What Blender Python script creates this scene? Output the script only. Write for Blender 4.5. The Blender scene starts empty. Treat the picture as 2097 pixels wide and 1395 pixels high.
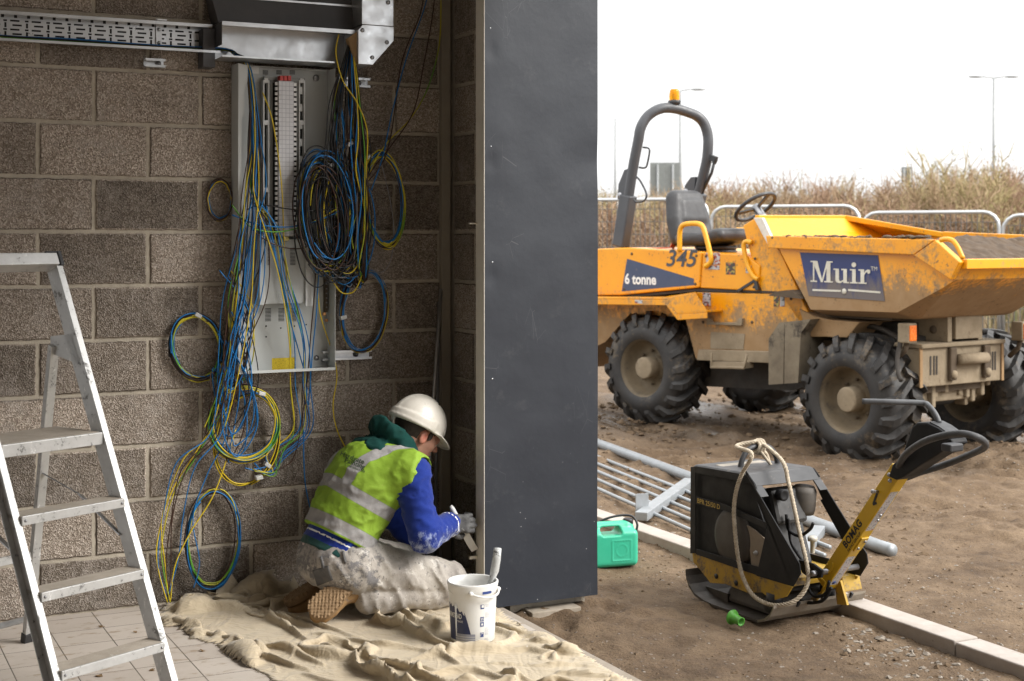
import bpy, bmesh, math, random
import numpy as np
from mathutils import Vector, Matrix, noise as mnoise
from mathutils.bvhtree import BVHTree
rad = math.radians
sc = bpy.context.scene
COL = sc.collection
# ---------------------------------------------------------------- camera, sky, sun, exposure
F, CX, HY, H = 2912.5, 1048.5, 487.0, 1.55      # focal length and horizon in photograph pixels, eye height
cd = bpy.data.cameras.new('camera'); cam = bpy.data.objects.new('camera', cd); COL.objects.link(cam)
cam.location = (0, 0, H); cam.rotation_euler = (rad(90), 0, 0)
cd.sensor_width = 36; cd.lens = 50; cd.shift_y = -(697.5 - HY) / 2097; cd.clip_end = 3000
cd.dof.use_dof = True; cd.dof.focus_distance = 6.0; cd.dof.aperture_fstop = 4.5
sc.camera = cam
CEIL_D = 9.0                                     # how far the roof reaches over the room
SUN_EL, SUN_AZ = 38, 108                         # azimuth clockwise from +Y (away from the camera)
wd = bpy.data.worlds.new('World'); sc.world = wd; wd.use_nodes = True
wn = wd.node_tree.nodes; wl = wd.node_tree.links
sky = wn.new('ShaderNodeTexSky'); sky.sky_type = 'NISHITA'; sky.sun_disc = False
sky.sun_elevation = rad(SUN_EL); sky.sun_rotation = rad(SUN_AZ); sky.dust_density = 4; sky.air_density = 1.5
hs = wn.new('ShaderNodeHueSaturation'); hs.inputs['Saturation'].default_value = 0.10
wl.new(sky.outputs[0], hs.inputs['Color'])
ovc = wn.new('ShaderNodeMix'); ovc.data_type = 'RGBA'; ovc.inputs[0].default_value = .80     # an even cloud layer over the sky
wtc = wn.new('ShaderNodeTexCoord'); wsx = wn.new('ShaderNodeSeparateXYZ'); wmr = wn.new('ShaderNodeMapRange')   # overcast sky: zenith three times the horizon
wl.new(wtc.outputs['Generated'], wsx.inputs[0]); wl.new(wsx.outputs[2], wmr.inputs['Value'])
wmr.inputs['From Min'].default_value = 0; wmr.inputs['From Max'].default_value = 1; wmr.inputs['To Min'].default_value = 3.5; wmr.inputs['To Max'].default_value = 10.5
wcc = wn.new('ShaderNodeCombineColor'); [wl.new(wmr.outputs[0], wcc.inputs[i]) for i in range(3)]; wl.new(wcc.outputs[0], ovc.inputs[7])
wl.new(hs.outputs[0], ovc.inputs[6]); wl.new(ovc.outputs[2], wn['Background'].inputs[0]); wn['Background'].inputs[1].default_value = 0.15
sl = bpy.data.lights.new('sun', 'SUN'); sl.energy = 1.5; sl.angle = rad(24); sl.color = (1, .96, .9)
so = bpy.data.objects.new('sun', sl); COL.objects.link(so)
sdir = Vector((math.sin(rad(SUN_AZ)) * math.cos(rad(SUN_EL)), math.cos(rad(SUN_AZ)) * math.cos(rad(SUN_EL)), math.sin(rad(SUN_EL))))
so.rotation_euler = sdir.to_track_quat('Z', 'Y').to_euler(); so.location = (4, -4, 8)
sc.view_settings.view_transform = 'Standard'; sc.view_settings.look = 'None'; sc.view_settings.gamma = 1
sc.view_settings.exposure = 1.25
sc.render.engine = 'CYCLES'; sc.cycles.max_bounces = 8; sc.cycles.diffuse_bounces = 5; sc.cycles.use_denoising = True

# ---------------------------------------------------------------- measuring frames
A = rad(26.5); CU, SU = math.cos(A), math.sin(A)
X0, Y0 = -1.2585, 6.124                          # a point on the block wall
def at(px, py, Y): return Vector(((px - CX) * Y / F, Y, H - (py - HY) * Y / F))
def G(px, py, z=0.0): return at(px, py, (H - z) * F / (py - HY))
def wp(t, d, z): return Vector((X0 + CU * t + SU * d, Y0 + SU * t - CU * d, z))   # t along the wall, d out of it
def wt(px, py, d=0.0):
    k = (px - CX) / F
    t = (k * (Y0 - CU * d) - X0 - SU * d) / (CU - k * SU)
    Y = Y0 + SU * t - CU * d
    return t, H - (py - HY) * Y / F
def W(px, py, d=0.0): t, z = wt(px, py, d); return wp(t, d, z)
GZ = -0.09                                       # level of the ground outside
R = random.Random(11)

# ---------------------------------------------------------------- mesh builder
class MB:
    def __init__(s): s.v = []; s.f = []; s.m = []; s.sm = []; s.mi = 0; s.at = None
    def add(s, vs, fs, smooth=False, mi=None):
        b = len(s.v); s.v += [Vector(v) for v in vs]
        for f in fs: s.f.append([i + b for i in f]); s.m.append(s.mi if mi is None else mi); s.sm.append(smooth)
        return s
    def box(s, c, size, rot=None, mi=None):
        hx, hy, hz = size[0] / 2, size[1] / 2, size[2] / 2; c = Vector(c)
        vs = [Vector((x, y, z)) for x in (-hx, hx) for y in (-hy, hy) for z in (-hz, hz)]
        if rot is not None: vs = [rot @ v for v in vs]
        return s.add([c + v for v in vs], [(0, 1, 3, 2), (4, 6, 7, 5), (0, 4, 5, 1), (2, 3, 7, 6), (0, 2, 6, 4), (1, 5, 7, 3)], mi=mi)
    def hexa(s, p, mi=None):                     # p: bottom loop of four then top loop of four
        return s.add(p, [(3, 2, 1, 0), (4, 5, 6, 7), (0, 1, 5, 4), (1, 2, 6, 5), (2, 3, 7, 6), (3, 0, 4, 7)], mi=mi)
    def bar(s, p0, p1, w, h, up=(0, 0, 1), mi=None):
        p0, p1 = Vector(p0), Vector(p1); d = (p1 - p0).normalized(); x = d.cross(Vector(up))
        if x.length < 1e-5: x = d.cross(Vector((1, 0, 0)))
        x.normalize(); y = x.cross(d)
        q = [p + x * a * w / 2 + y * b * h / 2 for p in (p0, p1) for a, b in ((-1, -1), (1, -1), (1, 1), (-1, 1))]
        return s.hexa(q, mi)
    def prism(s, poly, depth, mi=None):          # poly: planar 3-D loop; depth: vector
        n = len(poly); d = Vector(depth); a = [Vector(p) for p in poly]
        nm = Vector((0, 0, 0))
        for i in range(n): nm += a[i].cross(a[(i + 1) % n])
        if nm.dot(d) > 0: a.reverse()
        return s.add(a + [p + d for p in a], [list(range(n)), list(range(2 * n - 1, n - 1, -1))] + [(i, i + n, (i + 1) % n + n, (i + 1) % n) for i in range(n)], mi=mi)
    def tube(s, pts, r, n=8, closed=False, caps=True, mi=None, flat=1.0):
        pts = [Vector(p) for p in pts]; m = len(pts); rs = r if isinstance(r, (list, tuple)) else [r] * m
        vs = []; T = []
        for i in range(m):
            a = pts[(i - 1) % m] if (closed or i) else pts[i]; b = pts[(i + 1) % m] if (closed or i < m - 1) else pts[i]
            T.append((b - a).normalized() if (b - a).length > 1e-9 else Vector((0, 0, 1)))
        x = T[0].orthogonal().normalized()
        for i in range(m):
            x = (x - T[i] * x.dot(T[i]))
            x = x.normalized() if x.length > 1e-6 else T[i].orthogonal().normalized()
            y = T[i].cross(x)
            for j in range(n):
                a = 2 * math.pi * j / n; vs.append(pts[i] + (x * math.cos(a) + y * math.sin(a) * flat) * rs[i])
        fs = [(i * n + j, i * n + (j + 1) % n, ((i + 1) % m) * n + (j + 1) % n, ((i + 1) % m) * n + j) for i in range(m if closed else m - 1) for j in range(n)]
        if caps and not closed: fs += [list(range(n - 1, -1, -1)), list(range((m - 1) * n, m * n))]
        b = len(s.f); s.add(vs, fs, True, mi)
        return s
    def lathe(s, prof, n=24, o=(0, 0, 0), ax=(0, 0, 1), mi=None, smooth=True, a0=0, a1=None):
        ax = Vector(ax).normalized(); x = ax.orthogonal().normalized(); y = ax.cross(x); o = Vector(o); vs = []
        for r, z in prof:
            for j in range(n): a = 2 * math.pi * j / n; vs.append(o + ax * z + (x * math.cos(a) + y * math.sin(a)) * r)
        m = len(prof)
        return s.add(vs, [(i * n + j, i * n + (j + 1) % n, (i + 1) * n + (j + 1) % n, (i + 1) * n + j) for i in range(m - 1) for j in range(n)], smooth, mi)
    def ball(s, c, r, nu=12, nv=8, rot=None, mi=None):
        r = (r, r, r) if not isinstance(r, (tuple, list)) else r; c = Vector(c); vs = []
        for i in range(nv + 1):
            th = math.pi * i / nv
            for j in range(nu):
                a = 2 * math.pi * j / nu; v = Vector((r[0] * math.sin(th) * math.cos(a), r[1] * math.sin(th) * math.sin(a), r[2] * math.cos(th)))
                vs.append(c + (rot @ v if rot else v))
        return s.add(vs, [((i + 1) * nu + j, (i + 1) * nu + (j + 1) % nu, i * nu + (j + 1) % nu, i * nu + j) for i in range(nv) for j in range(nu)], True, mi)
    def grid(s, fn, nu, nv, smooth=True, mi=None):
        return s.add([fn(i / nu, j / nv) for i in range(nu + 1) for j in range(nv + 1)],
                     [(i * (nv + 1) + j, (i + 1) * (nv + 1) + j, (i + 1) * (nv + 1) + j + 1, i * (nv + 1) + j + 1) for i in range(nu) for j in range(nv)], smooth, mi)
    def xf(s, M): s.v = [M @ v for v in s.v]; return s

MW = {}                                          # world matrix of every object made here
def mesh_of(name, mb, inv):
    me = bpy.data.meshes.new(name)
    me.from_pydata([tuple(inv @ v) for v in mb.v], [], mb.f)
    me.polygons.foreach_set('material_index', mb.m); me.polygons.foreach_set('use_smooth', mb.sm)
    if mb.at:
        for k, vals in mb.at.items():
            a = me.attributes.new(k, 'FLOAT', 'POINT'); a.data.foreach_set('value', list(vals))
    me.update(); return me
def _mk(name, mb, mats, parent, M, bev, solid=0):
    o = bpy.data.objects.new(name, mesh_of(name, mb, M.inverted())); COL.objects.link(o)
    for m in (mats if isinstance(mats, (list, tuple)) else [mats]): o.data.materials.append(m)
    if parent: o.parent = parent
    if solid: md = o.modifiers.new('s', 'SOLIDIFY'); md.thickness = solid; md.offset = -1
    if bev: md = o.modifiers.new('b', 'BEVEL'); md.width = bev; md.segments = 2; md.limit_method = 'ANGLE'; md.angle_limit = rad(35)
    MW[o.name] = M
    return o
def tag(o, label, cat, group=None, kind=None):
    if kind: o['kind'] = kind
    if label: o['label'] = label
    if cat: o['category'] = cat
    if group: o['group'] = group
    return o
def thing(name, label, cat, loc, rotz=0, group=None):
    o = bpy.data.objects.new(name, None); COL.objects.link(o); o.empty_display_size = .1
    o.location = loc; o.rotation_euler = (0, 0, rotz)
    MW[o.name] = Matrix.Translation(Vector(loc)) @ Matrix.Rotation(rotz, 4, 'Z')
    return tag(o, label, cat, group)
def part(name, mb, mats, parent, bev=0, label=None, local=False, solid=0):
    M = MW[parent.name]
    if local: mb.xf(M)
    o = _mk(name, mb, mats, parent, M, bev, solid)
    if label: o['label'] = label
    return o
def solo(name, mb, mats, label, cat, loc=None, group=None, kind=None, bev=0, solid=0):
    if loc is None:
        n = len(mb.v); loc = sum(mb.v, Vector()) / n; loc.z = min(v.z for v in mb.v)
    M = Matrix.Translation(Vector(loc)); o = _mk(name, mb, mats, None, M, bev, solid); o.location = loc
    return tag(o, label, cat, group, kind)
def setting(name, mb, mats, kind='structure', **k):
    return solo(name, mb, mats, None, None, loc=(0, 0, 0), kind=kind, **k)
def smooth(pts, k=8, closed=False):              # Catmull-Rom through the points
    p = [Vector(q) for q in pts]; n = len(p); out = []
    for i in range(n if closed else n - 1):
        a, b, c, d = (p[(i - 1) % n], p[i], p[(i + 1) % n], p[(i + 2) % n]) if closed else (p[max(i - 1, 0)], p[i], p[i + 1], p[min(i + 2, n - 1)])
        for j in range(k):
            t = j / k
            out.append(.5 * ((2 * b) + (c - a) * t + (2 * a - 5 * b + 4 * c - d) * t * t + (3 * b - a - 3 * c + d) * t ** 3))
    if not closed: out.append(p[-1])
    return out
def text_mb(s, size, o, x, y, depth=.0015, bold=0, shear=0, sx=1.0, align='CENTER', spacing=1.0, mapf=None):
    cu = bpy.data.curves.new('t', 'FONT'); cu.body = s; cu.size = size; cu.align_x = align; cu.align_y = 'CENTER'
    cu.offset = bold; cu.shear = shear; cu.space_character = spacing; cu.resolution_u = 3
    ob = bpy.data.objects.new('t', cu); COL.objects.link(ob)
    me = bpy.data.meshes.new_from_object(ob.evaluated_get(bpy.context.evaluated_depsgraph_get()))
    mb = MB(); x = Vector(x); y = Vector(y); o = Vector(o)
    bm = bmesh.new(); bm.from_mesh(me)
    if mapf: bmesh.ops.triangulate(bm, faces=bm.faces[:]); bmesh.ops.subdivide_edges(bm, edges=bm.edges[:], cuts=1)
    n = x.cross(y).normalized() * depth
    bm.verts.index_update()
    mb.add([mapf(v.co.x * sx, v.co.y) if mapf else o + x * v.co.x * sx + y * v.co.y + n for v in bm.verts], [[v.index for v in f.verts] for f in bm.faces])
    bm.free(); bpy.data.objects.remove(ob); bpy.data.curves.remove(cu); bpy.data.meshes.remove(me)
    return mb

# ---------------------------------------------------------------- implicit surfaces (for bodies, cloth, moulded plastic)
def surfnet(fn, lo, hi, h):
    lo = np.array(lo, float); hi = np.array(hi, float); n = np.ceil((hi - lo) / h).astype(int) + 1
    ax = [lo[i] + h * np.arange(n[i]) for i in range(3)]
    v = np.empty(n)
    for i in range(n[0]):
        Yg, Zg = np.meshgrid(ax[1], ax[2], indexing='ij')
        P = np.stack([np.full(Yg.size, ax[0][i]), Yg.ravel(), Zg.ravel()], 1)
        v[i] = fn(P).reshape(n[1], n[2])
    ins = v < 0
    cs = [ins[a:n[0] - 1 + a, b:n[1] - 1 + b, c:n[2] - 1 + c] for a in (0, 1) for b in (0, 1) for c in (0, 1)]
    cnt = sum(c.astype(int) for c in cs); act = (cnt > 0) & (cnt < 8)
    acc = np.zeros(act.shape + (3,)); num = np.zeros(act.shape)
    for axis in range(3):
        o1, o2 = [k for k in range(3) if k != axis]
        for a in (0, 1):
            for b in (0, 1):
                s0 = [0, 0, 0]; s0[o1] = a; s0[o2] = b; s1 = list(s0); s1[axis] = 1
                A0 = v[tuple(slice(s0[k], n[k] - 1 + s0[k]) for k in range(3))]; A1 = v[tuple(slice(s1[k], n[k] - 1 + s1[k]) for k in range(3))]
                cr = (A0 < 0) != (A1 < 0); t = np.where(cr, A0 / np.where(cr, A0 - A1, 1), 0)
                off = np.zeros(act.shape + (3,)); off[..., o1] = a; off[..., o2] = b; off[..., axis] = t
                acc += off * cr[..., None]; num += cr
    idx = -np.ones(act.shape, int); idx[act] = np.arange(act.sum())
    cell = np.argwhere(act); vs = lo + h * (cell + acc[act] / num[act][:, None])
    faces = []
    for axis in range(3):
        o1, o2 = [(1, 2), (2, 0), (0, 1)][axis]
        sl = [slice(0, n[k] - 1) for k in range(3)]; sl[o1] = slice(1, n[o1] - 1); sl[o2] = slice(1, n[o2] - 1)
        s2 = list(sl); s2[axis] = slice(1, n[axis])
        I0 = ins[tuple(sl)]; I1 = ins[tuple(s2)]; w = np.argwhere(I0 != I1)
        if not len(w): continue
        sg = I0[tuple(w.T)]; w[:, o1] += 1; w[:, o2] += 1
        def id_(da, db): q = w.copy(); q[:, o1] += da; q[:, o2] += db; return idx[tuple(q.T)]
        q = np.stack([id_(-1, -1), id_(0, -1), id_(0, 0), id_(-1, 0)], 1)
        q[~sg] = q[~sg][:, ::-1]
        faces.append(q)
    fs = np.concatenate(faces); fs = fs[(fs >= 0).all(1)]
    mb = MB(); mb.v = [Vector(p) for p in vs]; mb.f = fs.tolist(); mb.m = [0] * len(fs); mb.sm = [True] * len(fs)
    return mb, vs
def smin(a, b, k): h_ = np.clip(.5 + .5 * (b - a) / k, 0, 1); return b + (a - b) * h_ - k * h_ * (1 - h_)
def smax(a, b, k): return -smin(-a, -b, k)
def cone(P, a, b, ra, rb):
    a = np.array(a); ba = np.array(b) - a; t = np.clip(((P - a) @ ba) / (ba @ ba), 0, 1)
    return np.linalg.norm(P - a - t[:, None] * ba, axis=1) - (ra + (rb - ra) * t)
def elli(P, c, r, M=None):
    q = P - np.array(c)
    if M is not None: q = q @ np.array(M)        # columns of M are the ellipsoid's axes
    r = np.array(r); k0 = np.linalg.norm(q / r, axis=1); k1 = np.linalg.norm(q / r ** 2, axis=1) + 1e-9
    return k0 * (k0 - 1) / k1
def rbox(P, c, hsz, r, M=None):
    q = P - np.array(c)
    if M is not None: q = q @ np.array(M)
    q = np.abs(q) - (np.array(hsz) - r)
    return np.linalg.norm(np.maximum(q, 0), axis=1) + np.minimum(q.max(1), 0) - r
def _hash(i, j, k): n = (i * 374761393 + j * 668265263 + k * 2147483647 + 12345) & 0x7fffffff; n = ((n ^ (n >> 13)) * 1274126177) & 0x7fffffff; return ((n ^ (n >> 16)) & 0xffff) / 65535.0
def vnoise(P, s=1.0, oct=1):
    P = np.asarray(P, float) * s; out = 0; amp = 1; tot = 0
    for o in range(oct):
        i = np.floor(P).astype(np.int64); f = P - i; f = f * f * (3 - 2 * f); r = 0
        for a in (0, 1):
            for b in (0, 1):
                for c in (0, 1):
                    wgt = (f[:, 0] if a else 1 - f[:, 0]) * (f[:, 1] if b else 1 - f[:, 1]) * (f[:, 2] if c else 1 - f[:, 2])
                    r = r + wgt * _hash(i[:, 0] + a, i[:, 1] + b, i[:, 2] + c)
        out = out + amp * (r * 2 - 1); tot += amp; amp *= .5; P = P * 2.03 + 17.1
    return out / tot

# ---------------------------------------------------------------- materials
class NT:
    def __init__(s, name):
        s.m = bpy.data.materials.new(name); s.m.use_nodes = True; s.t = s.m.node_tree; s.b = s.t.nodes['Principled BSDF']; s.tc = s.n('TexCoord')
    def n(s, kind, **k):
        x = s.t.nodes.new('ShaderNode' + kind)
        for a, v in k.items():
            if a.startswith('i_'):
                key = a[2:]; key = int(key) if key.isdigit() else key.replace('_', ' ')
                if hasattr(v, 'is_output'): s.t.links.new(v, x.inputs[key])
                else: x.inputs[key].default_value = v
            else: setattr(x, a, v)
        return x
    def L(s, a, b): s.t.links.new(a, b)
    def co(s, scale=(1, 1, 1), rot=(0, 0, 0), space='Object'):
        return s.n('Mapping', i_Vector=s.tc.outputs[space], i_Scale=scale, i_Rotation=rot).outputs[0]
    def noise(s, scale, detail=4, rough=.6, vec=None, dist=0, out=0):
        return s.n('TexNoise', i_Vector=vec or s.tc.outputs['Object'], i_Scale=scale, i_Detail=detail, i_Roughness=rough, i_Distortion=dist).outputs[out]
    def ramp(s, fac, stops):
        r = s.n('ValToRGB', i_Fac=fac); e = r.color_ramp.elements
        while len(e) < len(stops): e.new(.5)
        for q, (p, c) in zip(e, stops): q.position = p; q.color = c if len(c) == 4 else tuple(c) + (1,)
        return r.outputs[0]
    def mask(s, fac, a, b): return s.n('MapRange', i_Value=fac, i_From_Min=a, i_From_Max=b).outputs[0]
    def mix(s, fac, a, b, mode='MIX'):
        x = s.n('Mix', data_type='RGBA', blend_type=mode)
        for i, v in ((0, fac), (6, a), (7, b)):
            if hasattr(v, 'is_output'): s.L(v, x.inputs[i])
            else: x.inputs[i].default_value = (tuple(v) + (1,) if i and len(v) == 3 else v)
        return x.outputs[2]
    def mth(s, op, a, b=0.0, c=0.0):
        x = s.n('Math', operation=op)
        for i, v in enumerate((a, b, c)):
            if hasattr(v, 'is_output'): s.L(v, x.inputs[i])
            else: x.inputs[i].default_value = v
        return x.outputs[0]
    def set(s, **k):
        for a, v in k.items():
            i = s.b.inputs[a.replace('_', ' ')]
            if hasattr(v, 'is_output'): s.L(v, i)
            else: i.default_value = tuple(v) + (1,) if isinstance(v, tuple) and len(v) == 3 else v
        return s
    def bump(s, h, strength=.5, dist=.01, prev=None):
        b = s.n('Bump', i_Height=h, i_Strength=strength, i_Distance=dist)
        if prev is not None: s.L(prev, b.inputs['Normal'])
        s.L(b.outputs[0], s.b.inputs['Normal']); return b.outputs[0]
_MC = {}
def mat(name, c, c2=None, sc_=6, rough=.6, metal=0, bump=0, bsc=40, dirt=None, da=.55, dw=.1, dsc=4, drough=.9, spec=None, rv=.1):
    if name in _MC: return _MC[name]
    t = NT(name); c2 = c2 or tuple(x * .82 for x in c)
    n1 = t.noise(sc_, 5, .65); col = t.mix(t.mask(n1, .35, .68), c, c2)
    ro = t.n('MapRange', i_Value=t.noise(sc_ * 3, 4), i_From_Min=.3, i_From_Max=.7, i_To_Min=max(rough - rv, .04), i_To_Max=min(rough + rv, 1)).outputs[0]
    if dirt:
        dn = t.mth('ADD', t.mth('MULTIPLY', t.noise(dsc, 6, .7), .7), t.mth('MULTIPLY', t.noise(dsc * 9, 4, .7), .3))
        fm = t.mask(dn, da, da + dw); col = t.mix(fm, col, dirt); ro = t.mth('MAXIMUM', ro, t.mth('MULTIPLY', fm, drough))
        t.set(Metallic=t.mth('MULTIPLY', t.mth('SUBTRACT', 1.0, fm), metal)) if metal else 0
    elif metal: t.set(Metallic=metal)
    t.set(Base_Color=col, Roughness=ro)
    if spec is not None: t.b.inputs['Specular IOR Level'].default_value = spec
    if bump: t.bump(t.noise(bsc, 4, .6), bump, .004)
    _MC[name] = t.m; return t.m
BLACK = mat('black_plastic', (.018, .018, .02), (.03, .03, .032), rough=.45, bump=.1, bsc=300)
DARKSTEEL = mat('dark_steel', (.03, .03, .033), rough=.5, metal=.3)
GALV = mat('galvanised', (.62, .64, .66), (.48, .5, .52), sc_=14, rough=.38, metal=.9)
WHITEP = mat('white_plastic', (.75, .75, .73), rough=.45)
# ================================================================ BUILDING
def block_mat():
    t = NT('concrete_block')
    isl = t.n('NewGeometry').outputs['Random Per Island']
    v = t.n('TexVoronoi', i_Vector=t.tc.outputs['Object'], i_Scale=190.0)
    grain = t.n('SeparateColor', i_Color=v.outputs['Color']).outputs[0]
    g2 = t.noise(260, 3, .7)
    agg = t.ramp(t.mth('ADD', t.mth('MULTIPLY', grain, .6), t.mth('MULTIPLY', g2, .4)), [(.14, (.16, .13, .102)), (.36, (.25, .207, .168)), (.6, (.335, .285, .238)), (.85, (.53, .465, .405))])
    big = t.noise(3.2, 6, .7); mid = t.noise(13, 5, .7)
    k = t.mth('ADD', t.mth('ADD', t.mth('MULTIPLY', big, .75), t.mth('MULTIPLY', mid, .45)), t.mth('MULTIPLY', isl, .8))
    br = t.n('MapRange', i_Value=k, i_From_Min=.55, i_From_Max=1.4, i_To_Min=.5, i_To_Max=1.3).outputs[0]
    c = t.n('CombineColor', i_0=br, i_1=br, i_2=br).outputs[0]
    col = t.mix(1.0, agg, c, 'MULTIPLY')
    eff = t.mask(t.mth('ADD', t.noise(5, 6, .75), t.mth('MULTIPLY', t.noise(30, 3), .25)), .64, .84)
    col = t.mix(t.mth('MULTIPLY', eff, .6), col, (.42, .38, .34))
    pit = t.mask(t.mth('ADD', t.n('TexVoronoi', i_Vector=t.tc.outputs['Object'], i_Scale=85.0).outputs['Distance'], t.mth('MULTIPLY', t.mth('SUBTRACT', t.noise(4, 5, .7), .42), .9)), .08, .26)
    col = t.mix(t.mth('MULTIPLY', t.mth('SUBTRACT', 1.0, pit), .6), col, (.05, .04, .032))
    t.set(Base_Color=col, Roughness=.95); t.b.inputs['Specular IOR Level'].default_value = .15
    b = t.bump(t.mth('ADD', t.mth('MULTIPLY', pit, 1.0), t.mth('ADD', t.mth('MULTIPLY', v.outputs['Distance'], .9), t.mth('MULTIPLY', mid, .8))), .9, .006)
    return t.m
BLOCK = block_mat()
MORTAR = mat('mortar', (.46, .41, .335), (.36, .32, .26), sc_=20, rough=.95, bump=.6, bsc=160, spec=.1)
def blockwork(mb, a0, a1, z0, z1, mp, offs, pitch=.4445, ch=.225, j=.015):
    rr = random.Random(5); nc = int(round((z1 - z0) / ch))
    for ci in range(nc):
        zb = z0 + ci * ch; o = offs[(ci) % 2]; k = math.floor((a0 - o) / pitch) - 1
        while True:
            s = o + k * pitch; e = s + pitch; k += 1
            if e <= a0 + .01: continue
            if s >= a1 - .01: break
            s = max(s, a0); e = min(e, a1)
            x0, x1, y0, y1 = s + j / 2, e - j / 2, zb + j / 2, zb + ch - j / 2
            ring = []
            nx = max(2, int((x1 - x0) / .018)); ny = 12
            for i in range(nx): ring.append((x0 + (x1 - x0) * i / nx, y0))
            for i in range(ny): ring.append((x1, y0 + (y1 - y0) * i / ny))
            for i in range(nx): ring.append((x1 - (x1 - x0) * i / nx, y1))
            for i in range(ny): ring.append((x0, y1 - (y1 - y0) * i / ny))
            cx, cz = (x0 + x1) / 2, (y0 + y1) / 2; n = len(ring); pr = rr.uniform(-.0012, .0012)
            jit = [rr.uniform(-.0022, .0018) for _ in ring]
            def rg(ins, d):
                out = []
                for (x, z), q in zip(ring, jit):
                    ins2 = ins - q
                    out.append(mp(x + (ins2 if x < cx - (x1 - x0) / 2 + .001 else -ins2 if x > cx + (x1 - x0) / 2 - .001 else 0), d, z + (ins2 if z < y0 + .001 else -ins2 if z > y1 - .001 else 0)))
                return out
            b = rg(.0, -.009); m_ = rg(.0012, -.001 + pr); f = rg(.006, .0012 + pr)
            vs = b + m_ + f
            mb.add(vs, [(i + o2, (i + 1) % n + o2, (i + 1) % n + n + o2, i + n + o2) for o2 in (0, n) for i in range(n)], True)
            mb.add(f, [list(range(n))])
TR = 1.093                                       # where the return wall starts
bw = thing('block_wall', 'long brown grey concrete block wall behind the cables, ladder and painter', 'wall', wp(0, 0, 0), A)
mb = MB(); blockwork(mb, -2.6, TR, 0, 3.15, lambda a, d, z: wp(a, d, z), (-.305, -.083)); part('blockwork', mb, BLOCK, bw)
mb = MB(); mb.hexa([wp(-2.6, -.2, -.15), wp(TR, -.2, -.15), wp(TR, -.0055, -.15), wp(-2.6, -.0055, -.15), wp(-2.6, -.2, 3.15), wp(TR, -.2, 3.15), wp(TR, -.0055, 3.15), wp(-2.6, -.0055, 3.15)]); part('mortar', mb, MORTAR, bw)
TP = wt(1224, 700, .68)[0]; TPL = wt(992, 700, .68)[0]
rw = thing('return_wall', 'dark narrow return of block wall in the corner behind the cream frame', 'wall', wp(TR, .3, 0), A)
mb = MB(); blockwork(mb, 0.02, .60, 0, 3.15, lambda a, d, z: wp(TR - d, a, z), (-.2, .02)); part('blockwork', mb, BLOCK, rw)
mb = MB(); mb.hexa([wp(TR + .0055, -2.5, -.3), wp(TP - .02, -2.5, -.3), wp(TP - .02, .6, -.3), wp(TR + .0055, .6, -.3), wp(TR + .0055, -2.5, 3.3), wp(TP - .02, -2.5, 3.3), wp(TP - .02, .6, 3.3), wp(TR + .0055, .6, 3.3)]); part('mortar', mb, MORTAR, rw)
CREAM = mat('cream_paint', (.60, .56, .47), (.52, .48, .40), sc_=5, rough=.5, dirt=(.35, .31, .25), da=.62, dsc=6)
tb0, tb1 = wt(904, 700, .03)[0], wt(922, 700, .03)[0]
mb = MB(); mb.hexa([wp(tb0, .002, .004), wp(tb1, .002, .004), wp(tb1, .032, .004), wp(tb0, .032, .004), wp(tb0, .002, 3.15), wp(tb1, .002, 3.15), wp(tb1, .032, 3.15), wp(tb0, .032, 3.15)])
mb.hexa([wp(tb1, .006, .004), wp(tb1 + .008, .006, .004), wp(tb1 + .008, .02, .004), wp(tb1, .02, .004), wp(tb1, .006, 3.15), wp(tb1 + .008, .006, 3.15), wp(tb1 + .008, .02, 3.15), wp(tb1, .02, 3.15)])
solo('corner_batten', mb, mat('batten_paint', (.30, .265, .21), (.25, .22, .175), rough=.7, bump=.3), 'drab cream upright batten running up the inside corner of the block wall', 'batten', bev=.003)
# door post: dark sheet metal face with a cream painted edge
def panel_mat():
    t = NT('dark_sheet')
    n = t.noise(2.2, 5, .6); col = t.mix(t.mask(n, .3, .7), (.019, .023, .032), (.027, .032, .042))
    st = t.mask(t.mth('ADD', t.noise(7, 6, .75), t.mth('MULTIPLY', t.noise(45, 3, .6), .3)), .74, .9)
    col = t.mix(t.mth('MULTIPLY', st, .4), col, (.07, .073, .08))
    sp = t.mask(t.n('TexVoronoi', i_Vector=t.tc.outputs['Object'], i_Scale=26.0).outputs['Distance'], .07, .05)
    zz = t.n('SeparateXYZ', i_Vector=t.tc.outputs['Object']).outputs[2]
    low = t.mask(zz, .7, .1)
    keep = t.mth('MULTIPLY', t.mth('GREATER_THAN', t.noise(9, 2), .56), low)
    col = t.mix(t.mth('MULTIPLY', t.mth('MULTIPLY', sp, keep), .8), col, (.55, .55, .55))
    scr = t.mask(t.n('TexVoronoi', i_Vector=t.co((3, 3, 1.2), (0, .5, 0)), i_Scale=5.0, feature='DISTANCE_TO_EDGE').outputs[0], .006, .0)
    col = t.mix(t.mth('MULTIPLY', t.mth('MULTIPLY', scr, t.mth('GREATER_THAN', t.noise(3.1, 2), .6)), .35), col, (.2, .2, .21))
    t.set(Base_Color=col, Roughness=t.n('MapRange', i_Value=t.noise(5, 5), i_To_Min=.30, i_To_Max=.46).outputs[0], Metallic=.0)
    t.bump(t.mth('ADD', t.noise(1.6, 2), t.mth('MULTIPLY', t.noise(14, 3), .06)), .35, .05)
    return t.m
pn = thing('door_post', 'tall dark grey sheet metal post with cream painted edge beside the opening', 'post', wp((TP + TPL) / 2, .64, 0), A)
ZB0 = wt(1030, 1243, .68)[1]
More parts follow.
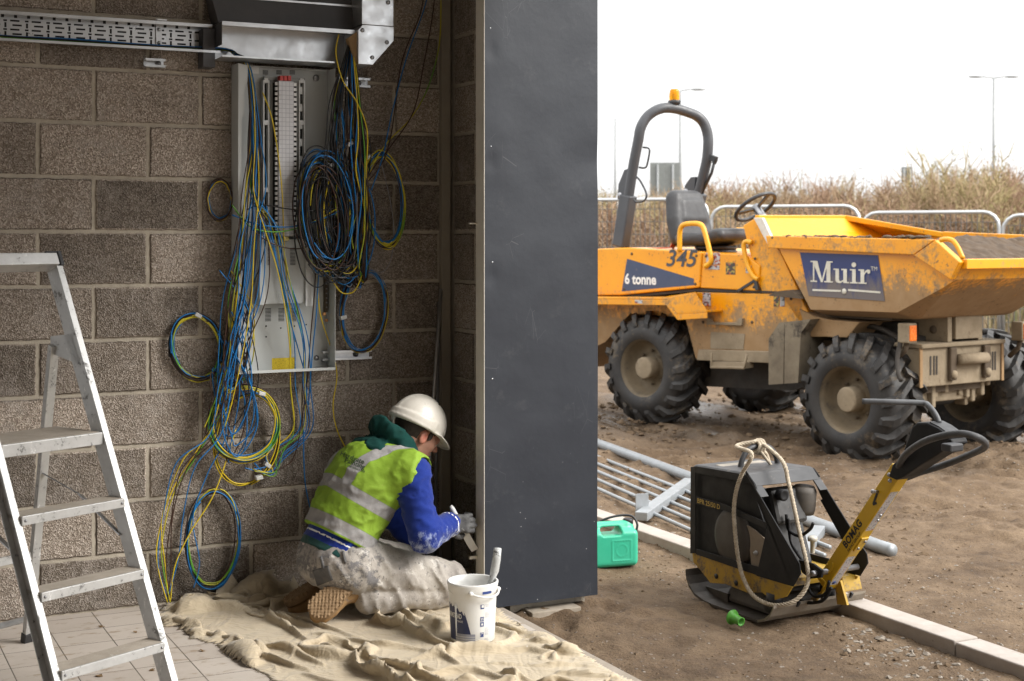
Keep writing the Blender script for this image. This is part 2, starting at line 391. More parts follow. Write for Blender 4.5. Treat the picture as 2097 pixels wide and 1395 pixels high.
def psheet(u, v):
    t = TPL + (TP - TPL) * u; z = ZB0 + (3.3 - ZB0) * v
    dd = .68
    for (a, zc, wa, wz, am) in ((1.02, 1.88, .25, .09, -.006), (.1, 2.1, .2, .5, .004), (.5, 1.2, .5, .6, .004), (.06, 2.33, .05, .04, -.003), (.06, 1.86, .05, .04, -.003), (.06, 1.39, .05, .04, -.003), (.95, .35, .25, .3, -.004)):
        dd += am * math.exp(-((u - a) / wa) ** 2 - ((z - zc) / wz) ** 2)
    return wp(t, dd, z)
mb = MB(); mb.grid(psheet, 40, 160)
mb.hexa([wp(TPL, .60, ZB0), wp(TP, .60, ZB0), wp(TP, .665, ZB0), wp(TPL, .665, ZB0), wp(TPL, .60, 3.3), wp(TP, .60, 3.3), wp(TP, .665, 3.3), wp(TPL, .665, 3.3)])
mb.hexa([wp(TP - .004, .60, ZB0), wp(TP, .60, ZB0), wp(TP, .672, ZB0), wp(TP - .004, .672, ZB0), wp(TP - .004, .60, 3.3), wp(TP, .60, 3.3), wp(TP, .672, 3.3), wp(TP - .004, .672, 3.3)])
part('metal_face', mb, panel_mat(), pn)
mb = MB(); mb.hexa([wp(TPL - .004, .603, .008), wp(TPL - .0005, .603, .008), wp(TPL - .0005, .684, .008), wp(TPL - .004, .684, .008), wp(TPL - .004, .603, 3.3), wp(TPL - .0005, .603, 3.3), wp(TPL - .0005, .684, 3.3), wp(TPL - .004, .684, 3.3)])
part('edge_frame', mb, mat('frame_paint', (.62, .58, .50), (.54, .50, .43), sc_=7, rough=.4, dirt=(.46, .45, .38), da=.56, dsc=3), pn, bev=.001)
for py in (458, 1139):
    z = wt(976, py, .60)[1]; mb = MB(); mb.box(wp(TPL - .022, .615, z), (.035, .012, .012 if py > 600 else .006), Matrix.Rotation(A, 3, 'Z')); part('fixing_tab', mb, CREAM, pn)
for px, py in ((1004, 58), (1005, 300), (1008, 537), (1008, 776)):
    mb = MB(); mb.ball(W(px, py, .6805), .004, 10, 6); part('screw', mb, GALV, pn)
# floor, ceiling
SE = .985                                        # slab edge
def floor_mat():
    t = NT('floor_tiles')
    vec = t.n('Mapping', i_Vector=t.tc.outputs['Object'], i_Location=(.937, .06, 0)).outputs[0]
    br = t.n('TexBrick', i_Vector=vec, offset=0.0, i_Scale=1.0, i_Mortar_Size=.0022, i_Mortar_Smooth=.1, i_Brick_Width=.2, i_Row_Height=.2, i_Color1=(.44, .39, .345, 1), i_Color2=(.50, .45, .40, 1), i_Mortar=(.09, .075, .06, 1))
    col = br.outputs['Color']
    col = t.mix(t.mth('MULTIPLY', t.mask(t.noise(3, 6, .7), .45, .75), .4), col, (.33, .28, .22))
    st = t.mask(t.mth('ADD', t.noise(9, 5, .7, t.co((1, 2.2, 1))), t.mth('MULTIPLY', t.noise(40, 4), .2)), .66, .76)
    col = t.mix(t.mth('MULTIPLY', st, .65), col, (.24, .17, .10))
    t.set(Base_Color=col, Roughness=t.n('MapRange', i_Value=t.noise(6, 5), i_To_Min=.45, i_To_Max=.8).outputs[0])
    t.bump(t.mth('ADD', t.mth('MULTIPLY', br.outputs['Fac'], -1.0), t.mth('MULTIPLY', t.noise(70, 3), .12)), .5, .003)
    return t.m
def wbox(t0, t1, d0, d1, z0, z1, mb=None):
    return (mb or MB()).hexa([wp(t0, d1, z0), wp(t1, d1, z0), wp(t1, d0, z0), wp(t0, d0, z0), wp(t0, d1, z1), wp(t1, d1, z1), wp(t1, d0, z1), wp(t0, d0, z1)])
def wsetting(name, mb, m, bev=0):
    M = Matrix.Translation(wp(0, 0, 0)) @ Matrix.Rotation(A, 4, 'Z'); o = _mk(name, mb, m, None, M, bev); o.location = wp(0, 0, 0); o.rotation_euler = (0, 0, A); o['kind'] = 'structure'; return o
wsetting('floor', wbox(-8, SE, -.0055, 9, -.15, 0), floor_mat())
wsetting('ceiling', wbox(-8, TP, -.0, CEIL_D, 3.16, 3.4), mat('ceiling_paint', (.5, .48, .45), rough=.9))
wsetting('unseen_wall_back', wbox(-8, 1.3, 8.9, 9.1, 0.002, 3.15), mat('plain_blockwork', (.22, .19, .16), rough=.95))  # unseen wall behind the camera, added to cut light from the rear
wsetting('unseen_wall_left', wbox(-6.2, -6, 0.3, 8.8, 0.002, 3.15), mat('plain_blockwork', (.22, .19, .16)))  # unseen wall, added so daylight enters mainly by the opening at right
# floor edge strip (steel/concrete edge of the slab)
wsetting('threshold', wbox(SE + .001, SE + .045, .62, 9, -.14, -.004), mat('threshold_concrete', (.36, .31, .26), (.28, .24, .19), sc_=9, rough=.9, bump=.3, dirt=(.16, .11, .07), da=.6, dsc=9), .004)
# leaves and crumbs on the tiles
CR = mat('dry_crumb', (.20, .12, .05), (.12, .075, .035), rough=.9)
for i, (px, py) in enumerate(((208, 1283), (278, 1295), (413, 1333), (483, 1349), (312, 1373), (204, 1384))):
    c = G(px, py, .002); mb = MB(); n = 7; a0 = R.random() * 6; r0 = R.uniform(.006, .013)
    ring = [c + Vector((math.cos(a0 + k * 6.283 / n) * r0 * R.uniform(.6, 1.8), math.sin(a0 + k * 6.283 / n) * r0 * R.uniform(.5, 1.2), R.uniform(.0, .006))) for k in range(n)]
    mb.add(ring, [list(range(n))]); mb.add([c + Vector((0, 0, .0005))] + [Vector((v.x, v.y, .0004)) for v in ring], [(0, 1 + k, 1 + (k + 1) % n) for k in range(n)])
    solo('dry_leaf', mb, CR, 'brown dry leaf scrap lying loose on the floor tiles near the ladder', 'leaf', group='leaf scraps on the tiles')
# conduit lying along the foot of the wall
mb = MB(); mb.tube([G(-260, 1352, .012), G(52, 1268, .012)], .012, 10); solo('conduit_pipe', mb, GALV, 'short bright metal pipe lying on the tiles along the wall behind the ladder', 'pipe')
# thin poles leaning in the corner
pb = [W(868, 1148, .16), W(884, 930, .11), W(900, 615, .03)]
mb = MB(); mb.tube([W(866, 1150, .2), W(903, 592, .03)], .0085, 10); mb.tube([W(866, 1150, .2), W(869, 1112, .19)], .0105, 10); solo('conduit_pole', mb, GALV, 'long shiny metal pole leaning in the corner behind the painter', 'pole')
mb = MB(); mb.tube([W(890, 1150, .10), W(899, 618, .015)], .008, 10); solo('conduit_pole', mb, mat('grey_plastic_pipe', (.2, .2, .21), rough=.4), 'dull grey pole leaning behind the shiny one in the corner', 'pole')
# ================================================================ ELECTRICS ON THE WALL
def wq(px, py, d): return W(px, py, d)
SHEET = mat('zinc_sheet', (.66, .68, .70), (.54, .56, .58), sc_=5, rough=.36, metal=.85, dirt=(.42, .42, .42), da=.66, dsc=11, drough=.5)
SHEETD = mat('zinc_dark', (.10, .10, .105), (.075, .075, .08), sc_=4, rough=.5, metal=.4)
PAINT = mat('board_paint', (.52, .54, .53), (.48, .50, .49), sc_=3, rough=.45)
PAINTL = mat('board_white', (.66, .67, .66), rough=.45)
SLOT = mat('slot_dark', (.012, .012, .013), rough=.8)
SCREW = mat('screw_steel', (.35, .35, .36), rough=.35, metal=.9)
def tz(px, py, d): return wt(px, py, d)
# ---- cable tray: a perforated channel on edge with two flanges
tt0, zt0 = tz(0, 30, .02); tt1, zt1 = tz(428, 48, .02); zb = tz(210, 90, .02)[1]; zt = tz(210, 38, .02)[1]
TRD = .075
tr = thing('cable_tray', 'perforated galvanised cable tray running along the top left of the block wall', 'cable tray', wp(-1.2, .05, zb), A)
TL0 = -2.4; TZ0, TZ1 = tz(210, 95, .02)[1], tz(210, 40, .02)[1]
mb = MB(); hh = TZ1 - TZ0
wbox(TL0, tt1, .016, .018, TZ0, TZ1, mb); n = int((tt1 - TL0) / .022)
mb.mi = 1
rr = random.Random(2)
for row in range(6):                                # staggered slots, alternating with short vertical ones
    z = TZ0 + hh * (.10 + .16 * row); k = 0; t = TL0 + .02 + (row % 2) * .035
    while t < tt1 - .06:
        if row in (0, 5): wbox(t, t + .012, .0181, .0186, z - .006, z + .006, mb); t += .05
        elif row in (1, 3):
            wbox(t, t + .036, .0181, .0186, z - .0035, z + .0035, mb); wbox(t + .052, t + .06, .0181, .0186, z - .010, z + .010, mb); t += .083
        else:
            wbox(t, t + .014, .0181, .0186, z - .0035, z + .0035, mb); wbox(t + .026, t + .062, .0181, .0186, z - .0035, z + .0035, mb); t += .083
part('perforated_plate', mb, [SHEET, SLOT], tr)
mb = MB(); wbox(TL0, tt1, .0165, TRD, TZ1 - .0005, TZ1 + .0015, mb); wbox(TL0, tt1, TRD - .0015, TRD, TZ1 - .012, TZ1 - .0006, mb); part('top_flange', mb, SHEET, tr)
mb = MB(); wbox(TL0, tt1 + .03, .0165, TRD + .02, TZ0 - .0015, TZ0 + .0005, mb); wbox(TL0, tt1 + .03, TRD + .0185, TRD + .02, TZ0 - .010, TZ0 - .0016, mb); part('bottom_flange', mb, SHEET, tr)
tc = tz(326, 70, .03)[0]
mb = MB(); wbox(tc - .012, tc + .012, .0192, .026, TZ0 + .01, TZ1 + .018, mb); wbox(tc - .02, tc + .02, .0262, TRD + .01, TZ1 + .003, TZ1 + .008, mb)
for z in (.25, .75): mb.ball(wp(tc, .028, TZ0 + hh * z), .008, 8, 6)
part('joint_clip', mb, SHEET, tr)
# support brackets (slotted strut) showing below the tray and beside the board
def strut(t0, t1, z, d, label, hgt=.042, dep=.04):
    t = thing('strut_bracket', label, 'bracket', wp((t0 + t1) / 2, d / 2, z - hgt / 2), A)
    mb = MB(); wbox(t0, t1, .001, .003, z - hgt / 2, z + hgt / 2, mb); wbox(t0, t1, .0031, dep, z + hgt / 2 - .003, z + hgt / 2, mb); wbox(t0, t1, .0031, dep, z - hgt / 2, z - hgt / 2 + .003, mb)
    wbox(t0, t1, dep - .003, dep - .001, z + hgt / 2 - .010, z + hgt / 2 - .0031, mb); wbox(t0, t1, dep - .003, dep - .001, z - hgt / 2 + .0031, z - hgt / 2 + .010, mb); part('channel', mb, GALV, t)
    mb = MB(); tm = t0 + (t1 - t0) * .72; mb.lathe([(0, 0), (.012, 0), (.012, .006), (.007, .007), (.007, .016), (0, .016)], 12, wp(tm, .004, z), (SU, -CU, 0)); part('bolt', mb, SCREW, t)
t_a, z_a = tz(297, 128, .03); t_b, _ = tz(338, 128, .03); strut(t_a, t_b, z_a, .03, 'short galvanised strut bracket under the cable tray', .036)
t_a, z_a = tz(690, 167, .03); t_b, _ = tz(757, 167, .03); strut(t_a, t_b, z_a, .03, 'galvanised strut bracket beside the top right corner of the board')
t_a, z_a = tz(660, 729, .03); t_b, _ = tz(760, 729, .03); strut(t_a, t_b, z_a, .03, 'slotted galvanised strut bracket at the bottom right corner of the board')
# ---- horizontal trunking, lid off
kd = .19                                            # how far it stands out
tk0, zk1 = tz(455, 43, kd); tk1, _ = tz(733, 62, kd); zk0 = tz(455, 116, kd)[1]
tk = thing('cable_trunking', 'open silver metal trunking across the top of the distribution board', 'trunking', wp((tk0 + tk1) / 2, .1, zk0), A)
tke = tz(686, 126, kd)[0]
mb = MB(); wbox(tk0, tk1 + .02, .03, .032, zk0, zk1, mb); part('back_plate', mb, SHEET, tk)
mb = MB(); wbox(tk0, tk1, .0325, kd, zk1 - .0015, zk1, mb); wbox(tk0, tk1, kd - .0015, kd, zk1 - .017, zk1 - .0016, mb); part('top_flange', mb, SHEET, tk)
mb = MB(); wbox(tk0, tke, .0325, kd, zk0, zk0 + .0015, mb); wbox(tk0, tke, kd - .0015, kd, zk0 + .0016, zk0 + .007, mb); part('bottom_flange', mb, SHEET, tk)
mb = MB(); wbox(tk0 - .0015, tk0 - .0001, .0325, kd, zk0 + .05, zk1 - .002, mb); part('end_plate', mb, SHEETD, tk)
mb = MB(); wbox(tk0 - .055, tk0 - .003, .004, .09, zk0 - .035, zk1 - .02, mb); part('adaptor', mb, SHEETD, tk, bev=.002)
# the dark riser box above it
tq0 = tz(423, 0, .10)[0]; tq1 = tz(742, 0, .10)[0]
rs = thing('riser_box', 'dark grey sheet metal riser box above the silver trunking', 'trunking', wp((tq0 + tq1) / 2, .05, zk1), A)
mb = MB(); q0 = wp(tq0 + .03, .11, zk1 + .003); q1 = wp(tq1 + .02, .11, zk1 + .003); zt_ = zk1 + .075
mb.hexa([wp(tq0 + .045, .12, zk1 + .003), wp(tq1, .12, zk1 + .003), wp(tq1, .003, zk1 + .003), wp(tq0 + .045, .003, zk1 + .003), wp(tq0, .08, 2.66), wp(tq1, .08, 2.66), wp(tq1, .003, 2.66), wp(tq0, .003, 2.66)])
part('body', mb, SHEETD, rs, bev=.003)
mb = MB(); zr = tz(590, 3, .1)[1]; wbox(tq0 + .06, tq1 - .03, .0945, .106, zr - .004, zr + .004, mb); part('rim', mb, SHEET, rs)
# ---- vertical trunking with chamfered elbow
ed = .22
te0, ze0 = tz(741, 60, ed); te1, _ = tz(806, 60, ed); zj = tz(775, 53, ed)[1]; zbot = tz(760, 133, ed)[1]; te2 = tz(733, 133, ed)[0]; te3 = tz(763, 133, ed)[0]; zc = tz(806, 84, ed)[1]; zl = tz(735, 62, ed)[1]
el = thing('trunking_elbow', 'bright metal trunking coming down and ending in a cut corner elbow', 'trunking', wp((te0 + te1) / 2, .1, zbot), A)
mb = MB(); wbox(te0, te1, .02, ed, zj + .002, 2.75, mb); part('riser_lid', mb, SHEET, el, bev=.0015)
mb = MB(); poly = [(te0 + .004, zj), (te1, zj), (te1, zc), (te3, zbot), (te2, zbot), (te2, zl)]
mb.prism([wp(a, ed + .003, b) for a, b in poly], wp(0, -ed + .03, 0) - wp(0, 0, 0)); part('elbow_cover', mb, SHEET, el, bev=.0015)
for px, py in ((795, 5), (742, 62), (792, 87), (762, 118)):
    mb = MB(); mb.lathe([(0, .004), (.006, .004), (.0095, .002), (.0095, 0)], 14, W(px, py, ed + .0031), (SU, -CU, 0)); s = part('screw', mb, SCREW, el)
mb = MB(); mb.add([W(713, 78, .18), W(733, 64, .205), W(735, 134, .205), W(728, 130, .195)], [(0, 1, 2, 3)]); mb.add([W(713, 78, .18), W(728, 130, .195), W(722, 126, .165), W(709, 80, .16)], [(0, 1, 2, 3)])
solo('cardboard_scrap', mb, mat('cardboard', (.34, .22, .11), (.28, .18, .09), rough=.9), 'torn brown cardboard scrap tucked beside the trunking elbow', 'cardboard', solid=.004)
# ---- distribution board
BD = .12
bL = wt(488, 440, BD)[0]; bR = wt(687, 440, BD)[0]; bZ1 = wt(488, 129, BD)[1]; bZ0 = wt(590, 762, BD)[1]
bo = thing('distribution_board', 'large open light grey distribution board with its cover off', 'distribution board', wp((bL + bR) / 2, .06, bZ0), A)
mb = MB(); wbox(bL, bR, .012, .014, bZ0, bZ1, mb)
wbox(bL, bL + .002, .0145, BD, bZ0, bZ1, mb); wbox(bR - .002, bR, .0145, BD, bZ0, bZ1, mb); wbox(bL + .0021, bR - .0021, .0145, BD, bZ0, bZ0 + .002, mb); wbox(bL + .0021, bR - .0021, .0145, .05, bZ1 - .002, bZ1, mb)
wbox(bL + .0021, bL + .014, BD - .002, BD - .0002, bZ0 + .003, bZ1 - .003, mb); wbox(bL + .0021, bR - .0021, BD - .002, BD - .0002, bZ0 + .0021, bZ0 + .012, mb)
part('enclosure', mb, PAINT, bo)
def bt(px, d): return wt(px, 440, d)[0]
def bz(px, py, d): return wt(px, py, d)[1]
mb = MB(); poly = [W(488, 130, BD + .001), W(507, 134, BD + .001), W(507, 168, BD + .001), W(500, 185, BD + .001), W(500, 240, BD + .001), W(488, 240, BD + .001)]
mb.prism(poly, Vector((SU, -CU, 0)) * .0015); part('corner_gusset', mb, PAINT, bo)
def louv(mb, px0, px1, py0, py1, d, n, cols=1):
    for c in range(cols):
        a = px0 + (px1 - px0) * c / cols + 2; b = px0 + (px1 - px0) * (c + 1) / cols - 3
        for i in range(n): z = bz((a + b) / 2, py0 + (py1 - py0) * i / n, d); wbox(bt(a, d), bt(b, d), d, d + .0012, z - .0012, z + .0012, mb)
for a, b in ((536, 552), (564, 580), (591, 607)): mb = MB(); louv(mb, a, b, 145, 154, .0145, 4); part('top_louvre', mb, SLOT, bo)
mb = MB(); wbox(bt(515, .0145), bt(530, .0145), .0145, .0152, bz(522, 151, .0145), bz(522, 138, .0145), mb); part('paper_label', mb, WHITEP, bo)
mb = MB(); mb.lathe([(0, .006), (.011, .005), (.015, .002), (.015, 0)], 16, W(647, 160, .0145), (SU, -CU, 0)); part('fixing_bolt', mb, SCREW, bo)
# chassis: side rails, crosspieces, breaker cover, terminals
for (pa, pb_) in ((539, 552), (612, 625)):
    mb = MB(); d = .06; t0, t1 = bt(pa, d), bt(pb_, d); z0, z1 = bz(pa, 484, d), bz(pa, 164, d)
    wbox(t0, t0 + .006, .03, d, z0, z1, mb); wbox(t1 - .006, t1, .03, d, z0, z1, mb); wbox(t0 + .0061, t1 - .0061, .030, .032, z0, z1, mb, ); mb.m[-6:] = [1] * 6
    for py in (164, 250, 388, 476): z = bz(pa, py, d); wbox(t0 + .0062, t1 - .0062, .034, d - .001, z - .012, z + .008, mb)
    if pa > 600:
        for k in range(9): z = z0 + (z1 - z0) * (k + .5) / 9; wbox(t0 + .008, t1 - .0085, .034, .05, z - .022, z + .010, mb)
    part('side_rail', mb, [PAINTL, SLOT], bo, bev=.001)
mb = MB(); d = .05; wbox(bt(553, d), bt(611, d), .03, d, bz(580, 484, d), bz(580, 163, d), mb); wbox(bt(541, d), bt(624, d), .03, d + .004, bz(580, 166, d), bz(580, 158, d), mb); part('busbar_pan', mb, mat('pan_shade_grey', (.30, .31, .30), rough=.5), bo, bev=.001)  # pan darkened in its colour to stand for shadow around the terminals
def grid_mat():
    t = NT('breaker_cover'); vec = t.n('Mapping', i_Vector=t.tc.outputs['Object'], i_Rotation=(rad(90), 0, 0)).outputs[0]
    br = t.n('TexBrick', i_Vector=vec, offset=0.0, i_Scale=1.0, i_Mortar_Size=.0008, i_Brick_Width=.017, i_Row_Height=.0193, i_Color1=(.62, .62, .64, 1), i_Color2=(.58, .58, .60, 1), i_Mortar=(.28, .28, .32, 1))
    t.set(Base_Color=br.outputs['Color'], Roughness=.4); return t.m
d = .095; mb = MB(); wbox(bt(571, d), bt(602, d), .051, d, bz(586, 484, d), bz(586, 166, d), mb); bcov = part('breaker_cover', mb, grid_mat(), bo, bev=.0015)
zt0_, zt1_ = bz(575, 478, .08), bz(575, 172, .08)
LOUV = mat('terminal_white', (.90, .89, .87), rough=.4)
me_t = None
for px, dd in ((566.5, .08), (604, .08)):
    mb = MB(); t = bt(px, dd); wbox(t - .008, t + .008, .051, dd - .006, zt0_ - .006, zt1_ + .006, mb); part('terminal_rail', mb, SLOT, bo)
    for k in range(31):
        z = zt0_ + (zt1_ - zt0_) * k / 30
        if me_t is None:
            mb = MB(); wbox(t - .0064, t + .0064, dd - .0058, dd + .004, z - .0066, z + .0066, mb); o = part('terminal', mb, LOUV, bo, bev=.0012); me_t = o; base_t, base_z = t, z
        else:
            o = me_t.copy(); COL.objects.link(o); o.parent = bo; o.location = (t - base_t, 0, z - base_z); MW[o.name] = MW[bo.name]
for px in (577, 585, 593): mb = MB(); d = .098; wbox(bt(px - 3.4, d), bt(px + 3.4, d), .06, d, bz(px, 165.5, d), bz(px, 155, d), mb); part('red_cap', mb, mat('red_plastic', (.50, .03, .02), rough=.4), bo, bev=.001)
mb = MB(); d = .09; wbox(bt(581, d), bt(592, d), .06, d, bz(586, 493, d), bz(586, 485, d), mb); part('brass_stud', mb, mat('brass', (.6, .5, .2), rough=.3, metal=.9), bo)
# lower cover plate with louvres, guide posts, sticker, earth terminals
mb = MB(); d = .07; wbox(bt(540, d), bt(628, d), .02, d, bz(590, 622, d), bz(590, 490, d), mb); wbox(bt(530, d), bt(541, d) - .0005, .02, d + .012, bz(535, 625, d), bz(535, 480, d), mb); part('lower_cover', mb, PAINT, bo, bev=.002)
mb = MB(); louv(mb, 546, 556, 508, 545, .0702, 13); part('cover_louvre', mb, SLOT, bo); mb = MB(); louv(mb, 592, 608, 508, 545, .0702, 13); part('cover_louvre', mb, SLOT, bo)
for a, b in ((541, 558), (568, 585), (591, 610)): mb = MB(); louv(mb, a, b, 632, 660, .0142, 10); part('base_louvre', mb, SLOT, bo)
for a, b, y0, y1 in ((626, 641, 480, 628), (536, 545, 480, 490)): mb = MB(); d = .085; wbox(bt(a, d), bt(b, d), .075, d, bz(a, y1, d), bz(a, y0, d), mb); part('guide_post', mb, PAINTL, bo, bev=.002)
mb = MB()
for px, py in ((545, 668), (575, 672), (603, 668), (627, 665), (545, 690), (603, 690)): mb.box(W(px, py, .0146), (.006, .0012, .006), Matrix.Rotation(A, 3, 'Z'))
part('knockout', mb, SLOT, bo)
def sticker_mat():
    t = NT('yellow_sticker'); ln = t.mask(t.n('TexNoise', i_Vector=t.co((120, 1, 300)), i_Scale=1.0, i_Detail=2.0).outputs[0], .52, .56)
    t.set(Base_Color=t.mix(t.mth('MULTIPLY', ln, .35), (.78, .58, .02), (.25, .15, .01)), Roughness=.4); return t.m
mb = MB(); wbox(bt(557, .0145), bt(604, .0145), .0145, .0153, bz(580, 757, .0145), bz(580, 733, .0145), mb); part('warning_sticker', mb, sticker_mat(), bo)
mb = MB(); d = .04; wbox(bt(666, d), bt(671, d), .0145, d, bz(668, 640, d), bz(668, 520, d), mb)
for k in range(12): z = bz(668, 525 + k * 9.5, d); mb.box(wp(bt(668.5, d), d + .003, z), (.006, .006, .006), Matrix.Rotation(A, 3, 'Z'), mi=1)
part('earth_bar', mb, [mat('brown_bar', (.10, .07, .04), rough=.6), SCREW], bo)
for px, py in ((664, 643), (668, 656)): mb = MB(); mb.box(W(px, py, .045), (.014, .012, .014), Matrix.Rotation(A, 3, 'Z')); part('copper_terminal', mb, mat('copper', (.62, .32, .14), rough=.35, metal=.8), bo, bev=.002)
mb = MB(); mb.lathe([(0, .006), (.009, .005), (.012, .002), (.012, 0)], 14, W(648, 733, .0145), (SU, -CU, 0)); part('fixing_bolt', mb, SCREW, bo)
# ---- cables
def cmat(nm, c, c2=None):
    return mat(nm, c, c2, sc_=3, rough=.42, spec=.4)
def gy_mat():
    t = NT('cable_green_yellow'); k = t.mask(t.noise(2.2, 1, .3), .44, .50)
    t.set(Base_Color=t.mix(k, (.10, .30, .03), (.50, .42, .02)), Roughness=.42); return t.m
CB = {'blue': cmat('cable_blue', (.008, .135, .38), (.012, .18, .46)), 'brown': cmat('cable_brown', (.052, .024, .015), (.04, .018, .012)), 'green and yellow': gy_mat(), 'yellow': cmat('cable_yellow', (.66, .48, .02), (.58, .44, .02)), 'black': cmat('cable_black', (.014, .014, .015)), 'grey': cmat('cable_grey', (.25, .25, .27))}
CR_ = .0030
crn = random.Random(17)
def cable(pts, colr, label, group=None, r=CR_, n=6, k=8):
    mb = MB(); mb.tube(smooth(pts, k), r, n); return solo('cable', mb, CB[colr], label, 'cable', group=group)
MIXL = ['blue'] * 7 + ['green and yellow'] * 4 + ['brown'] * 7 + ['yellow'] * 1 + ['black'] * 4
MIXR = ['blue'] * 6 + ['green and yellow'] * 3 + ['brown'] * 6 + ['yellow'] * 1 + ['black'] * 14 + ['grey'] * 1
def g_(s): return crn.gauss(0, s)
# in the tray
tray_cols = ['green and yellow', 'blue', 'brown', 'blue', 'yellow', 'blue', 'green and yellow', 'brown', 'blue', 'black']
for i, c in enumerate(tray_cols):
    d0 = .03 + .0052 * i; pts = []
    for j in range(9):
        t = TL0 + (tk0 + .04 - TL0) * j / 8; pts.append(wp(t, min(max(d0 + g_(.008), .024), TRD + .012), TZ0 + .0034 + abs(g_(.005)) + .004 * (i % 3)))
    pts.append(W(478 + i, 111 + (i % 3), .10 + .006 * i))
    pts.append(W(494 + i * 1.2, 118, .12 + .002 * i))
    cable(pts, c, c + ' cable lying along the bottom flange of the cable tray', 'cables lying in the tray')
# left bundle: down from the top left corner of the board
LEFT = 'loose cables hanging in a bundle from the top left corner of the board'
for i in range(36):
    c = crn.choice(MIXL); s = crn.uniform(-1, 1); m = crn.random(); dz = crn.uniform(0, .05)
    d = .10 + dz
    pts = [W(503 + s * 5, 128, .10), W(511 + s * 6, 150, .105 + dz * .2), W(518 + s * 8, 205, d), W(522 + s * 12 + g_(3), 290, d), W(520 + s * 19 + g_(5), 390, d + .01)]
    sp = s * 32 + g_(12)
    if m < .62:                                     # gathers at the left edge, loops at the bottom and turns up again
        low = crn.uniform(700, 980); x2 = 500 + sp
        pts += [W(506 + sp + g_(6), 500, d + .02), W(492 + sp * .9 + g_(8), 610, d + .02), W(474 + sp * .8 + g_(9), 720, d + .01), W(456 + sp * .75 + g_(9), 820, .09 + dz)]
        if low > 780:
            w_ = crn.uniform(25, 60); pts += [W(452 + sp * .6 + g_(8), low - 40, .08 + dz), W(452 + w_ * .6, low + g_(10), .07 + dz), W(470 + w_, low - 60 + g_(10), .08 + dz), W(478 + w_ * .8 + g_(8), low - 150, .09 + dz), W(470 + g_(14), low - 230, .10 + dz)]
        else: pts += [W(440 + sp + g_(10), 880 + g_(20), .08 + dz)]
    elif m < .84:                                   # swings out to the left and hangs to the floor
        x = crn.uniform(330, 440)
        pts += [W(508 + sp, 520, d + .01), W(486 + sp + g_(6), 650, d), W(466 + sp * .7 + g_(8), 790, .10 + dz), W(430 + (x - 330) * .4 + g_(8), 890, .09 + dz), W(x + 30 + g_(8), 960 + g_(15), .08 + dz)]
        if x < 380: pts += [W(x - 2 + g_(3), 1060, .07), W(x - 8 + g_(5), 1150 + g_(10), .06), W(345 + g_(3), 1232, .06)]
        else: pts += [W(x - 5 + g_(5), 1060, .07), W(x + 5 + g_(5), 1150, .07), W(410 + g_(8), 1204, .07)]
    else:                                           # straight down inside the board and below it
        x = crn.choice((600, 628)) + g_(7)
        pts += [W(552 + (x - 600) * .4 + g_(5), 470, d - .0), W(574 + (x - 600) * .6 + g_(5), 570, d), W(x - 5, 690, d), W(x + g_(3), 790, .08), W(x + 2 + g_(4), 880, .05), W(x - 20 - crn.random() * 40, 930 + g_(8), .05), W(560 + g_(10), 965 + g_(6), .06), W(522 + g_(12), 958 + g_(8), .07)]
    cable(pts, c, c + ' cable in the loose bundle at the left side of the open board', LEFT, r=.0026)
# right bundle: down from the cardboard, ends gathered by the big coil
RIGHT = 'loose cables hanging in a bundle from the trunking at the right of the board'
for i in range(58):
    c = crn.choice(MIXR); s = crn.uniform(-1, 1); dz = crn.uniform(0, .06); d = .15 + dz
    if i % 3: pts = [W(718 + s * 5, 92, .17), W(712 + s * 14, 140, d), W(706 + s * 26 + g_(4), 205, d), W(704 + s * 30 + g_(6), 280, d), W(706 + s * 30 + g_(8), 350, d), W(708 + s * 32 + g_(9), 430, d - .02), W(712 + s * 28 + g_(9), 510, d - .03), W(716 + s * 20 + g_(8), 556 + g_(12), .11), W(728 + s * 16, 575 + g_(6), .10), W(738 + s * 12, 548 + g_(8), .10), W(734 + s * 14, 505, .11)]
    else: pts = [W(720 + s * 4, 92, .17), W(728 + s * 5, 150, d), W(736 + s * 6, 230, d), W(742 + s * 8 + g_(4), 310, d), W(744 + s * 10 + g_(6), 400, d), W(742 + s * 14 + g_(7), 480, d), W(738 + s * 12 + g_(5), 545 + g_(8), d - .02), W(744 + s * 8, 572 + g_(6), .10), W(750 + s * 6, 545, .10), W(746 + s * 6, 505, .11)]
    cable(pts, c, c + ' cable in the dark bundle hanging from the trunking elbow', RIGHT)
def coil(cx, cy, rx, ry, d, n, cols, label, tie=None, th=.012, tilt=0, tail=None, spread=5):
    t = thing('cable_coil', label, 'cable coil', W(cx, cy + ry, d), A)
    for i in range(n):
        e = crn.uniform(.90, 1.06); ox, oy = g_(spread * .5), g_(spread * .6); dd = d + crn.uniform(-th, th); ph = crn.random() * 6.28; pts = []
        m = 22
        for j in range(m + 3):
            a = ph + 2 * math.pi * j / m; x = rx * e * math.cos(a) + ox * math.sin(a * .5 + i) + g_(.5); y = ry * (e * .6 + .4) * math.sin(a) + oy + g_(.7)
            x, y = x * math.cos(tilt) - y * math.sin(tilt), x * math.sin(tilt) + y * math.cos(tilt)
            pts.append(W(cx + x, cy + y, dd + g_(.0016)))
        mb = MB(); mb.tube(smooth(pts, 3), CR_, 6); part('strand', mb, CB[cols[i % len(cols)]], t)
    for px, py in tie or ():
        mb = MB(); mb.box(W(px, py, d), (.030, .034, .017), Matrix.Rotation(A, 3, 'Z') @ Matrix.Rotation(crn.uniform(-.7, .7), 3, 'Y'))
        part('tie', mb, mat('tie_tape', (.62, .62, .60), rough=.5), t, bev=.003)
    return t
